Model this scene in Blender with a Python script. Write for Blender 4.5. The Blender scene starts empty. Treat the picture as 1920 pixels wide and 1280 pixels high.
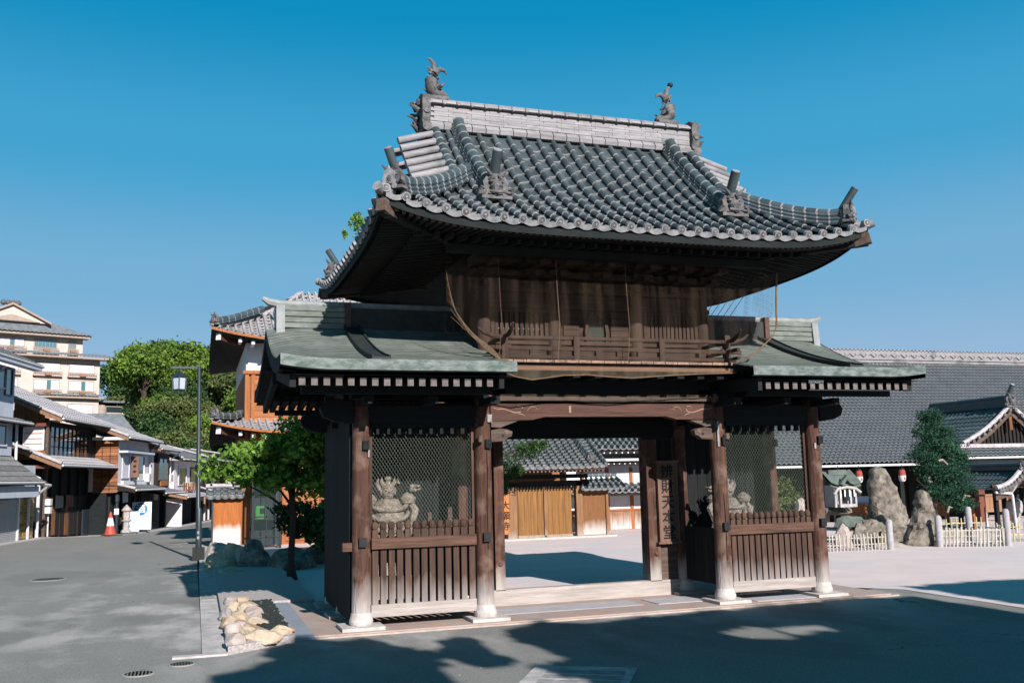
import bpy, bmesh, math, random
import numpy as np
from mathutils import Vector, Matrix, noise
random.seed(7); RNG = np.random.default_rng(7)
S = bpy.context.scene; COL = S.collection
R_ = math.radians
# ---------------------------------------------------------------- camera, sky, sun, exposure
cd = bpy.data.cameras.new('camera'); cam = bpy.data.objects.new('camera', cd); COL.objects.link(cam)
cd.sensor_width = 36; cd.lens = 33.47; cd.clip_start = .1; cd.clip_end = 900
rx = Vector((0.94888589, -0.31475625, -0.02332552)); ux = Vector((-0.02230773, -0.14060222, 0.98981482)); fx = Vector((0.31483002, 0.93870097, 0.14043696))
mw = Matrix((( rx.x, ux.x, -fx.x, -5.255), (rx.y, ux.y, -fx.y, -11.841), (rx.z, ux.z, -fx.z, 1.8), (0, 0, 0, 1)))
cam.matrix_world = mw; S.camera = cam
SUND = Vector((.15, -1, .51)).normalized()           # towards the sun
w = bpy.data.worlds.new('World'); S.world = w; w.use_nodes = True
nt = w.node_tree; bg = nt.nodes['Background']
sky = nt.nodes.new('ShaderNodeTexSky'); sky.sky_type = 'NISHITA'; sky.sun_disc = False
sky.sun_elevation = math.asin(SUND.z); sky.sun_rotation = math.atan2(SUND.x, SUND.y)
sky.altitude = 0; sky.air_density = 1.0; sky.dust_density = .6; sky.ozone_density = 1.6
# the film's cyan sky: the same gradient all round, by height above the horizon, over a share of the physical sky
tc = nt.nodes.new('ShaderNodeTexCoord'); sxyz = nt.nodes.new('ShaderNodeSeparateXYZ'); nt.links.new(tc.outputs['Generated'], sxyz.inputs[0])
rmp = nt.nodes.new('ShaderNodeValToRGB'); nt.links.new(sxyz.outputs[2], rmp.inputs[0]); rmp.color_ramp.interpolation = 'EASE'
for i_, (p_, c_) in enumerate([(0, (.19, .29, .40)), (.10, (.175, .283, .41)), (.20, (.105, .255, .395)), (.324, (.030, .215, .375)), (.46, (.0, .160, .318)), (.72, (.0, .098, .165)), (1, (.0, .055, .085))]):
    e_ = rmp.color_ramp.elements[i_] if i_ < 2 else rmp.color_ramp.elements.new(p_)
    e_.position = p_; e_.color = (*c_, 1)
scl = nt.nodes.new('ShaderNodeVectorMath'); scl.operation = 'SCALE'; scl.inputs['Scale'].default_value = 1/.072; nt.links.new(rmp.outputs[0], scl.inputs[0])
tint = nt.nodes.new('ShaderNodeMix'); tint.data_type = 'RGBA'; tint.inputs[0].default_value = .97
nt.links.new(sky.outputs[0], tint.inputs[6]); nt.links.new(scl.outputs[0], tint.inputs[7]); nt.links.new(tint.outputs[2], bg.inputs[0])
bg.inputs[1].default_value = .072
sd = bpy.data.lights.new('sun', 'SUN'); sd.energy = 5.0; sd.angle = R_(.53); sd.color = (1, .955, .91)
sun = bpy.data.objects.new('sun', sd); COL.objects.link(sun); sun.rotation_euler = SUND.to_track_quat('Z', 'Y').to_euler(); sun.location = (2, -20, 15)
S.view_settings.view_transform = 'Standard'; S.view_settings.look = 'None'; S.view_settings.gamma = 1
S.view_settings.use_curve_mapping = False; S.view_settings.exposure = .75
S.render.engine = 'CYCLES'; S.cycles.max_bounces = 5; S.cycles.transparent_max_bounces = 12; S.cycles.diffuse_bounces = 2
# ---------------------------------------------------------------- helpers
WL = {}
def wl(o): return WL.get(o.name, Vector((0, 0, 0))) if o is not None else Vector((0, 0, 0))
class MB:
    def __init__(s, T=None): s.v = []; s.f = []; s.m = []; s.T = T
    def add(s, vs, fs, m=0):
        b = len(s.v)
        for p in vs:
            p = Vector(p); s.v.append(s.T @ p if s.T else p)
        for f in fs: s.f.append([b + i for i in f]); s.m.append(m)
        return s
    def box(s, x0, x1, y0, y1, z0, z1, m=0):
        return s.add([(x0,y0,z0),(x1,y0,z0),(x1,y1,z0),(x0,y1,z0),(x0,y0,z1),(x1,y0,z1),(x1,y1,z1),(x0,y1,z1)],
                     [(0,3,2,1),(4,5,6,7),(0,1,5,4),(1,2,6,5),(2,3,7,6),(3,0,4,7)], m)
    def beam(s, p, q, w, h, m=0, up=(0, 0, 1)):
        p = Vector(p); q = Vector(q); d = (q - p).normalized(); a = d.cross(Vector(up)).normalized() * w / 2; b = a.cross(d).normalized() * h / 2
        return s.add([p-a-b, p+a-b, p+a+b, p-a+b, q-a-b, q+a-b, q+a+b, q-a+b],
                     [(0,1,2,3),(7,6,5,4),(0,4,5,1),(1,5,6,2),(2,6,7,3),(3,7,4,0)], m)
    def tube(s, pts, r, n=8, m=0, cap=True):
        pts = [Vector(p) for p in pts]; k = len(pts); rr = r if isinstance(r, (list, tuple)) else [r] * k
        vs = []; ref = Vector((0, 0, 1))
        for i, p in enumerate(pts):
            d = (pts[min(i+1, k-1)] - pts[max(i-1, 0)]).normalized()
            rf = ref if abs(d.dot(ref)) < .95 else Vector((1, 0, 0))
            a = d.cross(rf).normalized(); b = a.cross(d)
            for j in range(n):
                t = 2 * math.pi * j / n; vs.append(p + (a * math.cos(t) + b * math.sin(t)) * rr[i])
        fs = [(i*n+j, i*n+(j+1) % n, (i+1)*n+(j+1) % n, (i+1)*n+j) for i in range(k-1) for j in range(n)]
        if cap: fs += [tuple(range(n))[::-1], tuple((k-1)*n + j for j in range(n))]
        return s.add(vs, fs, m)
    def lathe(s, c, prof, n=12, m=0):
        vs = [(c[0] + r*math.cos(2*math.pi*j/n), c[1] + r*math.sin(2*math.pi*j/n), c[2] + z) for r, z in prof for j in range(n)]
        k = len(prof)
        fs = [(i*n+j, i*n+(j+1) % n, (i+1)*n+(j+1) % n, (i+1)*n+j) for i in range(k-1) for j in range(n)]
        fs += [tuple(range(n))[::-1], tuple((k-1)*n + j for j in range(n))]
        return s.add(vs, fs, m)
    def prism(s, pts, y0, y1, ax='y', m=0):
        def P(a, b, c): return {'y': (a, c, b), 'x': (c, a, b), 'z': (a, b, c)}[ax]
        n = len(pts); vs = [P(a, b, y0) for a, b in pts] + [P(a, b, y1) for a, b in pts]
        return s.add(vs, [tuple(range(n)), tuple(range(2*n-1, n-1, -1))] + [(i, i+n, (i+1) % n + n, (i+1) % n) for i in range(n)], m)
    def grid(s, fn, nu, nv, m=0, flip=False):
        vs = [fn(i/nu, j/nv) for j in range(nv+1) for i in range(nu+1)]; k = nu+1
        fs = [(j*k+i, j*k+i+1, (j+1)*k+i+1, (j+1)*k+i) for j in range(nv) for i in range(nu)]
        if flip: fs = [f[::-1] for f in fs]
        return s.add(vs, fs, m)
    def build(s, name, mats, parent=None, smooth=False, fix=True, **props):
        off = wl(parent); me = bpy.data.meshes.new(name)
        me.from_pydata([tuple(p - off) for p in s.v], [], s.f)
        if fix:
            b = bmesh.new(); b.from_mesh(me); bmesh.ops.recalc_face_normals(b, faces=b.faces); b.to_mesh(me); b.free()
        mats = mats if isinstance(mats, (list, tuple)) else [mats]
        for m_ in mats: me.materials.append(m_)
        if len(mats) > 1: me.polygons.foreach_set('material_index', s.m)
        if smooth: me.polygons.foreach_set('use_smooth', [True] * len(me.polygons)); me.set_sharp_from_angle(angle=R_(38))
        o = bpy.data.objects.new(name, me); COL.objects.link(o)
        if parent is not None: o.parent = parent
        WL[o.name] = Vector(off)
        for k, v in props.items(): o[k] = v
        return o
def root(name, label, cat, loc, group=None):
    o = bpy.data.objects.new(name, None); COL.objects.link(o); o.location = loc; WL[o.name] = Vector(loc)
    o.empty_display_size = .3; o['label'] = label; o['category'] = cat
    if group: o['group'] = group
    return o
def tag(o, label, cat, group=None):
    o['label'] = label; o['category'] = cat
    if group: o['group'] = group
    return o
def inst(name, me, parent, M):
    o = bpy.data.objects.new(name, me); COL.objects.link(o); o.parent = parent
    M = Matrix(M); M.translation = M.translation - wl(parent); o.matrix_local = M
    return o
def frame(p, x, y, z):
    return Matrix(((x.x, y.x, z.x, p.x), (x.y, y.y, z.y, p.y), (x.z, y.z, z.z, p.z), (0, 0, 0, 1)))
def bx(name, m, par, *a, T=None, **k): return MB(T).box(*a).build(name, m, par, fix=False, **k)
# ---------------------------------------------------------------- materials
def mat(name, c1, c2=None, sc=4, ro=.8, bump=.25, st=(1, 1, 1), det=6, rnd=0, isl=0, zf=None, metal=0, spec=.16, bsc=None, thr=(.35, .65), trans=0, c3=None, sc3=1.0, thr3=(.5, .62)):
    m = bpy.data.materials.new(name); m.use_nodes = True; n = m.node_tree; L = n.links.new; N = n.nodes.new
    b = n.nodes['Principled BSDF']; b.inputs['Roughness'].default_value = ro; b.inputs['Metallic'].default_value = metal
    b.inputs['Specular IOR Level'].default_value = spec
    c1 = (*c1, 1); c2 = (*c2, 1) if c2 else tuple(x * .7 for x in c1[:3]) + (1,)
    geo = N('ShaderNodeNewGeometry'); mp = N('ShaderNodeMapping'); mp.inputs['Scale'].default_value = st; L(geo.outputs['Position'], mp.inputs[0])
    no = N('ShaderNodeTexNoise'); no.inputs['Scale'].default_value = sc; no.inputs['Detail'].default_value = det; no.inputs['Roughness'].default_value = .65; L(mp.outputs[0], no.inputs['Vector'])
    mr = N('ShaderNodeMapRange'); mr.inputs[1].default_value = thr[0]; mr.inputs[2].default_value = thr[1]; L(no.outputs['Fac'], mr.inputs[0])
    def mix(f, a, b_, bt='MIX'):
        x = N('ShaderNodeMix'); x.data_type = 'RGBA'; x.blend_type = bt
        for s_, v in ((x.inputs[0], f), (x.inputs[6], a), (x.inputs[7], b_)):
            if isinstance(v, (tuple, float, int)): s_.default_value = v
            else: L(v, s_)
        return x.outputs[2]
    col = mix(mr.outputs[0], c1, c2)
    if c3:
        n3 = N('ShaderNodeTexNoise'); n3.inputs['Scale'].default_value = sc3; n3.inputs['Detail'].default_value = 5; L(geo.outputs['Position'], n3.inputs['Vector'])
        r3 = N('ShaderNodeMapRange'); r3.inputs[1].default_value = thr3[0]; r3.inputs[2].default_value = thr3[1]; L(n3.outputs['Fac'], r3.inputs[0])
        col = mix(r3.outputs[0], col, (*c3, 1))
    if rnd or isl:
        src = N('ShaderNodeObjectInfo').outputs['Random'] if rnd else geo.outputs['Random Per Island']
        r_ = N('ShaderNodeMapRange'); k = rnd or isl; r_.inputs[3].default_value = 1 - k; r_.inputs[4].default_value = 1 + k; L(src, r_.inputs[0])
        col = mix(1.0, col, r_.outputs[0], 'MULTIPLY')
    if zf:   # weathering by height: (z0, z1, colour)
        sx = N('ShaderNodeSeparateXYZ'); L(geo.outputs['Position'], sx.inputs[0])
        nz = N('ShaderNodeTexNoise'); nz.inputs['Scale'].default_value = 9; nz.inputs['Detail'].default_value = 4; mz = N('ShaderNodeMapping'); mz.inputs['Scale'].default_value = (1, 1, .25)
        L(geo.outputs['Position'], mz.inputs[0]); L(mz.outputs[0], nz.inputs['Vector'])
        ad = N('ShaderNodeMath'); ad.operation = 'MULTIPLY_ADD'; L(nz.outputs['Fac'], ad.inputs[0]); ad.inputs[1].default_value = (zf[1] - zf[0]) * 1.2; L(sx.outputs[2], ad.inputs[2])
        rz = N('ShaderNodeMapRange'); o_ = (zf[1] - zf[0]) * .6; rz.inputs[1].default_value = zf[1] + o_; rz.inputs[2].default_value = zf[0] + o_; L(ad.outputs[0], rz.inputs[0])
        col = mix(rz.outputs[0], col, (*zf[2], 1))
    L(col, b.inputs['Base Color'])
    if bump:
        nb = N('ShaderNodeTexNoise'); nb.inputs['Scale'].default_value = bsc or sc * 4; nb.inputs['Detail'].default_value = 5; L(mp.outputs[0], nb.inputs['Vector'])
        bm = N('ShaderNodeBump'); bm.inputs['Strength'].default_value = bump; bm.inputs['Distance'].default_value = .02; L(nb.outputs['Fac'], bm.inputs['Height']); L(bm.outputs[0], b.inputs['Normal'])
    if trans:
        out = n.nodes['Material Output']; t = N('ShaderNodeBsdfTranslucent'); L(col, t.inputs[0]); ms = N('ShaderNodeMixShader'); ms.inputs[0].default_value = trans
        L(b.outputs[0], ms.inputs[1]); L(t.outputs[0], ms.inputs[2]); L(ms.outputs[0], out.inputs[0])
    return m
V = (8, 8, .6); HX = (.6, 8, 8); HY = (8, .6, 8)
WB = (.17, .075, .045); WD = (.075, .04, .028); GREY = (.40, .36, .34)
MT = {}
MT['col'] = mat('weathered_column_wood', (.115, .052, .036), (.032, .018, .014), 2.6, .75, .7, V, zf=(.16, .62, GREY), thr=(.28, .68), c3=(.15, .095, .07), sc3=5, thr3=(.50, .72))
MT['rail'] = mat('rail_wood', (.125, .064, .045), (.05, .028, .021), 3, .75, .4, HX)
MT['picket'] = mat('picket_wood', (.085, .048, .036), (.045, .028, .022), 2.2, .8, .4, V, zf=(.22, .6, (.26, .225, .21)), rnd=.22)
MT['sill'] = mat('bleached_sill_wood', (.38, .33, .31), (.26, .225, .205), 3, .85, .4, HX)
MT['koryo'] = mat('dark_red_beam_wood', (.095, .042, .031), (.045, .024, .019), 2.4, .65, .5, HX)
MT['koryo2'] = mat('grey_bracket_wood', (.12, .085, .068), (.06, .04, .033), 3, .8, .4, HX)
MT['carve'] = mat('carved_edge_wood', (.30, .2, .14), (.2, .13, .09), 8, .8, .2)
MT['dark'] = mat('old_wood_and_shop_shade', (.014, .017, .018), (.008, .010, .011), 2, .85, .3, HX)  # old timber; its black also paints in the shade of open shop fronts
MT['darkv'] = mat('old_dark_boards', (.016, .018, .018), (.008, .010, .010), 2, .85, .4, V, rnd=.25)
MT['upper'] = mat('upper_storey_wood', (.058, .034, .025), (.026, .018, .015), 2, .8, .4, HX, rnd=.15)
MT['upperv'] = mat('upper_storey_posts', (.064, .038, .028), (.03, .020, .016), 2, .8, .4, V, rnd=.15)
MT['floorw'] = mat('balcony_edge_wood', (.30, .20, .145), (.13, .08, .058), 4, .85, .4, (6, 2, 6), rnd=.2)
MT['joint'] = mat('orange_plank', (.17, .082, .048), (.10, .052, .034), 3, .8, .3, HX)
MT['black'] = mat('black_iron', (.012, .013, .014), (.02, .02, .02), 20, .5, .1)
MT['stone'] = mat('pale_base_stone', (.50, .45, .43), (.36, .32, .30), 9, .9, .5)
MT['slab'] = mat('tan_slab_stone', (.42, .33, .28), (.33, .26, .23), 7, .9, .4)
TB = (.058, .076, .084); TB2 = (.034, .047, .053)
MT['tile'] = mat('smoked_roof_tile', TB, TB2, 5, .42, .12, rnd=.32, spec=.55, bsc=40)
MT['tiles'] = mat('smoked_roof_tile_field', TB, TB2, 5, .42, .12, isl=.25, spec=.55, bsc=40)
MT['tilefar'] = mat('hall_roof_tile', (.085, .096, .108), (.055, .064, .074), 2, .55, .1, isl=.0, spec=.4)
MT['farlip'] = mat('hall_tile_lit_edge', (.20, .21, .22), (.13, .14, .15), 9, .7, 0)  # riser colour paler than the tile: sun on the steps put into it
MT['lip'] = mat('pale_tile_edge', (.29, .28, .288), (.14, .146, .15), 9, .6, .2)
MT['ridge'] = mat('pale_ridge_tile', (.28, .262, .272), (.19, .18, .188), 6, .6, .3, (.5, 4, 4), rnd=.10, c3=(.13, .135, .135), sc3=2.1, thr3=(.56, .68))
MT['orn'] = mat('grey_ornament_clay', (.15, .14, .142), (.06, .058, .06), 12, .6, .6)
MT['copper'] = mat('green_copper', (.165, .180, .160), (.090, .106, .094), 3.2, .65, .35, (1, 3, 3), c3=(.21, .21, .195), sc3=3.6, thr3=(.5, .75), bsc=20)
MT['copperm'] = mat('copper_seam', (.050, .060, .053), (.035, .043, .038), 3, .7, .1)
MT['copperl'] = mat('streaked_copper_lip', (.155, .178, .168), (.06, .080, .072), 7, .55, .3, (1, 1, 2.2), thr=(.38, .6))
MT['copperb'] = mat('grey_copper_end', (.24, .25, .25), (.15, .165, .17), 6, .55, .2)
MT['copperd'] = mat('tarnished_copper_strip', (.03, .036, .036), (.018, .022, .022), 6, .6, .2)
MT['copperr'] = mat('brown_copper', (.10, .05, .04), (.06, .03, .025), 6, .6, .2)
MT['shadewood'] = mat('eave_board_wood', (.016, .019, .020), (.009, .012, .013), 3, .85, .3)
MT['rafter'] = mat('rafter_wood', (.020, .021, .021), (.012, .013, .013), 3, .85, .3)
MT['raftw'] = mat('pale_rafter_end', (.16, .135, .125), (.09, .075, .07), 14, .8, .2)
MT['raftb'] = mat('brown_rafter_end', (.20, .14, .11), (.10, .07, .055), 14, .8, .2)
MT['wire'] = mat('galvanised_wire', (.13, .15, .12), (.09, .105, .085), 20, .5, 0)
MT['statue'] = mat('bleached_carved_wood', (.34, .295, .245), (.11, .085, .065), 16, .85, .7, thr=(.3, .7))
MT['statue2'] = mat('grey_carved_wood', (.26, .22, .19), (.12, .10, .09), 9, .85, .6)
MT['ink'] = mat('black_ink', (.012, .012, .012), ro=.6, bump=0)
MT['white'] = mat('white_paint', (.72, .72, .74), (.6, .6, .62), 8, .7, .05)
MT['signw'] = mat('sign_board_wood', (.17, .10, .075), (.11, .062, .046), 2, .7, .2, V)
MT['osign'] = mat('orange_sign_wood', (.42, .16, .05), (.32, .115, .038), 2, .7, .1, V)
MT['orange'] = mat('fresh_orange_wood', (.33, .12, .042), (.22, .078, .03), 2.4, .7, .2, V)
MT['orangeh'] = mat('fresh_orange_boards', (.34, .13, .05), (.22, .08, .035), 2.4, .7, .3, HX, rnd=.2)
MT['gold'] = mat('golden_door_wood', (.24, .115, .036), (.135, .062, .022), 2.2, .65, .3, V, rnd=.1)
MT['goldp'] = mat('golden_post_wood', (.23, .125, .06), (.15, .075, .04), 2.2, .7, .3, V, zf=(.0, .35, (.30, .24, .2)))
MT['goldw'] = mat('golden_panel_wood', (.2, .088, .034), (.12, .052, .022), 3, .7, .3, V, zf=(.15, .5, (.42, .36, .34)))
MT['fencew'] = mat('orange_fence_wall', (.38, .125, .035), (.24, .08, .024), 3, .75, .2, V, zf=(.42, .66, (.55, .50, .48)))
MT['plaster'] = mat('white_plaster', (.66, .65, .68), (.55, .54, .57), 3, .9, .1)
MT['skirt'] = mat('weathered_skirt_boards', (.30, .15, .08), (.17, .1, .07), 3, .8, .3, V, zf=(.1, .5, (.45, .41, .40)), rnd=.15)
# street
MT['hw1'] = mat('blue_white_wall', (.46, .49, .56), (.38, .41, .47), 2, .85, .1)
MT['hwp'] = mat('pink_white_wall', (.62, .54, .55), (.5, .44, .45), 2, .85, .1)
MT['hwood'] = mat('house_dark_wood', (.026, .021, .019), (.013, .011, .011), 3, .8, .3, V)
MT['hboard'] = mat('orange_brown_boards', (.27, .11, .045), (.13, .06, .032), 3, .8, .4, V, rnd=.25)
MT['hclap'] = mat('brown_clapboard', (.30, .125, .055), (.11, .055, .034), 2, .8, .4, (.8, .8, 10), rnd=.3)
MT['hbeam'] = mat('red_brown_beam', (.15, .05, .032), (.1, .035, .025), 3, .7, .2)
MT['yel'] = mat('yellow_stone_tile', (.36, .22, .06), (.19, .12, .05), 9, .8, .3, rnd=.4)
MT['shutter'] = mat('grey_roller_shutter', (.36, .36, .37), (.30, .30, .31), 3, .5, .05)
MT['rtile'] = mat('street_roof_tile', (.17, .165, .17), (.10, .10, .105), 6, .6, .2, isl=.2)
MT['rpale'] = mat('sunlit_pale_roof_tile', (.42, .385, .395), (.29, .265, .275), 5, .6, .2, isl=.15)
MT['gutter'] = mat('pale_gutter', (.55, .53, .54), (.4, .4, .41), 8, .6, .05)
MT['winframe'] = mat('pale_window_frame', (.62, .62, .66), (.5, .5, .55), 6, .6, .05)
MT['paper'] = mat('paper_screen', (.58, .52, .50), (.5, .45, .44), 6, .8, 0)
MT['curtain'] = mat('pale_curtain', (.60, .55, .60), (.48, .45, .5), 8, .8, .1, (6, 6, .5))
MT['hotel'] = mat('cream_hotel_wall', (.50, .42, .375), (.43, .36, .325), 1, .9, .1)
MT['hotelr'] = mat('hotel_tile_roof', (.16, .17, .19), (.1, .11, .12), 3, .7, .3)
MT['hotelrail'] = mat('hotel_wood_rail', (.34, .26, .22), (.26, .2, .17), 3, .8, .1)
def glass(name, c, ro=.06):
    m = mat(name, c, c, 1, ro, 0, spec=1.0); b = m.node_tree.nodes['Principled BSDF']; b.inputs['Coat Weight'].default_value = .6; b.inputs['Coat Roughness'].default_value = .04
    return m
MT['glass'] = glass('dark_window_glass', (.02, .03, .035)); MT['glassb'] = glass('blue_window_glass', (.07, .15, .18), .15)
MT['lampglass'] = mat('frosted_lamp_glass', (.42, .46, .52), (.36, .40, .46), 6, .3, 0)
MT['poled'] = mat('dark_blue_grey_pole', (.020, .030, .038), (.014, .022, .028), 6, .4, .05, spec=.4)
MT['cone'] = mat('red_cone_plastic', (.38, .07, .045), (.3, .055, .04), 6, .5, 0)
MT['boothf'] = mat('booth_dark_frame', (.03, .032, .035), ro=.4, bump=0)
MT['boothg'] = mat('green_pay_phone', (.10, .40, .09), (.07, .3, .07), 6, .4, 0)
MT['beige'] = mat('beige_panel', (.30, .29, .26), (.25, .24, .22), 6, .6, .05)
MT['rock'] = mat('pale_tan_rock', (.50, .39, .28), (.34, .27, .21), 7, .9, .8, c3=(.36, .22, .12), sc3=5, thr3=(.54, .68))
MT['rockp'] = mat('pink_grey_rock', (.42, .35, .32), (.28, .23, .21), 5, .9, .8)
MT['rockg'] = mat('lichen_grey_rock', (.19, .16, .135), (.065, .055, .045), 6, .9, 1.0, c3=(.25, .225, .19), sc3=7, thr3=(.48, .72))
MT['rockgreen'] = mat('green_rock', (.12, .145, .13), (.075, .092, .083), 6, .9, .7)
MT['rockb'] = mat('brown_rock', (.16, .11, .06), (.07, .06, .03), 5, .9, .8)
MT['lanternst'] = mat('carved_pale_stone', (.38, .36, .35), (.26, .25, .25), 8, .9, .5)
MT['bamboo'] = mat('pale_bamboo', (.46, .42, .38), (.34, .31, .27), 8, .6, .1, rnd=.15)
MT['bambooy'] = mat('yellow_bamboo', (.46, .40, .23), (.36, .3, .17), 8, .6, .1, rnd=.15)
MT['postst'] = mat('grey_stone_post', (.36, .34, .36), (.26, .25, .26), 14, .9, .4)
MT['redpaper'] = mat('red_lantern_paper', (.33, .07, .05), (.25, .05, .04), 6, .8, 0)
MT['whitepaper'] = mat('white_lantern_paper', (.62, .58, .55), (.5, .47, .45), 6, .8, 0)
MT['bark'] = mat('rough_bark', (.075, .055, .045), (.04, .03, .025), 6, .95, .8, V)
MT['barkp'] = mat('pale_branch', (.30, .24, .2), (.2, .16, .13), 6, .9, .5)
MT['maple'] = mat('maple_leaf', (.19, .31, .05), (.08, .17, .03), 1.6, .6, 0, isl=.45, trans=.35)
MT['pine'] = mat('pine_needle', (.035, .095, .052), (.016, .05, .034), 1.5, .75, 0, isl=.5, trans=.15)
MT['leafA'] = mat('bright_leaf', (.15, .225, .032), (.055, .11, .022), .5, .65, 0, isl=.6, rnd=0, trans=.25)
MT['leafB'] = mat('deep_leaf', (.05, .10, .028), (.022, .05, .02), .5, .7, 0, isl=.6, trans=.2)
MT['leafC'] = mat('olive_leaf', (.13, .15, .045), (.06, .085, .03), .35, .7, 0, isl=.5, trans=.2)
MT['net'] = None
def netmat(name, col, a0, a1, sc, vst=(5, 5, .35)):
    m = bpy.data.materials.new(name); m.use_nodes = True; n = m.node_tree; L = n.links.new; N = n.nodes.new
    b = n.nodes['Principled BSDF']; b.inputs['Base Color'].default_value = (*col, 1); b.inputs['Roughness'].default_value = .9
    geo = N('ShaderNodeNewGeometry'); fs = []
    for rot in (R_(38), R_(-38)):                      # diagonal knotted cord in both directions
        mp = N('ShaderNodeMapping'); mp.inputs['Rotation'].default_value = (0, rot, 0); L(geo.outputs['Position'], mp.inputs[0])
        wv = N('ShaderNodeTexWave'); wv.bands_direction = 'X'; wv.inputs['Scale'].default_value = sc; wv.inputs['Distortion'].default_value = .6; L(mp.outputs[0], wv.inputs['Vector'])
        gt = N('ShaderNodeMath'); gt.operation = 'GREATER_THAN'; gt.inputs[1].default_value = .86; L(wv.outputs['Fac'], gt.inputs[0]); fs.append(gt.outputs[0])
    mx = N('ShaderNodeMath'); mx.operation = 'MAXIMUM'; L(fs[0], mx.inputs[0]); L(fs[1], mx.inputs[1])
    mp = N('ShaderNodeMapping'); mp.inputs['Scale'].default_value = vst; L(geo.outputs['Position'], mp.inputs[0])
    no = N('ShaderNodeTexNoise'); no.inputs['Scale'].default_value = 1.4; no.inputs['Detail'].default_value = 4; L(mp.outputs[0], no.inputs['Vector'])
    mr = N('ShaderNodeMapRange'); mr.inputs[1].default_value = .42; mr.inputs[2].default_value = .72; mr.inputs[3].default_value = a0; mr.inputs[4].default_value = a1; L(no.outputs['Fac'], mr.inputs[0])
    ml = N('ShaderNodeMath'); ml.operation = 'MULTIPLY'; L(mx.outputs[0], ml.inputs[0]); L(mr.outputs[0], ml.inputs[1])
    L(ml.outputs[0], b.inputs['Alpha']); return m
MT['net'] = netmat('bird_net_cord', (.17, .115, .072), .02, .26, 17)
MT['netd'] = netmat('dense_bird_net', (.17, .13, .088), .35, .85, 17)
MT['nets'] = netmat('slack_bird_net', (.04, .06, .08), .0, .55, 17, (9, 9, .25))
MT['rope'] = mat('net_rope', (.17, .105, .065), (.10, .065, .04), 20, .9, .2)
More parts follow.
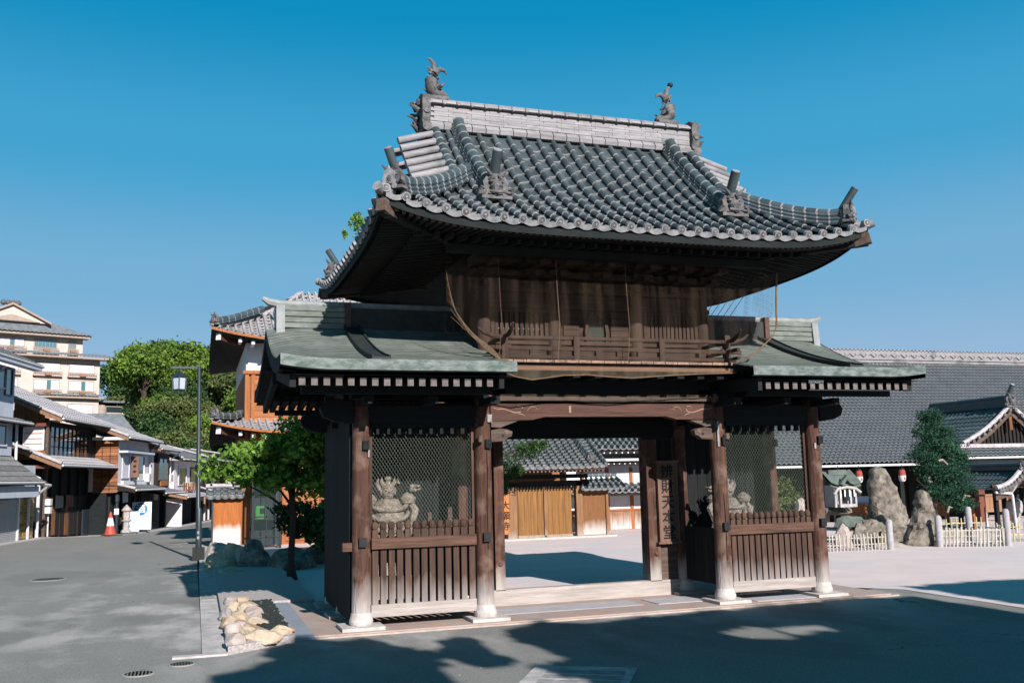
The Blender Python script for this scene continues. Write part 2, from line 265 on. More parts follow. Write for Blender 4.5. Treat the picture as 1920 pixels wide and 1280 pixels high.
# ---------------------------------------------------------------- ground
P0 = Vector((-10.65, 27, 0)); SA = R_(12); SDv = Vector((math.sin(SA), math.cos(SA), 0)); SNv = Vector((math.cos(SA), -math.sin(SA), 0))
def gz(x, y):
    s = (Vector((x, y, 0)) - P0).dot(SDv)
    if s <= 0: return 0
    wgt = min(1, max(0, (0 - x) / 3)); return -.52 * (1 - math.exp(-s / 8)) * wgt
def sheet(name, m, xs, ys, dz, clip=None):
    b = MB(); k = len(xs)
    vs = [(x, y, gz(x, y) + dz) for y in ys for x in xs]
    fs = [(j*k+i, j*k+i+1, (j+1)*k+i+1, (j+1)*k+i) for j in range(len(ys)-1) for i in range(k-1)]
    b.add(vs, fs); o = b.build(name, m, fix=False); o['kind'] = 'structure'; return o
def ground_mats():
    def base(name, stops, ro=.92):
        m = bpy.data.materials.new(name); m.use_nodes = True; n = m.node_tree; b = n.nodes['Principled BSDF']; b.inputs['Roughness'].default_value = ro; b.inputs['Specular IOR Level'].default_value = .25
        return m, n, b
    # asphalt: speckled grey with big worn patches, pale dust along the kerb, fine cracks
    m, n, b = base('worn_asphalt', 0); L = n.links.new; N = n.nodes.new; geo = N('ShaderNodeNewGeometry')
    def nz(sc, st=(1, 1, 1), d=6, r=.6):
        mp = N('ShaderNodeMapping'); mp.inputs['Scale'].default_value = st; L(geo.outputs['Position'], mp.inputs[0]); t = N('ShaderNodeTexNoise'); t.inputs['Scale'].default_value = sc; t.inputs['Detail'].default_value = d; t.inputs['Roughness'].default_value = r; L(mp.outputs[0], t.inputs['Vector']); return t.outputs['Fac']
    def rg(v, a, c, o0=0, o1=1):
        t = N('ShaderNodeMapRange'); L(v, t.inputs[0])
        for i, q in zip((1, 2, 3, 4), (a, c, o0, o1)): t.inputs[i].default_value = q
        return t.outputs[0]
    def mx(f, a, c, bt='MIX'):
        x = N('ShaderNodeMix'); x.data_type = 'RGBA'; x.blend_type = bt
        for s_, v in ((x.inputs[0], f), (x.inputs[6], a), (x.inputs[7], c)):
            if isinstance(v, (tuple, float, int)): s_.default_value = v
            else: L(v, s_)
        return x.outputs[2]
    def mul(a, c):
        x = N('ShaderNodeMath'); x.operation = 'MULTIPLY'; L(a, x.inputs[0]); L(c, x.inputs[1]); return x.outputs[0]
    c = mx(rg(nz(.8, (1, .45, 1)), .35, .65), (.150, .146, .138, 1), (.198, .193, .180, 1))
    c = mx(rg(nz(90, d=3), .35, .75, .0, .75), c, (.34, .33, .31, 1)); c = mx(rg(nz(28, d=2), .5, .72, .0, .35), c, (.34, .33, .31, 1)); c = mx(rg(nz(33, d=2), .5, .7, .0, .35), c, (.08, .08, .078, 1)); c = mx(rg(nz(60, d=3), .45, .75, .0, .6), c, (.06, .06, .065, 1))
    sx = N('ShaderNodeSeparateXYZ'); L(geo.outputs['Position'], sx.inputs[0])
    near = rg(sx.outputs[0], -9.5, -5.1); y0 = rg(sx.outputs[1], -3, 1); y1 = rg(sx.outputs[1], 12, 5)
    dust = mul(mul(near, mul(y0, y1)), rg(nz(.9, (1, .55, 1)), .47, .60)); c = mx(dust, c, (.42, .39, .38, 1)); c = mx(rg(nz(.3, (1, .6, 1), 3), .57, .60, 0, .35), c, (.115, .112, .105, 1)); c = mx(rg(nz(5, (1, 1, 1), 4), .60, .70, 0, .4), c, (.27, .26, .245, 1)); c = mx(rg(nz(14, d=3), .66, .70, 0, .7), c, (.07, .07, .068, 1))
    vo = N('ShaderNodeTexVoronoi'); vo.feature = 'DISTANCE_TO_EDGE'; vo.inputs['Scale'].default_value = .45; ad = N('ShaderNodeVectorMath'); ad.operation = 'ADD'
    tn = N('ShaderNodeTexNoise'); tn.inputs['Scale'].default_value = 1.5; L(geo.outputs['Position'], tn.inputs['Vector']); L(tn.outputs['Color'], ad.inputs[0]); L(geo.outputs['Position'], ad.inputs[1]); L(ad.outputs[0], vo.inputs['Vector'])
    crack = mul(rg(vo.outputs['Distance'], .006, .001), rg(nz(.7), .58, .64)); c = mx(crack, c, (.05, .05, .055, 1))
    L(c, b.inputs['Base Color']); bm = N('ShaderNodeBump'); bm.inputs['Strength'].default_value = .5; bm.inputs['Distance'].default_value = .01; L(nz(110, d=2), bm.inputs['Height']); L(bm.outputs[0], b.inputs['Normal'])
    MT['asphalt'] = m
    MT['court'] = mat('pale_courtyard_sand', (.62, .515, .505), (.54, .45, .44), .8, .95, .35, c3=(.52, .47, .48), sc3=.35, bsc=60)
    MT['walk'] = mat('pale_gravel_walk', (.47, .41, .40), (.27, .24, .235), 26, .95, .7, bsc=60, det=4)
    MT['gutterc'] = mat('gutter_concrete', (.50, .45, .44), (.30, .28, .275), 5, .9, .4, bsc=40)
    MT['platform'] = mat('pinkish_platform_paving', (.38, .275, .235), (.30, .225, .20), 2.4, .9, .35, bsc=40, c3=(.33, .28, .26), sc3=2.2)
    MT['strip'] = mat('blue_grey_border_stone', (.24, .26, .31), (.2, .22, .26), 6, .8, .2, bsc=50)
    MT['gravel'] = mat('far_ground_soil', (.22, .2, .17), (.15, .14, .11), .4, .95, .3)
    MT['flag'] = mat('smooth_grey_flagstone', (.40, .38, .40), (.33, .31, .33), 4, .8, .15)
ground_mats()
xs = [-320, -60] + [round(-40 + i*2, 2) for i in range(33)] + [60, 320]; ys = [-320, -60, -20, 0, 20] + [26 + 2*i for i in range(20)] + [90, 140, 320]
sheet('ground', MT['gravel'], xs, ys, -.16)
b = MB(); xr = [-30, -22, -17] + [-14 + 1.0*i for i in range(9)] + [-5.12]; yr = [-60, -20, -10, -.33, 4, 10, 16, 20, 24, 26] + [27 + 1.2*i for i in range(30)] + [70]
k = len(xr); b.add([(x, y, gz(x, y)) for y in yr for x in xr], [(j*k+i, j*k+i+1, (j+1)*k+i+1, (j+1)*k+i) for j in range(len(yr)-1) for i in range(k-1)])
# the road swings right beyond the corner, and the apron in front of the gate joins it
yr2 = [19, 22, 24, 26] + [27 + 1.2*i for i in range(30)] + [70]; xr2 = [-5.12, -4, -3, -2, -1, 0, 2, 6]; k = len(xr2)
b.add([(x, y, gz(x, y)) for y in yr2 for x in xr2], [(j*k+i, j*k+i+1, (j+1)*k+i+1, (j+1)*k+i) for j in range(len(yr2)-1) for i in range(k-1)])
b.add([(-5.12, -60, 0), (4.78, -60, 0), (4.78, -2.0, 0), (4.83, .13, 0), (4.55, .45, 0), (-3.9, -.33, 0), (-4.2, -.5, 0), (-4.86, -.96, 0), (-5.12, -.90, 0)], [tuple(range(9))])
road = b.build('road', MT['asphalt'], fix=False); road['kind'] = 'structure'
b = MB()
b.add([(4.83, .13, .006), (4.78, -2.0, .006), (4.78, -60, .006), (70, -60, .006), (70, 60, .006), (-3.5, 60, .006), (-3.5, 3.0, .006), (4.25, 2.95, .006), (4.25, .8, .006)], [tuple(range(9))])
o = b.build('courtyard', MT['court'], fix=False); o['kind'] = 'structure'
for f_ in (road, o):
    if f_.data.polygons[0].normal.z < 0: f_.data.flip_normals()
# sidewalk, gutter, platform
def struct(name, b, m, **k): o = b.build(name, m, **k); o['kind'] = 'structure'; return o
struct('sidewalk', MB().prism([(-4.86, -.9), (-4.2, -.45), (-4.1, -.35), (-4.1, 2.95), (-3.5, 2.95), (-3.5, 18), (-4.75, 18), (-4.82, 9)], -.1, .075, 'z'), MT['walk'])
struct('gutter', MB().prism([(-5.12, -.86), (-4.86, -.92), (-4.82, 9), (-4.75, 19), (-5.0, 19), (-5.1, 9)], -.1, .018, 'z'), MT['gutterc'])
b = MB(); b.box(-3.88, 4.2, -.33, 2.95, -.1, .035)
struct('platform', b, MT['platform'])
struct('paving_border', MB().box(-4.1, -3.883, -.36, 2.95, -.1, .047), MT['strip'])
struct('paving_edge', MB().box(-3.88, 4.3, -.38, -.333, -.1, .020), MT['slab'])
for i, (x0, x1, y0, y1) in enumerate([(-1.5, .6, .25, .8), (2.1, 3.6, -.2, .3), (-.7, 2.2, 1.6, 2.7), (.8, 1.9, .2, .75)]):
    struct('flagstone', MB().box(x0, x1, y0, y1, .0, .040 + i*.001), MT['flag'])
struct('kerb', MB().box(-5.42, -4.87, -.98, -.87, -.1, .022), MT['gutterc'])
tag(MB().box(-5.09, -4.89, 4.1, 5.1, -.05, .026).build('gutter_patch', MT['beige'], fix=False), 'grey rectangle set into the pale gutter', 'drain cover')  # flat grey rectangle, darker than the gutter round it
# manholes
def manhole(x, y, r, lab):
    t = root('manhole_cover', lab, 'manhole cover', (x, y, 0))
    MB().lathe((x, y, 0), [(r, -.01), (r, .008), (r*.9, .009)], 24).build('rim', MT['beige'], t)
    b = MB()
    b.lathe((x, y, 0), [(r*.86, 0), (r*.86, .009)], 24)
    for i in range(-3, 4):
        h = math.sqrt(max(0, (r*.78)**2 - (i*r*.22)**2)); b.box(x + i*r*.22 - r*.05, x + i*r*.22 + r*.05, y - h, y + h, .009, .013)
    b.build('plate', mat('manhole_iron', (.16, .16, .15), (.12, .12, .12), 12, .6, .4), t)
manhole(-5.71, -1.63, .15, 'round iron manhole cover nearest the bottom edge, left of the concrete grate')
manhole(-5.32, -1.29, .13, 'round iron manhole cover near the kerb end')
manhole(-5.66, 20.0, .3, 'dark round manhole cover beyond the lamp post')
manhole(-7.93, 9.41, .34, 'dark round cover in the middle of the road with dust beside it')
# concrete grate in the foreground
t = root('drain_grate', 'pale concrete drain grate with slots in the foreground asphalt', 'drain grate', (-1.9, -3.6, 0))
A_ = Matrix.Translation((-1.86, -3.52, 0)) @ Matrix.Rotation(R_(-31.5), 4, 'Z')
b = MB(A_); b.box(-.5, .45, .24, .33, 0, .02); b.box(-.5, .45, -.55, -.46, 0, .02); b.box(-.5, -.36, -.46, .24, 0, .02); b.box(.38, .45, -.46, .24, 0, .02); b.build('frame', MT['gutterc'], t)
for i in range(13):
    MB(A_).box(-.36, .38, -.45 + i*.053, -.45 + i*.053 + .036, .0, .017).build('slat', MT['lip'] if i % 4 else MT['gutterc'], t, fix=False)
# ================================================================= THE GATE
G = root('temple_gate', 'two storey dark wooden temple gate with grey tile roof and green copper side roofs', 'temple gate', (0, 1.14, 0))
EX, HD, YM = 3.32, 2.67, 1.14
def F(v): return 4.80 + .45*v + .13*v*v
def upt(a, b_): return .27 * max(0, 1 - a/EX)**5 * max(0, 1 - b_/1.5)
def rz(x, y):
    u = EX - abs(x); v = HD - abs(y - YM)
    if u >= 1.17: return F(v) + upt(u, v)
    return F(min(u, v)) + (upt(u, v) if v <= u else upt(v, u))
mroof = MB().grid(lambda a, c: Vector((-EX + 2*EX*a, YM - HD + 2*HD*c, rz(-EX + 2*EX*a, YM - HD + 2*HD*c) - .06)), 68, 54).build('main_roof', MT['tiles'], G)
def sof(a, c):
    x = (-EX + .04) + 2*(EX - .04)*a; y = YM - HD + .04 + 2*(HD - .04)*c; u = EX - abs(x); v = HD - abs(y - YM); q = min(u, v)
    return Vector((x, y, 4.70 + .16*min(q, 1.7) + (upt(u, v) if v <= u else upt(v, u))))
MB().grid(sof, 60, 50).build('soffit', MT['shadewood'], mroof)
# eave fascia boards under the tiles
b = MB()
for sgn in (-1, 1):
    b.grid(lambda a, c: Vector((-EX + .02 + 2*(EX-.02)*a, YM + sgn*(HD - .03), rz(-EX + 2*EX*a, YM + sgn*HD) - .07 - .09*c)), 50, 1)
    b.grid(lambda a, c: Vector((sgn*(EX - .03), YM - HD + .02 + 2*(HD-.02)*a, rz(sgn*EX, YM - HD + 2*HD*a) - .07 - .09*c)), 40, 1)
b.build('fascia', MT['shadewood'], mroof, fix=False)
# shared tile meshes, unit: x across (1 = pitch), y up the slope (1 = course), z up
def tile_meshes(pitch, course, tag_=''):
    b = MB(); n = 6; r0 = .19*pitch; r1 = .16*pitch
    def ring(y, r, dz=0): return [(-r*math.cos(math.pi*j/n), y, r*1.05*math.sin(math.pi*j/n) + dz) for j in range(n+1)]
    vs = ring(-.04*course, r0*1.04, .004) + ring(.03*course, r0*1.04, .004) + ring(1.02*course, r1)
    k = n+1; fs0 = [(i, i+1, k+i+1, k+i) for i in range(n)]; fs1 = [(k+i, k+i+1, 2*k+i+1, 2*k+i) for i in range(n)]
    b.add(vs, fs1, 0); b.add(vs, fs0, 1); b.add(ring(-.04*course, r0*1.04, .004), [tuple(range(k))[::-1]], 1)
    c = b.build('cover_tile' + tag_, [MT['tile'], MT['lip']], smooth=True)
    b = MB(); n = 6; W = pitch*.5
    def arc(y, dz): return [(-W + 2*W*j/n, y, -.20*pitch*math.sin(math.pi*j/n) + dz) for j in range(n+1)]
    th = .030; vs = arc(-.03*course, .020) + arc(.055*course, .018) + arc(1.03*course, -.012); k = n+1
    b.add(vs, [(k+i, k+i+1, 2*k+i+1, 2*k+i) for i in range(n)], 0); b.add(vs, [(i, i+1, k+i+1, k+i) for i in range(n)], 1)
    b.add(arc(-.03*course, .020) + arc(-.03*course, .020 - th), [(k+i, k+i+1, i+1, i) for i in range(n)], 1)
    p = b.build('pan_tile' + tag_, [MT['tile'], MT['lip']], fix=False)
    for o in (c, p): COL.objects.unlink(o)
    cm, pm = c.data, p.data; bpy.data.objects.remove(c); bpy.data.objects.remove(p); return cm, pm
PIT = .2318; CRS = .262
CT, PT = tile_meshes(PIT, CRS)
def tframe(p0, p1, side, pitch0, pitch, L0):
    y = p1 - p0; L_ = y.length; yn = y/L_; x = (side - yn*side.dot(yn)).normalized(); z = x.cross(yn)
    return frame(p0, x*(pitch/pitch0), yn*(L_/L0), z)
def bake(dst, me, M, mi=0):
    b = len(dst.v); dst.v += [M @ v.co for v in me.vertices]
    for p in me.polygons: dst.f.append([b+i for i in p.vertices]); dst.m.append(p.material_index)
def front_pt(x, v): y = YM - HD + v; return Vector((x, y, rz(x, y)))
stuff = MB(); nct = 0; vend = 2.42
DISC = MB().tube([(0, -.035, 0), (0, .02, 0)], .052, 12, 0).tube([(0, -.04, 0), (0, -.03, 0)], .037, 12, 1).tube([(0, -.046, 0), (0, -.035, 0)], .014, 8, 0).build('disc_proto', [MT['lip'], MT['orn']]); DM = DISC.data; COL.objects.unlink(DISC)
b = MB(); n = 6; W = PIT/2
for y0, y1, sgn in ((-.03, .03, 1),):
    arc = lambda y, dz: [(-W + 2*W*j/n, y, -.17*PIT*math.sin(math.pi*j/n) + dz) for j in range(n+1)]
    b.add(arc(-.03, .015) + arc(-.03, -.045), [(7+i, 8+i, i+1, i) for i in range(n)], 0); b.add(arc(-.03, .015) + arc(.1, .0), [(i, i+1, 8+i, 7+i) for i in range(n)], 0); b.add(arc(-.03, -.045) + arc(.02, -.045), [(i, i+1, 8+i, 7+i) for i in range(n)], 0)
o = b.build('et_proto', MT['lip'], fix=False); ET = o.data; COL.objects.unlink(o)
for side in ('front', 'rear', 'left', 'right'):
    half = EX if side in ('front', 'rear') else HD
    nrow = 29 if half == EX else 23
    p_ = 2*(half - .06)/(nrow - 1) if nrow > 1 else 0
    def pt(a, v, side=side):
        if side == 'front': return front_pt(a, v)
        if side == 'rear': return Vector((-a, YM + HD - v, rz(a, YM + HD - v)))
        if side == 'left': return Vector((-EX + v, YM - a, rz(-EX + v, YM - a)))
        return Vector((EX - v, YM + a, rz(EX - v, YM + a)))
    sv = {'front': Vector((1, 0, 0)), 'rear': Vector((-1, 0, 0)), 'left': Vector((0, -1, 0)), 'right': Vector((0, 1, 0))}[side]
    for i in range(nrow):
        a = -half + .06 + p_*i
        for kind, aa in (('cover_tile', a), ('pan_tile', a + p_/2)):
            if kind == 'pan_tile' and i == nrow-1: continue
            u = half - abs(aa)
            if side in ('front', 'rear'): lim = 2.5 if u > 1.2 else max(.05, u)
            else: lim = min(1.16, max(.05, u))
            v = .02; nn = max(1, round(lim/.196)); 
            if side in ('front', 'rear') and u > 1.2:
                vs_ = [2.5*(k_/13) for k_ in range(14)]
            else: vs_ = [lim*(k_/nn) for k_ in range(nn+1)]
            for v0, v1 in zip(vs_[:-1], vs_[1:]):
                q0, q1 = pt(aa, v0), pt(aa, v1)
                lift = Vector((0, 0, .012 if kind == 'cover_tile' else 0))
                M_ = tframe(q0 + lift, q1 + lift, sv, PIT, p_, CRS)
                J = Matrix.Rotation(random.uniform(-.012, .012), 4, 'Z')
                if side == 'front': inst(kind, CT if kind == 'cover_tile' else PT, mroof, M_ @ J)
                else: bake(stuff, CT if kind == 'cover_tile' else PT, M_)
            q0, q1 = pt(aa, 0), pt(aa, .15); M_ = tframe(q0 + Vector((0, 0, .01)), q1 + Vector((0, 0, .01)), sv, PIT, p_, (q1-q0).length)
            if side in ('front', 'left'): inst('eave_disc' if kind == 'cover_tile' else 'eave_tile', DM if kind == 'cover_tile' else ET, mroof, M_)
            else: bake(stuff, DM if kind == 'cover_tile' else ET, M_)
stuff.build('roof_tile_field', [MT['tiles'], MT['lip']], mroof, fix=False, smooth=True, kind='stuff')
# tubular ridge built of segments with pale joints
def seg_ridge(path, r, L_, name, parent, below=2, wdt=None, top=True):
    pts = [Vector(p) for p in path]; tot = sum((q-p).length for p, q in zip(pts, pts[1:])); n = max(2, round(tot/L_))
    def at(t):
        d = t*tot
        for p, q in zip(pts, pts[1:]):
            l = (q-p).length
            if d <= l + 1e-6: return p + (q-p)*(d/l)
            d -= l
        return pts[-1].copy()
    rt = MB(); 
    for k in range(below):                       # flat courses under the round cap
        for s_ in (-1, 1):
            for i in range(n):
                p, q = at(i/n), at((i+.97)/n); d = (q-p).normalized(); sd_ = d.cross(Vector((0, 0, 1))).normalized()*s_*(r*.72 + .012*k); z = Vector((0, 0, -.055*(k+.6)))
                rt.tube([p + sd_ + z, q + sd_ + z], .030, 6, 0); rt.tube([p + sd_ + z - d*.008, p + sd_ + z + d*.012], .034, 6, 1)
        rt.beam(at(0) - Vector((0, 0, .055*(k+.6))), at(.5) - Vector((0, 0, .055*(k+.6))), r*1.2, .05, 0); rt.beam(at(.5) - Vector((0, 0, .055*(k+.6))), at(1) - Vector((0, 0, .055*(k+.6))), r*1.2, .05, 0)
    base = rt.build(name, [MT['tile'], MT['lip']], parent, smooth=True)
    for i in range(n):
        p, q = at(i/n), at((i+1.0)/n); d = (q-p).normalized()
        c = MB(); c.tube([p, q + d*.02], [r*1.04, r*.97], 12, 0); c.tube([p - d*.004, p + d*.02], [r*1.1, r*1.07], 12, 1)
        c.build('ridge_cap', [MT['tile'], MT['lip']], base, smooth=True)
    return base
def on_roof(x, y, h): return Vector((x, y, rz(x, y) + h))
for s_ in (-1, 1):
    for yy in (0, 1):
        Y = (lambda y: y) if yy == 0 else (lambda y: 2*YM - y)
        # descending ridge
        seg_ridge([(s_*1.71, Y(YM - .2), F(HD-.2)+.22)] + [on_roof(s_*1.71, Y(YM - t), .17) for t in (.45, .8, 1.2, 1.55, 1.85)], .075, .2, 'descending_ridge', mroof, below=3)
        if s_ == -1 or yy == 0:
            seg_ridge([on_roof(s_*2.06, Y(YM - t), .07) for t in (.22, .6, 1.0, 1.4)], .062, .18, 'verge_ridge', mroof, below=0)
        # hip ridge from corner to descending ridge
        hp = []
        for t in (.12, .3, .5, .75, 1.0, 1.17, 1.42):
            x = s_*(EX - t); y = YM - HD + t; z = F(t) + upt(t, t) + .17 + (.03 if t < .2 else 0); hp.append((x, Y(y), z))
        seg_ridge(hp, .068, .17, 'hip_ridge', mroof, below=3)
# gable walls and sideways verge tiles
for s_ in (-1, 1):
    b = MB(); b.add([(s_*2.22, YM - 1.45, F(1.0)), (s_*2.22, YM + 1.45, F(1.0)), (s_*2.22, YM + .05, F(HD)), (s_*2.22, YM - .05, F(HD))], [(0, 1, 2, 3)]); b.build('gable_wall', MT['dark'], mroof)
    for yy in (-1, 1):
        for k in range(8):
            v = 1.22 + k*.165; y = YM + yy*(HD - v); z = F(v) + .03
            c = MB(); c.tube([(s_*2.12, y, z + .03), (s_*2.62, y - yy*.0, z - .12)], [.05, .054], 10, 0); c.build('verge_tile', [MT['ridge']], mroof, smooth=True)
            c = MB(); c.tube([(s_*2.12, y + yy*-.08, z + .045), (s_*2.36, y + yy*-.08, z - .03)], [.036, .038], 8, 0); c.tube([(s_*2.37, y + yy*-.08, z - .03), (s_*2.58, y + yy*-.08, z - .095)], [.033, .036], 8, 0); c.build('verge_tile', [MT['ridge']], mroof, smooth=True)
# main ridge
mr_ = MB()
x1 = 2.12; zt = 7.30
for s_ in (-1, 1): pass
mr_.box(-x1, x1, YM - .10, YM + .10, 6.80, 7.18)
mr_o = mr_.build('main_ridge', MT['ridge'], mroof)
for k in range(6):      # thin stacked courses, each a run of separate tiles with slight offsets
    z0 = 6.93 + k*.038; n = 15
    for yy in (-1, 1):
        if yy == 1 and k > 0: continue
        for i in range(n):
            o0 = (k % 2)*.07; xa = -x1 + o0 + i*(2*x1/n); xb = min(x1, xa + 2*x1/n - .005); pr_ = .125 + random.uniform(0, .004) - .003*(k % 2)
            ya, yb = (YM - pr_, YM - .09) if yy == -1 else (YM + .09, YM + pr_)
            bx('ridge_tile', MT['ridge'], mr_o, xa, xb, ya, yb, z0 + .001, z0 + .036)
for i in range(20):     # bottom course (lower row of larger tiles) and rounded cap with knobs
    xa = -x1 + i*(2*x1/20); xb = xa + 2*x1/20 - .012
    MB().prism([(YM - .15, 6.80), (YM - .17, 6.86), (YM - .12, 6.925), (YM - .08, 6.925), (YM - .08, 6.80)], xa, xb, 'x').build('ridge_base_tile', MT['ridge'], mr_o)
    c = MB(); c.prism([(YM - .185, 7.185), (YM - .165, 7.225), (YM - .08, 7.285), (YM, 7.30), (YM + .08, 7.285), (YM + .165, 7.225), (YM + .185, 7.185)], xa, xb + .004, 'x'); c.build('ridge_coping', MT['ridge'], mr_o)
    c = MB(); c.tube([(xa, YM - .2, 7.20), (xa, YM - .14, 7.215)], [.03, .042], 10); c.build('coping_knob', MT['ridge'], mr_o, smooth=True); MB().tube([(xa + .1, YM, 7.29), (xa + .1, YM, 7.32)], [.02, .010], 6).build('coping_stud', MT['orn'], mr_o, smooth=True)
for s_ in (-1, 1):      # scrolled end stones of the ridge
    c = MB(); c.prism([(YM - .19, 6.74), (YM - .24, 6.80), (YM - .17, 6.90), (YM - .22, 7.0), (YM - .19, 7.17), (YM - .22, 7.26), (YM - .12, 7.33), (YM + .12, 7.33), (YM + .22, 7.26), (YM + .19, 7.17), (YM + .22, 7.0), (YM + .17, 6.90), (YM + .24, 6.80), (YM + .19, 6.74)], s_*2.12, s_*2.24, 'x'); c.tube([(s_*2.18, YM - .25, 6.80), (s_*2.18, YM + .25, 6.80)], .07, 12); c.tube([(s_*2.18, YM - .24, 7.05), (s_*2.18, YM + .24, 7.05)], .05, 12); c.build('ridge_end', MT['orn'], mr_o, smooth=True)
# demon-face end tiles
def oni(p, d, sc, parent, cyl=True):
    """p base point, d outward horizontal direction"""
    p = Vector(p); d = Vector(d).normalized(); sd_ = Vector((-d.y, d.x, 0)); T = frame(p, sd_*sc, d*sc, Vector((0, 0, 1))*sc)
    b = MB(T)
    b.prism([(-.17, 0), (-.2, .05), (-.15, .1), (-.17, .2), (-.11, .29), (0, .32), (.11, .29), (.17, .2), (.15, .1), (.2, .05), (.17, 0)], -.07, .02)
    b.lathe((0, .04, .13), [(.01, -.08), (.07, -.05), (.09, 0), (.06, .06), (.01, .08)], 10)     # muzzle
    for s_ in (-1, 1):
        b.lathe((s_*.065, .05, .2), [(.005, -.03), (.032, -.015), (.034, .01), (.005, .03)], 8)
        b.tube([(s_*.05, .02, .27), (s_*.10, .06, .31), (s_*.16, .07, .37)], [.035, .025, .006], 7)   # horns
        b.tube([(s_*.03, .10, .09), (s_*.035, .12, .05)], [.014, .003], 6)
        b.tube([(s_*.15, .0, .08), (s_*.21, .04, .06), (s_*.20, .07, .11), (s_*.16, .06, .1)], [.045, .04, .03, .015], 7)
        b.tube([(s_*.09, .03, .24), (s_*.03, .09, .225)], [.02, .012], 6)
    b.tube([(-.10, .08, .06), (0, .11, .045), (.10, .08, .06)], [.02, .028, .02], 7)
    b.box(-.2, .2, -.09, .07, -.03, .015)
    o = b.build('demon_tile', MT['orn'], parent, smooth=True)
    if cyl:
        c = MB(T); c.tube([(0, -.12, .22), (0, .13, .58)], .066, 14, 0); c.tube([(0, .128, .578), (0, .136, .588)], .056, 14, 1); c.build('bird_perch_tile', [MT['tile'], MT['lip']], parent, smooth=True)
    return o
for s_ in (-1, 1):
    oni((s_*1.71, -.76, F(.77) + .06), (0, -1, 0), 1.0, mroof)
    for yy in (0, 1):
        y = -1.36 if yy == 0 else 2*YM + 1.36
        oni((s_*3.14, y, 5.12), (s_*1, -1 if yy == 0 else 1, 0), .78, mroof)
        b = MB(); q = Vector((s_*(EX - .02), -1.5 if yy == 0 else 2*YM + 1.5, 5.04)); d = Vector((s_, -1 if yy == 0 else 1, 0)).normalized()
        b.tube([q - d*.15, q + d*.02 + Vector((0, 0, .01)), q + d*.09 + Vector((0, 0, .035))], .062, 12); b.build('corner_tile', MT['lip'], mroof, smooth=True)
# end face on left ridge (spiky ornament) and dolphins
for s_ in (-1, 1):
    b = MB()
    for k in range(12):
        a = random.uniform(-1.2, 1.4); z0 = 6.82 + .45*random.random(); p = Vector((s_*2.26, YM + random.uniform(-.16, .16), z0)); q = p + Vector((s_*random.uniform(.04, .15), random.uniform(-.12, .12), random.uniform(-.02, .16)))
        b.tube([p, (p+q)/2 + Vector((0, 0, .02)), q], [.045, .03, .006], 6)
    b.build('ridge_crest', MT['orn'], mroof, smooth=True)
def shachi(x, s_, parent, ball):
    """roof fish: head down on the ridge, tail up, curving towards the middle"""
    T = Matrix.Translation((x, YM, 7.30)) @ Matrix.Diagonal((s_, 1, 1, 1))
    b = MB(T)
    pts = [(.20, 0, .06), (.08, 0, .08), (0, 0, .17), (-.02, 0, .30), (.03, 0, .40), (.06, 0, .46)]
    b.tube(pts, [.05, .10, .115, .095, .065, .05], 10)
    b.lathe((.16, 0, .06), [(.02, -.06), (.075, -.04), (.085, .0), (.05, .05), (.01, .07)], 10)
    for i, z in enumerate((.12, .19, .26, .33, .40)):                            # dorsal spikes outside
        b.tube([(-.07 + i*.012, 0, z), (-.14 + i*.018, 0, z + .035)], [.035, .004], 5)
        b.tube([(.09 - i*.006, 0, z), (.125 - i*.004, 0, z + .03)], [.025, .004], 5)
    b.tube([(.05, 0, .42), (.02, 0, .50), (.015, 0, .56), (-.03, 0, .62), (-.07, 0, .63)], [.05, .045, .035, .022, .006], 7)   # long tail lobe
    b.tube([(.06, 0, .43), (.12, 0, .48), (.19, 0, .46), (.22, 0, .40)], [.045, .035, .024, .006], 7)
    b.tube([(.03, 0, .40), (-.04, 0, .46), (-.07, 0, .50)], [.045, .03, .008], 7)
    for yy in (-1, 1):
        b.tube([(.05, yy*.08, .14), (.10, yy*.16, .16), (.15, yy*.18, .22)], [.035, .025, .005], 6)
        for k in range(4): b.tube([(.02 + .02*k, yy*.09, .12 + .05*k), (-.0 + .02*k, yy*.115, .15 + .05*k)], [.02, .004], 5)
    b.box(-.13, .22, -.1, .1, -.02, .03)
    if ball: b.lathe((-.06, 0, .66), [(.005, -.045), (.04, -.025), (.048, 0), (.04, .025), (.005, .045)], 10, 1)
    return b.build('roof_fish', [MT['orn'], MT['black']], parent, smooth=True)
shachi(-2.04, 1, mroof, False); shachi(1.82, -1, mroof, True)
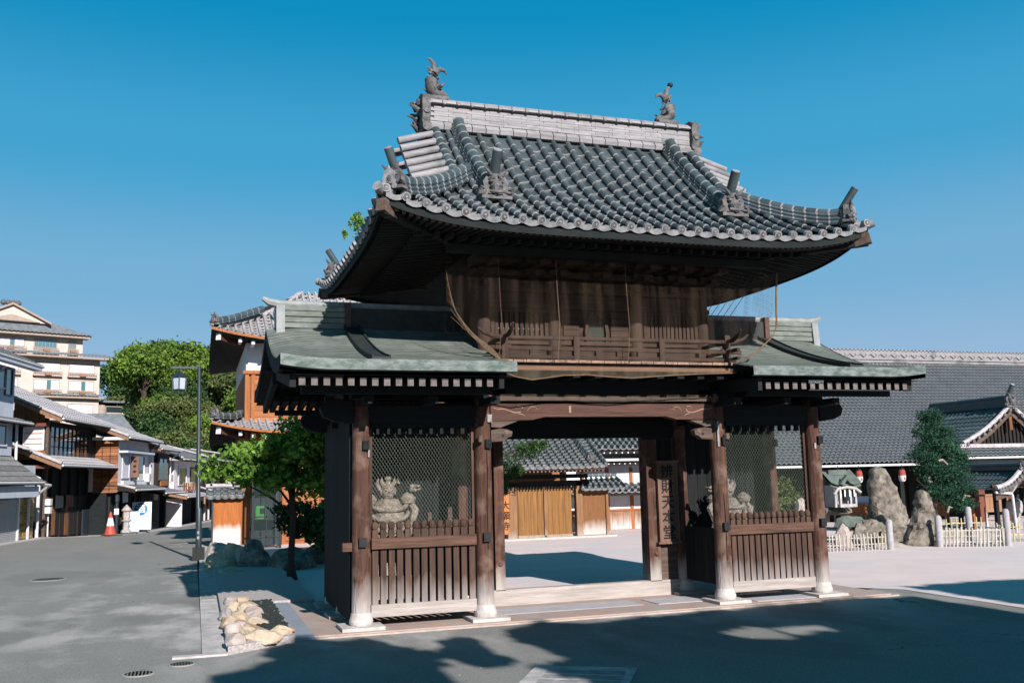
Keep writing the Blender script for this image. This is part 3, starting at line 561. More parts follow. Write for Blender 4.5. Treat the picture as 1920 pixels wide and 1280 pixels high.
# rafters of the main roof
RM = MB().box(-.022, .022, 0, 1, -.06, 0).build('rp', MT['rafter'], fix=False).data
RME = MB().box(-.023, .023, -.004, 0, -.062, 0).build('rp', MT['raftb'], fix=False).data
for o in list(COL.objects):
    if o.name.startswith('rp'): COL.objects.unlink(o)
for side in range(4):
    half = EX if side < 2 else HD; n = 76 if side < 2 else 58
    if side == 1: continue
    for i in range(n):
        a = -half + .12 + i*(2*(half - .12)/(n-1)); u = half - abs(a); ln = min(1.5, max(.15, u))
        for tier in (0, 1):
            i0 = .10 + .42*tier; 
            if ln <= i0 + .08 or (tier and i % 2): continue
            z0 = 4.69 + .16*i0 - .075*tier + upt(u, i0)
            z1 = 4.69 + .16*ln - .075*tier + upt(u, ln)
            y0 = YM - HD + i0; y1 = YM - HD + ln
            p, q, sx = ((Vector((a, y0, z0)), Vector((a, y1, z1)), Vector((1, 0, 0))) if side == 0 else
                        (Vector((-EX + i0, a + YM, z0)), Vector((-EX + ln, a + YM, z1)), Vector((0, -1, 0))) if side == 2 else
                        (Vector((EX - i0, a + YM, z0)), Vector((EX - ln, a + YM, z1)), Vector((0, 1, 0))))
            yv = q - p; zn = sx.cross(yv.normalized()); M_ = frame(p, sx, yv, zn)
            r_ = inst('rafter', RM, mroof, M_)
            if side == 0 and not tier:
                e = bpy.data.objects.new('rafter_end', RME); COL.objects.link(e); e.parent = mroof; M2 = frame(p, sx, yv.normalized(), zn); M2.translation -= wl(mroof); e.matrix_local = M2
for s_ in (-1, 1):
    for yy in (0, 1):
        Y = (lambda y: y) if yy == 0 else (lambda y: 2*YM - y)
        MB().beam((s_*1.9, Y(-.1), 4.78), (s_*(EX - .02), Y(-1.50), 4.83), .11, .13).build('hip_rafter', MT['rafter'], mroof)
        MB().beam((s_*(EX - .14), Y(-1.38), 4.83), (s_*(EX + .0), Y(-1.53), 4.87), .12, .15).build('hip_rafter_end', MT['koryo2'], mroof)
# ---- upper storey
up = MB(); up.box(-1.62, 1.62, .14, 2.14, 3.2, 4.72)
UP = up.build('upper_storey', MT['upper'], G)
for k in range(5): bx('wall_plank', MT['upper'], UP, -.50, -.27, .105, .139, 3.60 + k*.085, 3.68 + k*.085); bx('wall_plank', MT['upper'], UP, .2, .47, .105, .139, 3.60 + k*.085, 3.68 + k*.085)
for x in (-1.64, -.645, .58, 1.62):
    MB().lathe((x, .1, 3.22), [(.095, 0), (.095, 1.05)], 14).build('post', MT['upperv'], UP, smooth=True)
for z0, z1, y0 in ((3.55, 3.6, .07), (4.04, 4.10, .06), (4.26, 4.34, .03), (4.44, 4.52, -.1), (4.6, 4.7, -.3)): bx('tie_beam', MT['upper'], UP, -1.74 - (.1 if z0 > 4.2 else 0), 1.74 + (.1 if z0 > 4.2 else 0), y0, .138, z0, z1)
def slat_window(x0, x1, z0, z1, n):
    w_ = MB(); e = .05; w_.box(x0 - e, x0, .06, .138, z0 - e, z1 + e); w_.box(x1, x1 + e, .06, .138, z0 - e, z1 + e); w_.box(x0, x1, .06, .138, z1, z1 + e); w_.box(x0, x1, .06, .138, z0 - e, z0)
    w_ = w_.build('slatted_window', MT['upper'], UP); bx('dark_opening', MT['ink'], w_, x0, x1, .128, .137, z0, z1)
    for i in range(n):
        xa = x0 + (i + .5)*(x1 - x0)/n; bx('slat', MT['upperv'], w_, xa - .022, xa + .022, .085, .12, z0, z1)
    bx('crossbar', MT['lip'], w_, x0, x1, .121, .127, z0 + .1, z0 + .112)
slat_window(-1.5, -.79, 3.66, 3.98, 10); slat_window(.74, 1.49, 3.66, 4.0, 12)
# cusped centre window
b = MB(); out = [(-.17, 3.60), (-.19, 3.74), (-.165, 3.9), (-.10, 3.99), (-.0, 4.035), (.10, 3.99), (.165, 3.9), (.19, 3.74), (.17, 3.60)]; out = [(x*.95 - .02, z) for x, z in out]
inn = [((x + .02)*.74 - .02, 3.60 + (z - 3.6)*.86) for x, z in out]; n = len(out)
for i in range(n-1): b.add([(out[i][0], .07, out[i][1]), (out[i+1][0], .07, out[i+1][1]), (inn[i+1][0], .07, inn[i+1][1]), (inn[i][0], .07, inn[i][1]), (out[i][0], .14, out[i][1]), (out[i+1][0], .14, out[i+1][1]), (inn[i+1][0], .14, inn[i+1][1]), (inn[i][0], .14, inn[i][1])], [(0,1,2,3), (0,4,5,1), (3,2,6,7)])
cw = b.build('cusped_window', MT['upperv'], UP); MB().add([(x, .133, z) for x, z in inn], [tuple(range(n))]).build('dark_opening', MT['ink'], cw)
b = MB()
for k in range(-9, 14):
    for sg in (-1, 1):
        x0 = k*.036; pts = []
        for t in range(41):
            z = 3.61 + t*.01; x = x0*1.0 + sg*(z - 3.8)*.8 - .02
            if z < 3.97 and abs(x + .02) < .128 - max(0, z - 3.86)*.9: pts.append((x, .118 + .004*sg, z))
        if len(pts) > 1: b.tube([pts[0], pts[-1]], .0045, 4)
b.build('window_lattice', MT['wire'], cw)
for x in (-1.64, -1.0, -.645, -.03, .58, 1.1, 1.62):        # bracket blocks below the eaves
    b = MB()
    for k in range(3): b.box(x - .09 - .05*k, x + .09 + .05*k, -.02 - .19*k, .12, 4.34 + .11*k, 4.41 + .11*k); b.box(x - .045, x + .045, -.12 - .2*k, .12, 4.30 + .11*k, 4.36 + .11*k)
    b.build('bracket', MT['upper'], UP)
b = MB(); b.box(-2.3, 2.3, -.62, -.5, 4.60, 4.70); b.build('eave_purlin', MT['rafter'], UP)
# ---- balcony
BAL = MB().box(-1.66, 1.66, -.62, 2.9, 3.18, 3.22).build('balcony', MT['upper'], G, fix=False)
for i in range(19):
    xa = -1.67 + i*3.34/19; bx('floor_plank', MT['floorw'], BAL, xa, xa + 3.34/19 - .008, -.68, -.3, 3.215, 3.245 + random.uniform(0, .006))
bx('floor_joist', MT['joint'], BAL, -1.66, 1.66, -.64, -.60, 3.12, 3.175)
for k in range(3): bx('railing_rail', MT['upper'], BAL, -1.72, 1.72, -.62 + 0*k, -.565, (3.27, 3.38, 3.52)[k], (3.315, 3.43, 3.56)[k])
for k in range(3): bx('railing_rail', MT['upper'], BAL, 1.565 + .06*0, 1.61, -.9 if k < 2 else -.62, 2.8, (3.275, 3.385, 3.52)[k], (3.31, 3.425, 3.56)[k]); bx('railing_rail', MT['upper'], BAL, -1.61, -1.565, -.62, 2.8, (3.275, 3.385, 3.52)[k], (3.31, 3.425, 3.56)[k])
for x in (-1.59, -.62, .6, 1.59): bx('railing_post', MT['upperv'], BAL, x - .04, x + .04, -.635, -.55, 3.245, 3.56 if abs(x) < 1 else 3.63)
for x in (-1.2, -.3, .0, .3, 1.2): bx('railing_block', MT['upper'], BAL, x - .05, x + .05, -.62, -.56, 3.316, 3.378)
for s_ in (-1, 1):
    MB().tube([(s_*1.5, -.60, 3.54), (s_*1.72, -.60, 3.545), (s_*1.86, -.60, 3.59), (s_*1.93, -.60, 3.65)], [.028, .028, .025, .012], 8).build('upturned_rail_end', MT['upperv'], BAL, smooth=True)
    MB().tube([(s_*1.59, -.5, 3.54), (s_*1.59, -.78, 3.545), (s_*1.59, -.92, 3.60), (s_*1.59, -.98, 3.66)], [.028, .028, .025, .012], 8).build('upturned_rail_end', MT['upperv'], BAL, smooth=True)
    MB().beam((s_*1.5, -.6, 3.42), (s_*1.8, -.6, 3.40), .05, .05).build('rail_end', MT['upperv'], BAL)
b = MB()
for x in [-1.5 + .3*i for i in range(11)]: b.box(x - .05, x + .05, -.55, 0, 3.04, 3.115)
b.build('balcony_bracket', MT['dark'], BAL)
# ---- body under the balcony and behind the copper eaves
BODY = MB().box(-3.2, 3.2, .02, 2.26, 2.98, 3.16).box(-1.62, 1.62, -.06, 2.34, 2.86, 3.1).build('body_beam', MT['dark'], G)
for Yr in (0, YM, 2*YM):
    for x in (-3.29, -1.72, 1.72, 3.29):
        if Yr == YM and abs(x) < 2: pass
        c = MB(); r = .112; c.lathe((x, Yr, .2), [(r*1.03, .018), (r*1.02, .5), (r*.98, 1.6), (r*.95, 2.6)], 20); cobj = c.build('column', MT['col'], G, smooth=True)
        b = MB(); b.lathe((x, Yr, .07), [(.135, 0), (.145, .02), (.146, .06), (.132, .10), (.124, .135), (.120, .15)], 20); b.build('base_stone', MT['stone'], G, smooth=True)
        bx('base_slab', MT['slab'] if Yr else MT['stone'], G, x - .235 if x > -3 else x - .26, x + .25, Yr - .25, Yr + .25, .0, .075)
        if Yr == 0 or abs(x) > 3:
            bx('wedge_block', MT['black'], cobj, x - .045, x + .045, Yr - .155, Yr - .08, 1.0, 1.11); bx('wedge_block', MT['dark'], cobj, x + .0, x + .08, Yr - .15, Yr - .08, 2.17, 2.28)
        b = MB(); b.box(x - .13, x + .13, Yr - .13, Yr + .13, 2.80, 2.86); b.box(x - .3, x + .3, Yr - .06, Yr + .06, 2.86, 2.93); b.build('capital', MT['dark'], cobj)
bx('paper_slip', MT['lip'], G, -1.68, -1.62, -.119, -.114, 2.50, 2.60); bx('paper_slip', MT['lip'], G, 3.24, 3.27, -.115, -.11, 2.10, 2.18); bx('paper_slip', MT['lip'], G, 1.66, 1.69, -.118, -.112, 2.15, 2.5); bx('paper_slip', MT['lip'], G, -3.22, -3.20, -.112, -.108, 2.08, 2.17)
# cracks in two columns
MB().tube([(-1.70, -.117, .9), (-1.705, -.119, 1.5), (-1.69, -.118, 1.9), (-1.70, -.115, 2.2)], [.003, .007, .006, .002], 5).build('crack', MT['ink'], G)
MB().tube([(1.71, -.117, .6), (1.72, -.119, 1.1), (1.71, -.118, 1.5)], [.003, .007, .002], 5).build('crack', MT['ink'], G)
for Yr in (0, YM, 2*YM):
    for a, c in ((-3.5, -1.8), (1.8, 3.5)):
        bx('tie_beam', MT['dark'], G, a, c, Yr - .05, Yr + .05, 2.50, 2.66); bx('tie_beam', MT['dark'], G, a, c, Yr - .07, Yr + .07, 2.66, 2.72)
for x in (-3.29, 3.29, -1.72, 1.72):
    bx('tie_beam', MT['dark'], G, x - .05, x + .05, .05, 2.23, 2.50, 2.68)
for Yr in (0, 2*YM):
    bx('eave_girder', MT['dark'], G, -4.1, -1.8, Yr - .75 if Yr == 0 else Yr + .67, Yr - .67 if Yr == 0 else Yr + .75, 2.80, 2.88); bx('eave_girder', MT['dark'], G, 1.8, 4.1, Yr - .75 if Yr == 0 else Yr + .67, Yr - .67 if Yr == 0 else Yr + .75, 2.80, 2.88)
    b = MB()
    for x in (-3.29, -2.5, -1.72, 1.72, 2.5, 3.29): b.box(x - .06, x + .06, Yr - .6 if Yr == 0 else Yr, Yr if Yr == 0 else Yr + .6, 2.70, 2.79)
    b.build('bracket_arm', MT['dark'], G)
for yy in (-1, 1):        # beam noses
    Yr = 0 if yy < 0 else 2*YM
    b = MB(); b.prism([(3.4, 2.50), (3.62, 2.52), (3.76, 2.58), (3.80, 2.68), (3.74, 2.76), (3.6, 2.80), (3.4, 2.78)], Yr - .08, Yr + .08); b.build('elephant_nose', MT['dark'], G)
    b = MB(); b.prism([(-3.4, 2.50), (-3.62, 2.52), (-3.76, 2.58), (-3.80, 2.68), (-3.74, 2.76), (-3.6, 2.80), (-3.4, 2.78)], Yr - .08, Yr + .08); b.build('elephant_nose', MT['dark'], G)
bx('rail_stub', MT['rail'], G, -3.52, -3.405, -.05, .05, .95, 1.05)
# fences of both bays
def bay(x0, x1, n, zr, zt):
    bx('sill_board', MT['sill'], G, x0, x1, -.035, .035, .155, .30); bx('fence_rail', MT['rail'], G, x0 - .04 if x0 > 0 else x0, x1, -.075, -.03, zr - .065, zr + .065)
    d = (x1 - x0)/n
    for i in range(n):
        x = x0 + d*(i + .5); w_ = .036; b = MB(); b.box(x - w_, x + w_, -.028, .028, .30, zt - .10); b.lathe((x, 0, zt - .10), [(.030, 0), (.042, .02), (.044, .055), (.034, .085), (.012, .10)], 8); b.build('picket', MT['picket'], G)
bay(-3.17, -1.84, 13, 1.03, 1.29); bay(1.84, 3.17, 14, 1.0, 1.235)
def lattice(x0, x1, z0, z1, y, dx, dz, par, r=.0017):
    b = MB(); sl = dz/dx; H = z1 - z0; W_ = x1 - x0; k = -int(H/dz) - 2
    while k*dx < W_ + H/sl + dx:
        for sg in (-1, 1):
            # line x = x0 + k*dx + sg*(z-z0)/sl
            xa = x0 + k*dx; pts = []
            if sg == -1: xa += 0
            za, zb = z0, z1
            fx_ = lambda z: xa + sg*(z - z0)/sl
            lo, hi = z0, z1
            for X in (x0, x1):
                zc = z0 + sg*(X - xa)*sl
                inc = sg > 0
                if X == x0: (lo := max(lo, zc)) if inc else (hi := min(hi, zc))
                else: (hi := min(hi, zc)) if inc else (lo := max(lo, zc))
            if hi - lo > .01: b.tube([(fx_(lo), y + .003*sg, lo), (fx_(hi), y + .003*sg, hi)], r, 3, cap=False)
        k += 1
    return b.build('wire_lattice', MT['wire'], par, fix=False)
lattice(-3.17, -1.86, 1.0, 2.55, .05, .042, .066, G); lattice(1.85, 3.14, 1.0, 2.55, .05, .042, .066, G)
for s_ in (-1, 1): bx('lattice_frame', MT['picket'], G, s_*3.165 - .02, s_*3.165 + .02, .02, .08, .3, 2.5); bx('lattice_frame', MT['picket'], G, s_*1.845 - .02, s_*1.845 + .02, .02, .08, .3, 2.5)
# notched valance above the wire
b = MB()
for a, c in ((-3.17, -1.85), (1.85, 3.17)):
    b.box(a, c, -.04, .04, 2.44, 2.5)
    for i in range(9): xx = a + .07 + i*(c - a - .1)/9; b.box(xx, xx + .05, -.03, .03, 2.36, 2.44)
b.build('notched_valance', MT['dark'], G)
# back boards of the bays, passage screens and side walls: single boards
def boards(x0, x1, y0, y1, z0, z1, n, name='wall_board', m='darkv'):
    for i in range(n):
        t0, t1 = i/n, (i + .96)/n
        if abs(x1 - x0) > abs(y1 - y0): bx(name, MT[m], G, x0 + (x1-x0)*t0, x0 + (x1-x0)*t1, y0, y1, z0, z1)
        else: bx(name, MT[m], G, x0, x1, y0 + (y1-y0)*t0, y0 + (y1-y0)*t1, z0, z1)
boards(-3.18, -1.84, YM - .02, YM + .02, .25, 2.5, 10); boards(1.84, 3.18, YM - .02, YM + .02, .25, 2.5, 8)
boards(-3.42, -3.39, YM - .06, 2*YM + .14, .12, 2.6, 12); boards(-3.42, -3.39, .08, YM - .07, .12, 2.6, 10)  # left side boards, set outside the columns to put dark shade over them
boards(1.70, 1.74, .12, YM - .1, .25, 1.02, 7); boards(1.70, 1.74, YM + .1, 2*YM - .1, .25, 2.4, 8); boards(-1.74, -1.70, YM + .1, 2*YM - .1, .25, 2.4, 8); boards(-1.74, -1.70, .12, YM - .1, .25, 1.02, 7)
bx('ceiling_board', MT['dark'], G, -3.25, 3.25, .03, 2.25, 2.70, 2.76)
for i in range(5): bx('rear_picket_rail', MT['darkv'], G, 2.9 + i*.075, 2.93 + i*.075, 2*YM - .02, 2*YM + .02, .3, 1.1)
# lintel (rainbow beam)
KB = MB().prism([(-1.63, 2.52), (-1.05, 2.53), (-.88, 2.57), (.88, 2.57), (1.05, 2.53), (1.63, 2.52), (1.63, 2.74), (-1.63, 2.74)], -.10, .06).build('rainbow_beam', MT['koryo'], G)
bx('name_slip', MT['carve'], KB, -.545, -.515, -.106, -.101, 2.62, 2.71)
for s_ in (-1, 1):   # carved swirls as raised line relief
    def C(pts, r): MB().tube([(s_*x, -.101, z) for x, z in pts], r, 6).build('carved_swirl', MT['carve'], KB, smooth=True)
    C([(1.60, 2.69), (1.54, 2.665), (1.46, 2.67), (1.38, 2.645), (1.30, 2.62), (1.22, 2.63), (1.19, 2.67), (1.21, 2.705), (1.26, 2.71), (1.29, 2.69), (1.265, 2.672)], [.004, .006, .008, .009, .010, .010, .009, .008, .006, .005, .003])
    C([(1.13, 2.65), (1.08, 2.70), (1.03, 2.70), (.99, 2.675), (1.03, 2.66), (.93, 2.68)], [.003, .005, .005, .004, .003, .001])
    C([(1.26, 2.61), (1.20, 2.60), (1.16, 2.575)], [.005, .006, .002])
    MB().prism([(s_*x, z) for x, z in [(1.62, 2.515), (1.62, 2.44), (1.5, 2.43), (1.42, 2.46), (1.26, 2.515)]], -.085, .05).build('support_block', MT['koryo2'], KB)
    n_ = MB().prism([(s_*x, z) for x, z in [(1.62, 2.40), (1.62, 2.25), (1.44, 2.26), (1.40, 2.30), (1.34, 2.32), (1.33, 2.38), (1.40, 2.41), (1.5, 2.42)]], -.07, .05).build('carved_nose', MT['koryo2'], KB)
    MB().tube([(s_*1.46, -.072, 2.33), (s_*1.46, -.06, 2.33)], .02, 10).build('peg_hole', MT['ink'], n_)
    MB().tube([(s_*1.38, -.073, 2.365), (s_*1.40, -.073, 2.39), (s_*1.44, -.073, 2.38), (s_*1.42, -.073, 2.355), (s_*1.39, -.073, 2.36)], .006, 5).build('carved_swirl', MT['carve'], n_)
    MB().tube([(s_*1.79, -.15, 2.25), (s_*1.79, -.16, 2.33)], [.035, .03], 8).build('cloud_block', MT['koryo2'], KB)
NB = MB().box(-1.56, 1.60, -.13, .02, 2.78, 2.835).build('netted_beam', MT['koryo2'], G)
b = MB(); b.grid(lambda a, c: Vector((-1.60 + 3.24*a, -.14 - .02*math.sin(a*40)*.3, 2.765 + .09*c + .008*math.sin(a*9))), 60, 2)
b.build('bird_net', MT['netd'], NB)
MB().lathe((1.66, -.1, 2.76), [(.03, 0), (.06, .03), (.05, .08), (.03, .12)], 10).build('net_bundle', MT['rope'], NB, smooth=True)
MB().tube([(-1.60, -.13, 2.80), (-1.66, -.13, 2.85), (-1.68, -.13, 2.95)], [.02, .012, .004], 6).build('net_bundle', MT['rope'], NB, smooth=True)
# door row
for x0, x1 in ((-1.24, -1.10), (1.13, 1.31)): bx('door_post', MT['col'], G, x0, x1, YM - .07, YM + .07, .24, 2.3)
bx('door_head', MT['dark'], G, -1.6, 1.6, YM - .06, YM + .06, 2.33, 2.70); bx('threshold', MT['sill'], G, -1.5, 1.62, YM - .07, YM + .07, .036, .25)
bx('side_panel', MT['koryo2'], G, 1.312, 1.60, YM - .03, YM + .03, .25, .76); boards(1.32, 1.6, YM - .0, YM + .02, .77, 2.3, 3); boards(-1.6, -1.25, YM - .02, YM + .02, .25, 2.3, 3)
MB().tube([(1.24, YM - .10, .63), (1.24, YM - .06, .63)], [.02, .045], 12).build('door_knob_plate', MT['rail'], G, smooth=True)
MB().tube([(-1.17, YM - .085, .60), (-1.17, YM - .06, .60)], [.03, .035], 12).build('door_knob_plate', MT['rail'], G, smooth=True)
# ---- copper roofs
def cz(x, y):
    v = 2.3 - abs(y - YM); ax = abs(x); z = 3.14 + .17*v + .068*v*v
    e = max(0, (ax - 3.75)/.62); z -= .10*e*e*math.sin(min(1, v/2.3)*math.pi*.75); z += .05*e**2*max(0, 1 - v/.5)
    return z
for s_ in (-1, 1):
    cr = MB()
    def fn(a, c, dz=0):
        y = YM - 2.3 + 4.6*c; x = s_*(1.62 + (4.37 - 1.62)*a + .0); st = .012*((c*112) % 1 if c < .5 else (1 - (c*112) % 1)); return Vector((x, y, cz(x, y) + dz + .006))
    CR = cr.grid(lambda a, c: fn(a, c), 28, 24).build('copper_roof', MT['copper'], G)
    # copper sheet courses: overlapping strips, one mesh of many thin steps
    cs = MB(); N_ = 19
    for k in range(N_):
        for yy in (-1, 1):
            if yy == 1 and s_ == 1: continue
            v0 = 2.25*k/N_; v1 = 2.25*(k+1.05)/N_; na = 26
            vs = []
            for (v, dz) in ((v0, .006), (v0, .016), (v1, .009)):
                for i in range(na+1):
                    x = s_*(1.64 + (4.36 - 1.64)*i/na); y = YM + yy*(2.3 - v); vs.append((x, y, cz(x, y) + dz + .0015*math.sin(i*2.1 + k)))
            q = na+1; cs.add(vs, [(i, i+1, q+i+1, q+i) for i in range(na)], 1); cs.add(vs, [(q+i, q+i+1, 2*q+i+1, 2*q+i) for i in range(na)], 0)
    cs.build('copper_sheet_courses', [MT['copper'], MT['copperm']], CR, kind='stuff')
    for yy in (-1, 1):
        ye = YM + yy*2.3
        b = MB(); n = 24
        vs = []
        for i in range(n+1):
            x = s_*(1.62 + 2.75*i/n); z = cz(x, ye) + .02
            vs += [(x, ye + yy*.015, z), (x, ye + yy*.02, z - .125), (x, ye - yy*.06, z - .135)]
        b.add(vs, [f for i in range(n) for f in ((3*i, 3*i+1, 3*i+4, 3*i+3), (3*i+1, 3*i+2, 3*i+5, 3*i+4))]); b.build('eave_lip', MT['copperl'], CR, smooth=False)
        # dark raised strip running down the slope
        b = MB(); n = 14; vs = []
        for i in range(n+1):
            y = YM + yy*(2.3 - 2.2*i/n); x0, x1 = s_*3.15, s_*3.34
            z = cz(s_*3.25, y); vs += [(x0, y, z + .01), (x0, y, z + .05), (x1, y, z + .05), (x1, y, z + .01)]
        b.add(vs, [(4*i+j, 4*i+j+1, 4*i+j+5, 4*i+j+4) for i in range(n) for j in range(3)] + [(0, 1, 2, 3)]); 
        for e in (3.145, 3.345):
            for i in range(n):
                ya, yb = YM + yy*(2.3 - 2.2*i/n), YM + yy*(2.3 - 2.2*(i+1)/n); b.beam((s_*e, ya, cz(s_*e, ya) + .045), (s_*e, yb, cz(s_*e, yb) + .045), .02, .05)
        b.build('raised_strip', MT['copperd'], CR)
        # verge (barge) board and rafters under the eave
        b = MB(); n = 12
        vs = []
        for i in range(n+1):
            y = YM + yy*(2.3 - 2.3*i/n); z = cz(s_*4.37, y); vs += [(s_*4.375, y, z + .02), (s_*4.38, y, z - .16), (s_*4.2, y, z - .18)]
        b.add(vs, [(3*i+j, 3*i+j+1, 3*i+j+4, 3*i+j+3) for i in range(n) for j in range(2)]); b.build('barge_board', MT['dark'], CR)
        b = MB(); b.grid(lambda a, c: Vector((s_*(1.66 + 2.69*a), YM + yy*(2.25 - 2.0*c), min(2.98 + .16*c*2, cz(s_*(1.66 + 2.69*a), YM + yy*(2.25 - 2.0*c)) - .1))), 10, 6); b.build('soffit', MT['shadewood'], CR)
        nr = 17
        for i in range(nr):
            x = s_*(1.92 + i*(4.12 - 1.92)/(nr-1)); ye2 = YM + yy*2.17
            r_ = MB().beam((x, ye2, 2.905), (x, YM + yy*1.2, 3.0), .075, .085).build('rafter', MT['rafter'], CR)
            if yy == -1: bx('rafter_tip', MT['raftw'], r_, x - .036, x + .036, ye2 - .006, ye2 + .001, 2.868, 2.947); bx('rafter_tip_lit_edge', MT['stone'], r_, x - .037, x + .037, ye2 - .009, ye2 + .001, 2.9475, 2.957)  # tip and its top edge carry the sun on rafter ends as pale colour
        MB().beam((s_*4.22, YM + yy*2.15, 2.93), (s_*4.22, YM + yy*.3, 3.2), .07, .16).build('verge_rafter', MT['rafter'], CR); MB().beam((s_*1.78, YM + yy*2.2, 2.93), (s_*1.78, YM + yy*1.2, 2.98), .06, .17).build('verge_rafter', MT['rafter'], CR)
    # ridge: stacked copper mouldings with pale cap and upturned tip
    for k in range(4): bx('ridge_moulding', MT['copper'], CR, min(s_*3.34, s_*4.14), max(s_*3.34, s_*4.14), YM - .15 + .008*(k % 2) , YM + .15 - .008*(k % 2), 3.84 + k*.078, 3.84 + k*.078 + .066)
    bx('ridge_core', MT['copperd'], CR, min(s_*1.7, s_*4.12), max(s_*1.7, s_*4.12), YM - .13, YM + .13, 3.75, 4.13)
    bx('ridge_end_brown', MT['copperr'], CR, min(s_*3.26, s_*3.34), max(s_*3.26, s_*3.34), YM - .17, YM + .17, 3.83, 4.2)
    b = MB(); b.tube([(s_*1.7, YM, 4.17), (s_*4.2, YM, 4.175), (s_*4.33, YM, 4.2), (s_*4.42, YM, 4.25)], [.06, .06, .055, .03], 8); b.build('ridge_cap', MT['copperb'], CR, smooth=True)
    b = MB(); b.prism([(YM - .19, 3.80), (YM - .22, 3.66), (YM - .15, 3.64), (YM + .15, 3.64), (YM + .22, 3.66), (YM + .19, 3.80), (YM + .16, 4.14), (YM - .16, 4.14)], s_*4.14, s_*4.25, 'x'); b.build('ridge_end_shield', MT['copperb'], CR)
    bx('side_wall', MT['darkv'], CR, min(s_*3.42, s_*3.47), max(s_*3.42, s_*3.47), YM - .9, YM + .9, 2.7, 3.4)
# ---- nets
def netsheet(pl, pr, n, m, M, name='bird_net', amp=.03, fr=30):
    """pl, pr: left and right edge polylines top to bottom"""
    def at(pts, t):
        k = (len(pts)-1)*t; i = min(int(k), len(pts)-2); return Vector(pts[i]).lerp(Vector(pts[i+1]), k - i)
    b = MB(); b.grid(lambda a, c: at(pl, c).lerp(at(pr, c), a) + Vector((0, amp*math.sin(a*fr + 2*math.sin(c*3))*(.3 + .7*c), 0)), n, m); return b.build(name, M, G)
N1 = netsheet([(-2.37, -.72, 4.5), (-2.36, -.74, 3.97), (-2.15, -.76, 3.6), (-1.95, -.77, 3.38), (-1.72, -.76, 3.22)], [(2.36, -.72, 4.5), (2.24, -.74, 3.97), (2.18, -.76, 3.6), (2.0, -.77, 3.42), (1.66, -.76, 3.24)], 90, 12, MT['net'])
b = MB(); low = [(-1.75, 3.14), (-1.5, 3.03), (-1.27, 2.99), (-1.05, 3.02), (-.84, 3.05), (-.5, 3.06), (-.25, 3.04), (.1, 3.025), (.58, 3.06), (1.1, 3.09), (1.66, 3.11)]
for i in range(len(low)-1): b.add([(low[i][0], -.70, low[i][1]), (low[i+1][0], -.70, low[i+1][1]), (low[i+1][0], -.70, 3.165), (low[i][0], -.70, 3.165)], [(0, 1, 2, 3)])
b.build('bird_net', MT['netd'], G); MB().tube([(x, -.702, z) for x, z in low], .008, 5).build('net_rope', MT['rope'], G)
for x, z0, r in ((-1.69, 3.3, .003), (-.92, 3.24, .005), (.05, 3.24, .004)):
    MB().tube([(x, -.745, 4.5), (x + .01, -.75, 4.1 if z0 < 4 else 4.35), (x + .02, -.77, (z0 + 4.1)/2), (x - .02, -.78, z0)], [r, r*.8, r, r], 5).build('net_rope', MT['rope'], G)
for k in range(7):
    o_ = k*.05
    MB().tube([(-2.37 + o_*.2, -.74, 4.35 - o_*2), (-2.30 + o_*.5, -.76, 3.9 - o_), (-2.1 + o_*.7, -.77, 3.55 - o_*.4), (-1.85 + o_*.3, -.78, 3.32), (-1.66, -.76, 3.2)], [.002, .003, .004, .004, .005], 5).build('net_fold', MT['rope'], G)
netsheet([(2.36, -.7, 4.55), (2.3, -.72, 4.0), (2.1, -.74, 3.5)], [(2.3, 2.4, 4.6), (2.1, 2.4, 4.0), (1.8, 2.4, 3.5)], 40, 8, MT['nets'], amp=.05)
netsheet([(-2.37, -.7, 4.55), (-2.3, -.72, 4.0), (-1.9, -.74, 3.35)], [(-2.3, 2.4, 4.6), (-2.2, 2.4, 4.0), (-1.8, 2.4, 3.5)], 30, 8, MT['net'], amp=.02)
for k in range(12):
    y = .2 + .19*k; MB().tube([(2.35 - .02*k, y - .6, 4.62), (2.20 - .02*k, y, 4.1), (2.0 - .02*k, y + .5, 3.6)], [.003, .006, .004], 4).build('net_fold', MT['poled'], G)
MB().tube([(2.37, -.72, 4.5), (2.33, -.73, 4.1), (2.30, -.75, 3.75), (2.2, -.77, 3.6), (1.95, -.78, 3.4), (1.68, -.77, 3.26)], [.012, .014, .013, .01, .012, .012], 6).build('net_rope', MT['rope'], G)
# hanging sign with brushed characters
def text(body, size, M, name, m, parent, ext=.002):
    c = bpy.data.curves.new('t', 'FONT'); c.body = body; c.size = size; c.align_x = 'CENTER'; c.align_y = 'CENTER'; c.extrude = ext; c.offset = size*.012; o = bpy.data.objects.new('t', c); COL.objects.link(o)
    dg = bpy.context.evaluated_depsgraph_get(); me = bpy.data.meshes.new_from_object(o.evaluated_get(dg)); bpy.data.objects.remove(o); bpy.data.curves.remove(c)
    me.materials.clear(); me.materials.append(m); me.transform(M); me.transform(Matrix.Translation(-wl(parent)))
    q = bpy.data.objects.new(name, me); COL.objects.link(q); q.parent = parent; WL[q.name] = wl(parent); return q
FRONT = Matrix.Rotation(R_(90), 4, 'X')
t = root('hanging_sign', 'tall brown wooden signboard with brushed black characters beside the gate doorway', 'sign', (1.44, 1.0, .78))
bx('board', MT['signw'], t, 1.30, 1.58, 1.02, 1.05, .80, 1.95, )
for a in ((1.275, 1.30, .80, 1.95), (1.58, 1.605, .80, 1.95)): bx('frame_strip', MT['signw'], t, a[0], a[1], 1.0, 1.06, a[2], a[3])
bx('frame_strip', MT['signw'], t, 1.25, 1.63, .99, 1.06, .77, .80); bx('frame_strip', MT['signw'], t, 1.25, 1.63, .99, 1.06, 1.95, 1.985)
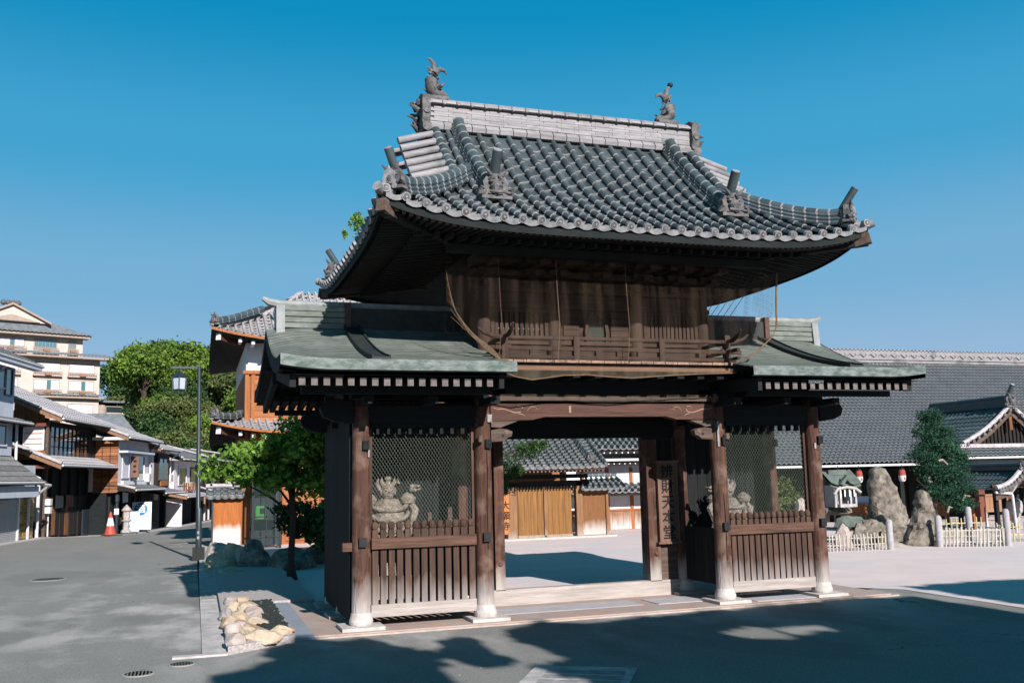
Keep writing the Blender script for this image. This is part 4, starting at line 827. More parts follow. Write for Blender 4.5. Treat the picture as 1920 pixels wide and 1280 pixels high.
for i, ch in enumerate('辨財天本堂'):
    text(ch, .215, Matrix.Translation((1.44, 1.015, 1.81 - i*.222)) @ FRONT, 'brushed_character', MT['ink'], t)
# statues in the bays
def statue(x, y, z, flip, label, m, s=1.0):
    t = root('guardian_statue', label, 'statue', (x, y, z)); T = Matrix.Translation((x, y, z)) @ Matrix.Diagonal((flip*s, s, s, 1))
    b = MB(T)
    b.tube([(0, 0, 0), (0, 0, .3), (.0, 0, .5), (0, 0, .78), (0, 0, .95), (0, 0, 1.02)], [.20, .24, .22, .25, .20, .08], 18)
    b.tube([(-.24, 0, .9), (-.33, .0, .78), (-.34, -.08, .58), (-.28, -.14, .45)], [.10, .09, .075, .06], 10)
    b.tube([(.2, 0, .92), (.30, -.03, .98), (.31, -.08, 1.10)], [.10, .085, .05], 10)
    body = b.build('body', m, t, smooth=True)
    sm = body.modifiers.new('s', 'SUBSURF'); sm.levels = sm.render_levels = 1
    tx = bpy.data.textures.new('st', 'CLOUDS'); tx.noise_scale = .09; dm = body.modifiers.new('d', 'DISPLACE'); dm.texture = tx; dm.strength = .05
    b = MB(T @ Matrix.Translation((0, 0, 1.0)) @ Matrix.Scale(.78, 4) @ Matrix.Translation((0, 0, -1.0)))   # head with face and topknot
    b.lathe((0, -.02, 1.13), [(.02, -.13), (.085, -.11), (.115, -.03), (.12, .04), (.10, .10), (.05, .14), (.045, .18), (.065, .21), (.05, .25), (.01, .27)], 16)
    for k in (-1, 1):
        b.lathe((k*.045, -.125, 1.15), [(.004, -.02), (.022, -.01), (.024, .008), (.004, .02)], 8); b.tube([(k*.02, -.13, 1.19), (k*.08, -.115, 1.205)], [.016, .01], 6); b.lathe((k*.12, -.02, 1.12), [(.01, -.05), (.025, -.03), (.025, .03), (.01, .05)], 8)
        b.tube([(k*.06, -.02, 1.22), (k*.12, -.04, 1.30), (k*.11, -.04, 1.38)], [.05, .035, .006], 7)
        b.tube([(k*.13, 0, 1.16), (k*.19, 0, 1.27), (k*.17, -.02, 1.36)], [.04, .035, .006], 7)
    b.tube([(0, -.125, 1.17), (0, -.155, 1.115)], [.012, .026], 7); b.tube([(-.05, -.11, 1.07), (0, -.125, 1.06), (.05, -.11, 1.07)], [.012, .018, .012], 6)
    b.build('head', m, t, smooth=True)
    for j, (hx, hz, n_) in enumerate(((.33, 1.14, 4), (-.28, .42, 4))):
        hy = -.1; b = MB(T); b.lathe((hx, hy, hz), [(.01, -.055), (.055, -.04), (.065, 0), (.05, .045), (.01, .06)], 10)
        for f_ in range(n_): a = -.04 + f_*.027; b.tube([(hx + .03, hy + a, hz + .02), (hx + .085, hy + a - .01, hz + .03), (hx + .095, hy + a - .01, hz - .005), (hx + .055, hy + a - .01, hz - .025)], [.017, .016, .014, .011], 6)
        b.tube([(hx, hy - .05, hz + .01), (hx + .04, hy - .085, hz + .03), (hx + .075, hy - .07, hz + .02)], [.019, .016, .011], 6)
        b.build('fist', m, t, smooth=True)
    for k in range(4):                                     # hanging swags of cloth
        zc = .94 - .11*k; w_ = .25 + .02*k
        b = MB(T); pts = [(w_*math.cos(a_), -.20*math.sin(a_) - .03, zc - (.09 + .03*k)*math.sin(a_)) for a_ in [math.pi*i/12 for i in range(13)]]; b.tube(pts, [.018] + [.03]*11 + [.018], 8); b.build('cloth_swag', m, t, smooth=True)
    for k in (-1, 1):
        b = MB(T); b.tube([(k*.28, -.05, .98), (k*.36, -.08, .85), (k*.30, -.12, .62), (k*.38, -.1, .42), (k*.33, -.1, .25)], [.035, .06, .045, .05, .02], 8); b.build('scarf', m, t, smooth=True)
        b = MB(T); b.lathe((k*.27, -.04, .97), [(.02, -.07), (.10, -.03), (.12, .03), (.07, .09), (.01, .12)], 10); b.build('shoulder_guard', m, t, smooth=True)
    b = MB(T)
    for k in range(14):
        a_ = math.pi*2*k/14; b.tube([(.19*math.cos(a_), .19*math.sin(a_), .48), (.26*math.cos(a_), .24*math.sin(a_), .22), (.33*math.cos(a_), .3*math.sin(a_), .0)], [.03, .05, .04], 6)
    b.build('skirt', m, t, smooth=True)
    MB(T).box(-.4, .4, -.3, .3, -.30, .0).build('plinth', MT['picket'], t)
    return t
statue(-2.84, .60, .60, 1, 'bleached carved guardian figure with raised fist behind wire in the left bay', MT['statue'], .95)
statue(2.20, .62, .50, -1, 'weathered grey guardian figure behind wire in the right bay', MT['statue2'], .92)
t = root('offering_box', 'low weathered wooden box beside the left guardian figure', 'box', (-2.2, .8, .3)); bx('box_body', MT['koryo2'], t, -2.55, -1.98, .65, 1.0, .4, 1.16); bx('box_rim', MT['picket'], t, -2.57, -1.96, .63, 1.02, 1.16, 1.20)
bx('box_post', MT['koryo2'], t, -2.03, -1.97, .62, .68, 1.20, 1.42); bx('box_post', MT['koryo2'], t, -2.3, -2.25, .62, .68, 1.20, 1.36)
# ================================================================= generic roofs, rocks, foliage
def slope_tiles(par, e0, e1, r0, r1, nrow, nc, as_parts=False, sag=.08, m=None, name='roof_tile_field', disc=True, upc=0):
    """tiled slope between eave line e0-e1 and ridge line r0-r1"""
    e0, e1, r0, r1 = map(Vector, (e0, e1, r0, r1)); st_ = MB()
    def pt(a, c):
        p = e0.lerp(e1, a).lerp(r0.lerp(r1, a), c); p.z -= sag*math.sin(math.pi*c); p.z += upc*(abs(2*a - 1)**4)*(1 - c); return p
    sv = (e1 - e0).normalized(); pitch = (e1 - e0).length/nrow
    for i in range(nrow+1):
        for kind, off in (('cover_tile', 0), ('pan_tile', .5)):
            if kind == 'pan_tile' and i == nrow: continue
            a = (i + off)/nrow
            for j in range(nc):
                M_ = tframe(pt(a, j/nc) + Vector((0, 0, .01 if off == 0 else 0)), pt(a, (j+1)/nc), sv, PIT, pitch, CRS)
                if as_parts: inst(kind, CT if off == 0 else PT, par, M_)
                else: bake(st_, CT if off == 0 else PT, M_)
            if disc and as_parts: inst('eave_disc' if off == 0 else 'eave_tile', DM if off == 0 else ET, par, tframe(pt(a, 0), pt(a, .05), sv, PIT, pitch, (pt(a, .05) - pt(a, 0)).length))
    if not as_parts: st_.build(name, m or [MT['tiles'], MT['lip']], par, fix=False, smooth=True, kind='stuff')
def corrugated(par, e0, e1, r0, r1, nrow, nc, m, name='roof_tile_field', sag=.05, amp=None):
    """cheaper tile field for small far roofs: rounded rows with stepped courses, real relief"""
    e0, e1, r0, r1 = map(Vector, (e0, e1, r0, r1)); L_ = (e1-e0).length; amp = amp or L_/nrow*.22; sub = 4
    nrm = (e1-e0).cross(r0-e0).normalized(); nrm = nrm if nrm.z > 0 else -nrm
    b = MB(); vs = []; na = nrow*sub; rows = []
    for j in range(nc):
        rows += [(j/nc, .0), (j/nc, 1.0), ((j+1)/nc, 0.0)]
    for c, k in rows:
        for i in range(na+1):
            a = i/na; ph = (i % sub)/sub; h = amp*(.9 if ph == 0 else .55 if ph in (.25, .75) else 0)
            p = e0.lerp(e1, a).lerp(r0.lerp(r1, a), c); p.z -= sag*math.sin(math.pi*c); vs.append(p + nrm*(h + k*amp*.65) - (nrm.cross(e1 - e0).normalized()*(amp*.25*k) if False else Vector((0, 0, 0))))
    q = na+1; fs = []
    for j in range(len(rows)-1): fs += [(j*q+i, j*q+i+1, (j+1)*q+i+1, (j+1)*q+i) for i in range(na)]
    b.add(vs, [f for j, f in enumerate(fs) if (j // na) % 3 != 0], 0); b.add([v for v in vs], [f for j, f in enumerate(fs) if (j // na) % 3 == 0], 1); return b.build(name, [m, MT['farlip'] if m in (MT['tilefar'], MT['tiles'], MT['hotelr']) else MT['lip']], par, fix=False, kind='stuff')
def rock(loc, size, seed, m, label, cat='rock', flat=.0, group=None, rotz=0, sub=4):
    bm = bmesh.new(); bmesh.ops.create_icosphere(bm, subdivisions=sub, radius=1)
    Rz = Matrix.Rotation(rotz, 3, 'Z'); r_ = random.Random(seed*13); cuts = [(Vector((r_.gauss(0, 1), r_.gauss(0, 1), r_.gauss(.2, .5))).normalized(), r_.uniform(.55, .9)) for _ in range(13)]
    for v in bm.verts:
        p = v.co.copy(); d = noise.fractal(p*1.1 + Vector((seed*7.3, seed, 0)), 1, 2, 5)*.28 + noise.fractal(p*4 + Vector((seed, 3, 0)), 1, 2, 3)*.06
        p = p*(1 + d)
        for nn_, dd_ in cuts:
            e_ = p.dot(nn_) - dd_
            if e_ > 0: p = p - nn_*e_*.92
        p = p*(1 + noise.fractal(p*7 + Vector((seed, 9, 0)), 1, 2, 3)*.025)
        v.co = Rz @ Vector((p.x*size[0], p.y*size[1], p.z*size[2] if p.z > 0 else p.z*size[2]*.35))
    me = bpy.data.meshes.new('rock'); bm.to_mesh(me); bm.free(); me.materials.append(m); me.polygons.foreach_set('use_smooth', [True]*len(me.polygons)); me.set_sharp_from_angle(angle=R_(18))
    o = bpy.data.objects.new('rock', me); COL.objects.link(o); o.location = loc; WL[o.name] = Vector((0, 0, 0)); return tag(o, label, cat, group)
def leafmesh(name, ells, n, size, m, seed=1, clump=.16, ncl=None, aspect=.6, up=.3, shell=.55):
    r = np.random.default_rng(seed); E = np.array([[*c, *s] for c, s in ells], float); vol = (E[:, 3]*E[:, 4]*E[:, 5])**(2/3); ncl = ncl or max(20, n//35)
    ei = r.choice(len(E), ncl, p=vol/vol.sum()); d = r.normal(size=(ncl, 3)); d /= np.linalg.norm(d, axis=1)[:, None]
    rad = shell + (1.08 - shell)*r.random(ncl)**.7; cc = E[ei, :3] + d*rad[:, None]*E[ei, 3:]
    ci = r.integers(0, ncl, n); cs = clump*E[ei, 3:].mean(axis=1)
    cen = cc[ci] + r.normal(size=(n, 3))*cs[ci][:, None]*np.array([1, 1, .6])
    nrm = r.normal(size=(n, 3)) + np.array([0, 0, up]) + d[ci]*.5; nrm /= np.linalg.norm(nrm, axis=1)[:, None]
    t = np.cross(nrm, r.normal(size=(n, 3))); t /= np.linalg.norm(t, axis=1)[:, None]; bt = np.cross(nrm, t)
    s = size*(.6 + .8*r.random(n))[:, None]; a = t*s; b_ = bt*s*aspect
    vs = np.stack([cen - a, cen - b_*.9 + nrm*s*.15, cen + a, cen + b_*.9 + nrm*s*.15], axis=1).reshape(-1, 3)
    me = bpy.data.meshes.new(name); me.vertices.add(4*n); me.vertices.foreach_set('co', vs.ravel().astype(np.float32))
    me.loops.add(4*n); me.polygons.add(n); me.loops.foreach_set('vertex_index', np.arange(4*n, dtype=np.int32)); me.polygons.foreach_set('loop_start', np.arange(0, 4*n, 4, dtype=np.int32)); me.update(calc_edges=True); me.materials.append(m); return me
def leafobj(name, me, par, loc=None):
    o = bpy.data.objects.new(name, me); COL.objects.link(o); o.parent = par
    if loc is not None: o.location = Vector(loc) - wl(par)
    else: o.location = -wl(par)
    return o
def limbs(b, base, tips, r0, n=8):
    base = Vector(base)
    for t_, tip in enumerate(tips):
        tip = Vector(tip); st_ = base.lerp(Vector((base.x, base.y, tip.z)), .35 + .1*(t_ % 3)); mid = st_.lerp(tip, .5) + Vector((random.uniform(-.1, .1), random.uniform(-.1, .1), .1))*(tip - base).length*.3
        b.tube([st_ - Vector((0, 0, .1)), st_.lerp(mid, .5), mid, tip], [r0, r0*.8, r0*.55, r0*.2], n)
# ================================================================= BACK COMPOUND seen through the gateway
T_ = root('back_gatehouse', 'small wooden gatehouse with tiled roof and golden double doors seen through the gateway', 'gatehouse', (4.3, 14.6, 0))
slope_tiles(T_, (2.4, 13.45, 2.06), (5.98, 13.45, 2.06), (2.4, 15.0, 3.02), (5.98, 15.0, 3.02), 17, 11, as_parts=True, sag=.05, upc=.03)
slope_tiles(T_, (5.98, 16.5, 2.06), (2.4, 16.5, 2.06), (5.98, 15.0, 3.02), (2.4, 15.0, 3.02), 12, 6, sag=.05)
MB().prism([(13.5, 1.98), (15, 2.94), (16.5, 1.98), (16.4, 1.92), (15, 2.8), (13.6, 1.92)], 2.35, 5.95, 'x').build('roof_deck', MT['dark'], T_)
seg_ridge([(2.4, 15, 3.16), (6.0, 15, 3.16)], .08, .25, 'ridge', T_, below=3)
seg_ridge([(5.6, 14.9, 3.04), (5.62, 14.3, 2.66), (5.64, 13.75, 2.34)], .06, .2, 'descending_ridge', T_, below=2)
seg_ridge([(6.0, 14.95, 3.0), (6.0, 14.2, 2.54), (6.0, 13.5, 2.14)], .05, .2, 'verge_ridge', T_, below=0)
oni((5.64, 13.72, 2.22), (0, -1, 0), .62, T_, cyl=False)
for i in range(30): bx('rafter_end', MT['raftb'], T_, 2.5 + i*.117, 2.54 + i*.117, 13.52, 14.3, 1.90, 1.94)
bx('eave_board', MT['rail'], T_, 2.4, 5.95, 13.5, 13.53, 1.95, 2.02); bx('tie_beam', MT['hwood'], T_, 2.9, 5.85, 14.4, 14.52, 1.50, 1.66); bx('tie_beam', MT['dark'], T_, 2.9, 5.8, 14.38, 14.5, 1.72, 1.84)
for i in range(22): bx('beam_tooth', MT['dark'], T_, 3.4 + i*.095, 3.44 + i*.095, 14.36, 14.42, 1.42, 1.50)
for x0, x1 in ((3.30, 3.58), (5.42, 5.62)): bx('gate_post', MT['goldp'], T_, x0, x1, 14.4, 14.58, 0, 1.6)
bx('gate_post', MT['goldp'], T_, 4.42, 4.50, 14.42, 14.5, .1, 1.5)
for k, (x0, x1) in enumerate(((3.62, 4.44), (4.48, 5.30))):
    d_ = bx('door', MT['gold'], T_, x0, x1, 14.5, 14.54, .04, 1.5)
    for i in range(4): bx('door_plank', MT['gold'], d_, x0 + .02 + i*(x1-x0-.04)/4, x0 + .02 + (i+.97)*(x1-x0-.04)/4, 14.475, 14.499, .1, 1.47)
    bx('door_rail', MT['goldp'], d_, x0, x1, 14.46, 14.474, .04, .12)
bx('side_panel', MT['goldw'], T_, 5.66, 6.40, 14.5, 14.56, .06, 1.28); bx('panel_frame', MT['goldp'], T_, 5.62, 6.46, 14.46, 14.499, 1.26, 1.33); bx('gate_post', MT['goldp'], T_, 6.38, 6.46, 14.44, 14.58, 0, 1.3)
slope_tiles(T_, (5.55, 14.2, 1.42), (6.95, 14.2, 1.42), (5.7, 14.7, 1.72), (6.85, 14.7, 1.72), 7, 2, as_parts=True, sag=0)
seg_ridge([(5.7, 14.72, 1.80), (6.85, 14.72, 1.80)], .04, .2, 'small_ridge', T_, below=1)
bx('side_eave_deck', MT['dark'], T_, 5.6, 6.9, 14.25, 14.8, 1.33, 1.39)
bx('stone_sill', MT['stone'], T_, 2.9, 6.6, 14.2, 14.7, -.02, .05)
t = root('name_board', 'orange vertical board with black characters left of the golden doors', 'sign', (3.2, 14.3, .2))
bx('board', MT['osign'], t, 3.12, 3.31, 14.33, 14.37, .18, 1.30)
for i, ch in enumerate('大願寺'): text(ch, .25, Matrix.Translation((3.215, 14.325, .98 - i*.29)) @ FRONT, 'brushed_character', MT['ink'], t)
T_ = root('temple_storehouse', 'white walled building with orange posts and tiled roofs behind the gatehouse', 'building', (8.5, 17.5, 0))
bx('wall', MT['plaster'], T_, 6.2, 12, 17.1, 20, 0, 2.9)
for x in (6.75, 7.62, 8.48, 9.4): bx('post', MT['orange'], T_, x - .05, x + .05, 17.05, 17.1, 0, 2.0)
bx('rail', MT['orange'], T_, 6.3, 11, 17.03, 17.049, .62, .68)
for i in range(16): bx('skirt_board', MT['skirt'], T_, 6.35 + i*.2, 6.54 + i*.2, 17.06, 17.095, .02, .62)
slope_tiles(T_, (6.0, 16.3, 1.25), (9.8, 16.3, 1.25), (6.0, 17.0, 1.50), (9.8, 17.0, 1.50), 17, 3, sag=0); bx('eave_deck', MT['hwood'], T_, 6.0, 9.8, 16.35, 17.05, 1.12, 1.2)
slope_tiles(T_, (5.6, 16.2, 2.62), (12, 16.2, 2.62), (5.6, 18.2, 3.7), (12, 18.2, 3.7), 30, 8, sag=.04)
bx('eave_board', MT['hwood'], T_, 5.6, 12, 16.25, 17.1, 2.44, 2.54)
bx('lower_eave', MT['gutter'], T_, 6.6, 12, 16.5, 17.1, 2.22, 2.30); bx('eave_board', MT['hwood'], T_, 6.6, 12, 16.6, 17.1, 2.08, 2.2)
for i in range(24): bx('rafter_end', MT['white'], T_, 5.9 + i*.21, 5.94 + i*.21, 16.245, 16.25, 2.46, 2.5); bx('rafter_end', MT['white'], T_, 6.7 + i*.19, 6.735 + i*.19, 16.59, 16.6, 2.12, 2.15)
# low walls left of the gatehouse
# ================================================================= LEFT: new wooden temple hall
T_ = root('temple_hall', 'new orange timber temple hall with white plaster band and grey double roof', 'temple', (0, 20, 0))
bx('wall', MT['orangeh'], T_, -3.86, 6, 17.2, 24, 0, 5.05)
for i in range(26): bx('wall_board', MT['orangeh'], T_, -3.7, -1.2, 17.165, 17.198, .1 + i*.19, .1 + (i+.96)*.19)
for x in (-3.80, -3.62, -2.7, -1.6): bx('post', MT['orange'], T_, x - .06, x + .05, 17.11, 17.164, 0, 5.05)
bx('rail', MT['orange'], T_, -3.92, -1.5, 17.07, 17.109, 4.98, 5.08)
bx('plaster_band', MT['plaster'], T_, -3.84, 6, 17.12, 24, 5.08, 5.9)
bx('corner_post', MT['orange'], T_, -3.92, -3.66, 16.9, 17.15, 0, 2.3)
def up_eave(a): return .22*abs(a)**3
for lv, (ex0, ez, ry, rz_, rx) in enumerate((( -4.85, 5.93, 20.2, 8.1, -1.9), (-4.8, 3.27, 18.0, 3.95, -3.9))):
    nrow = 22; st_ = MB(); ey = 16.0
    def pt(a, c, ex0=ex0, ez=ez, ry=ry, rz_=rz_, rx=rx):
        x = ex0 + a*9; x = max(x, ex0 + c*(rx - ex0)); return Vector((x, ey + (ry-ey)*c, ez + (rz_-ez)*(.75*c + .25*c*c) + .30*max(0, 1 - a*9/2.4)**2*(1 - c)**2))
    nr = 40 if lv == 0 else 40
    for i in range(nr+1):
        for me_, off in ((CT, 0), (PT, .5)):
            a = (i + off)/nr; nc = 14 if lv == 0 else 6
            for j in range(nc):
                p, q = pt(a, j/nc), pt(a, (j+1)/nc)
                if (p.x - (ex0 + a*9)) > .2: continue
                bake(st_, me_, tframe(p, q, Vector((1, 0, 0)), PIT, 9/nr, CRS))
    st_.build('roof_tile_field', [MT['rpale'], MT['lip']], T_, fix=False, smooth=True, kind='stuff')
    MB().grid(lambda a, c: pt(a, c) - Vector((0, 0, .05)), 30, 8).build('roof_deck', MT['hwood'], T_)
    MB().grid(lambda a, c: Vector((ex0 + .06 + a*9, ey + .06 + 2*c, pt(a, 0).z - .12 + .12*c)), 30, 4).build('soffit', MT['shadewood'], T_)
    # left side slope and underside
    z0 = pt(0, 0).z; b = MB(); b.add([(ex0, ey, z0 - .02), (ex0 + .05, 25, z0 - .32), (rx, 25, rz_ - .1), (rx, ry, rz_ - .05)], [(0, 1, 2, 3)]); b.build('side_slope', MT['tiles'], T_)
    b = MB(); b.add([(ex0 + .03, ey + .05, z0 - .1), (ex0 + .08, 25, z0 - .42), (-3.8, 25, z0 - .3), (-3.8, ey + .5, z0 - .3)], [(0, 1, 2, 3)]); b.build('soffit', MT['hwood'], T_)
    b = MB(); 
    for i in range(12): a0, a1 = i/20, (i+1)/20; p, q = pt(a0, 0), pt(a1, 0); b.beam(p - Vector((0, -.02, .075)), q - Vector((0, -.02, .075)), .05, .07)
    b.build('fascia', MT['orange'], T_)
    seg_ridge([pt(0, 0) + Vector((.05, .05, .13)), Vector((ex0 + .6, ey + .75, pt(0, .17).z + .16)), Vector((ex0 + 1.5, ey + 1.9, pt(0, .42).z + .28)) if lv == 0 else Vector((ex0 + .9, ey + 1.4, pt(0, .6).z + .2))], .085, .3, 'hip_ridge', T_, below=2)
    oni(pt(0, 0) + Vector((.08, .1, .05)), (-1, -.4, 0), .9, T_, cyl=False)
    for i in range(7): bx('rafter_end', MT['white'], T_, ex0 + .75 + i*.36, ex0 + .84 + i*.36, ey + .19, ey + .9, pt((.75 + i*.36)/9, 0).z - .28, pt((.75 + i*.36)/9, 0).z - .17)
    MB().beam((ex0 + .9, ey + .9, z0 - .42), (ex0 + .22, ey + .22, z0 - .30), .13, .17).build('hip_rafter', MT['koryo'], T_); MB().beam((ex0 + .21, ey + .21, z0 - .30), (ex0 + .18, ey + .18, z0 - .295), .14, .19).build('rafter_end', MT['white'], T_)
# gable verge of the upper roof with pale scrolls and orange board
b = MB(); b.prism([(-3.2, 6.1), (-.6, 8.5), (-.6, 8.75), (-3.35, 6.2)], 19.7, 20.2); b.build('gable_verge', MT['ridge'], T_)
b = MB(); b.prism([(-3.0, 6.1), (-.6, 8.2), (-.6, 8.48), (-3.12, 6.12)], 19.8, 20.3); b.build('barge_board', MT['orange'], T_)
for k in range(9): MB().tube([(-2.9 + k*.26, 19.66, 6.48 + k*.24), (-2.9 + k*.26, 19.72, 6.48 + k*.24)], .07, 10).build('verge_disc', MT['orn'], T_)
for s0 in (-3.35,): 
    b = MB(); b.tube([(-2.95, 17.6, 6.55), (-3.0, 17.5, 6.9), (-2.97, 17.45, 7.3)], [.07, .05, .01], 7); b.build('ridge_spike', MT['orn'], T_)
# wall with tiled coping
T_ = root('coped_wall', 'low orange boarded wall with grey tile coping beside the phone booth', 'wall', (-4.2, 17, 0))
bx('wall_panel', MT['fencew'], T_, -4.68, -3.92, 16.95, 17.1, .05, 1.36); bx('wall_side', MT['poled'], T_, -4.72, -4.685, 16.9, 17.9, 0, 1.38); bx('footing', MT['stone'], T_, -4.72, -3.88, 16.9, 17.1, -.1, .06)
slope_tiles(T_, (-4.86, 16.72, 1.44), (-3.86, 16.72, 1.44), (-4.86, 17.02, 1.66), (-3.86, 17.02, 1.66), 5, 2, as_parts=True, sag=0)
bx('coping_deck', MT['hwood'], T_, -4.82, -3.88, 16.76, 17.3, 1.36, 1.42); MB().tube([(-4.9, 17.04, 1.74), (-3.86, 17.04, 1.74)], .06, 10).build('coping_ridge', MT['rpale'], T_); bx('ridge_block', MT['beige'], T_, -4.3, -4.05, 16.98, 17.12, 1.78, 1.86)
# phone booth
T_ = root('phone_booth', 'dark framed glass phone booth with a green telephone', 'phone booth', (-3.3, 16, 0))
x0, x1, y0, y1 = -3.67, -2.93, 15.65, 16.4
for x in (x0, x1):
    for y in (y0, y1): bx('frame_post', MT['boothf'], T_, x - .03, x + .03, y - .03, y + .03, 0, 1.98)
bx('roof', MT['beige'], T_, x0 - .03, x1 + .03, y0 - .035, y1 + .03, 1.80, 2.0)
for z in (1.76, .85, .30, .04): bx('frame_rail', MT['boothf'], T_, x0 + .03, x1 - .03, y0 - .02, y0 + .02, z, z + .035)
bx('door_frame', MT['boothf'], T_, -3.32, -3.29, y0 - .02, y0 + .02, .05, 1.78); bx('back_panel', MT['poled'], T_, x0, x1, y1 - .02, y1, .05, 1.78)
gm = glass('booth_glass', (.05, .07, .07)); gm.node_tree.nodes['Principled BSDF'].inputs['Alpha'].default_value = .22
for a in ((x0 + .03, -3.32), (-3.29, x1 - .03)): bx('pane', gm, T_, a[0], a[1], y0 - .003, y0 + .003, .07, 1.76)
bx('pane', gm, T_, x0 - .003, x0 + .003, y0 + .03, y1 - .03, .07, 1.76)
bx('shelf', MT['boothf'], T_, x0 + .05, -3.0, 15.9, 16.3, .74, .78)
p_ = MB().prism([(-3.60, .80), (-3.26, .80), (-3.28, 1.02), (-3.34, 1.16), (-3.56, 1.16), (-3.60, 1.05)], 15.85, 16.1).build('telephone', MT['boothg'], T_)
bx('phone_screen', MT['boothf'], p_, -3.47, -3.34, 15.83, 15.849, .95, 1.10); MB().tube([(-3.56, 15.82, .84), (-3.57, 15.81, .95), (-3.56, 15.82, 1.1)], .025, 8).build('handset', MT['boothg'], p_)
# lamp post
T_ = root('street_lamp', 'tall dark blue grey lamp post with hanging square lantern beside the road', 'street lamp', (-5.09, 12.58, 0))
MB().tube([(-5.09, 12.58, .25), (-5.10, 12.58, 1.2), (-5.12, 12.58, 1.25), (-5.17, 12.58, 4.66)], [.075, .073, .055, .045], 14).build('pole', MT['poled'], T_, smooth=True)
bx('base', MT['black'], T_, -5.23, -4.95, 12.44, 12.72, 0, .30); MB().beam((-5.15, 12.58, 4.62), (-5.80, 12.58, 4.62), .05, .05).build('arm', MT['poled'], T_)
for z in (.5, .62): bx('paper_label', MT['lip'], T_, -5.13, -5.08, 12.494, 12.50, z, z + .07)
L_ = MB(); L_.tube([(-5.62, 12.58, 4.60), (-5.62, 12.58, 4.50)], .02, 6); L_.lathe((-5.62, 12.58, 4.38), [(.18, 0), (.16, .04), (.06, .13), (.02, .15)], 4); L_.lathe((-5.62, 12.58, 4.05), [(.13, 0), (.15, .02), (.15, .04)], 4); L_ = L_.build('lantern', MT['poled'], T_)
MB().lathe((-5.62, 12.58, 4.09), [(.125, 0), (.14, .28)], 4).build('lantern_glass', MT['lampglass'], L_)
for k in range(4):
    a = math.pi*k/2; MB().tube([(-5.62 + .15*math.cos(a), 12.58 + .15*math.sin(a), 4.06), (-5.62 + .165*math.cos(a), 12.58 + .165*math.sin(a), 4.39)], .013, 5).build('lantern_bar', MT['poled'], L_)
# rocks on the left
RL = [((-4.6, 13.2, 0), (.55, .6, .36), 'rockp', 'pale rock nearest the white foot of the coped wall'), ((-4.25, 12.6, 0), (.45, .4, .5), 'rock', 'tan boulder just in front of the phone booth'),
 ((-4.62, 9.9, 0), (.42, .7, .42), 'rock', 'flat topped tan boulder beside the kerb behind the lamp shadow'), ((-4.0, 9.4, 0), (.55, .5, .42), 'rockg', 'dark shaded boulder to the right of the flat topped tan boulder'),
 ((-3.9, 11.2, 0), (.5, .5, .45), 'rockg', 'dark rounded boulder behind the shaded one'), ((-4.55, 8.2, 0), (.35, .5, .18), 'rock', 'low tan rock at the near end of the boulder group'), ((-3.3, 9.0, 0), (.6, .6, .5), 'rockg', 'shaded boulder at the foot of the small tree'), ((-2.6, 10.2, 0), (.7, .5, .45), 'rockg', 'shaded boulder behind the small tree')]
for i, (l, s, m, lab) in enumerate(RL): rock(l, s, i+1, MT[m], lab)
EL = [(-4.72, .2, .12, .14, 'rockp', 'small pale filler stone on the kerb side near the front corner'), (-4.74, .85, .11, .16, 'rock', 'small tan filler stone at the dark gap in the kerb'), (-4.73, 1.65, .11, .15, 'rockp', 'small grey filler stone on the kerb side midway'), (-4.45, 1.15, .14, .15, 'rockp', 'small pinkish stone wedged between two wide edging stones'), (-4.5, 2.05, .13, .14, 'rock', 'small tan stone wedged in the far half of the bed'), (-4.5, 3.25, .16, .16, 'rock', 'last tan stone where the bed meets the gravel walk'), (-4.70, -.62, .14, .2, 'rockp', 'mottled grey end stone at the kerb corner'), (-4.44, -.52, .2, .16, 'rock', 'large orange tan edging stone at the front corner of the bed'), (-4.22, -.2, .22, .16, 'rock', 'long orange edging stone beside the blue border strip'), (-4.5, .1, .2, .2, 'rock', 'tan edging stone second from the front corner'), (-4.62, .55, .18, .22, 'rockp', 'pinkish edging stone near the little dark gap'), (-4.38, .75, .2, .2, 'rock', 'tan edging stone next to the black and white pebbles'), (-4.6, 1.2, .17, .22, 'rock', 'tan edging stone midway along the bed'), (-4.4, 1.6, .2, .2, 'rockp', 'pale wide edging stone midway along the pebbles'), (-4.62, 2.1, .15, .2, 'rock', 'tan edging stone in the far half of the bed'), (-4.42, 2.5, .18, .2, 'rock', 'bright orange edging stone at the far end of the bed'), (-4.65, 2.9, .15, .22, 'rockp', 'pale edging stone farthest from the road corner')]
for i, (x, y, a, c, m, lab) in enumerate(EL): rock((x - .05, y, .05), (a*1.05, c*1.15, .13), i+31, MT[m], lab, 'edging stone', group='edging stones along the pebble bed', sub=3)
b = MB()
for i in range(900):
    x = random.uniform(-4.5, -4.12); y = random.uniform(-.25, 3.1); r = random.uniform(.015, .032); a = random.random()*3
    if x < -4.38 and random.random() < .5: continue
    b.lathe((x, y, .072), [(r*.7, 0), (r, r*.35), (r*.6, r*.75), (.001, r*.85)], 6)
o = b.build('pebble_bed', mat('black_pebbles', (.02, .025, .024), (.03, .035, .034), 20, .6, .2), None, smooth=True, kind='stuff'); tag(o, 'black and white pebble strip beside the blue grey border stone', 'pebbles')
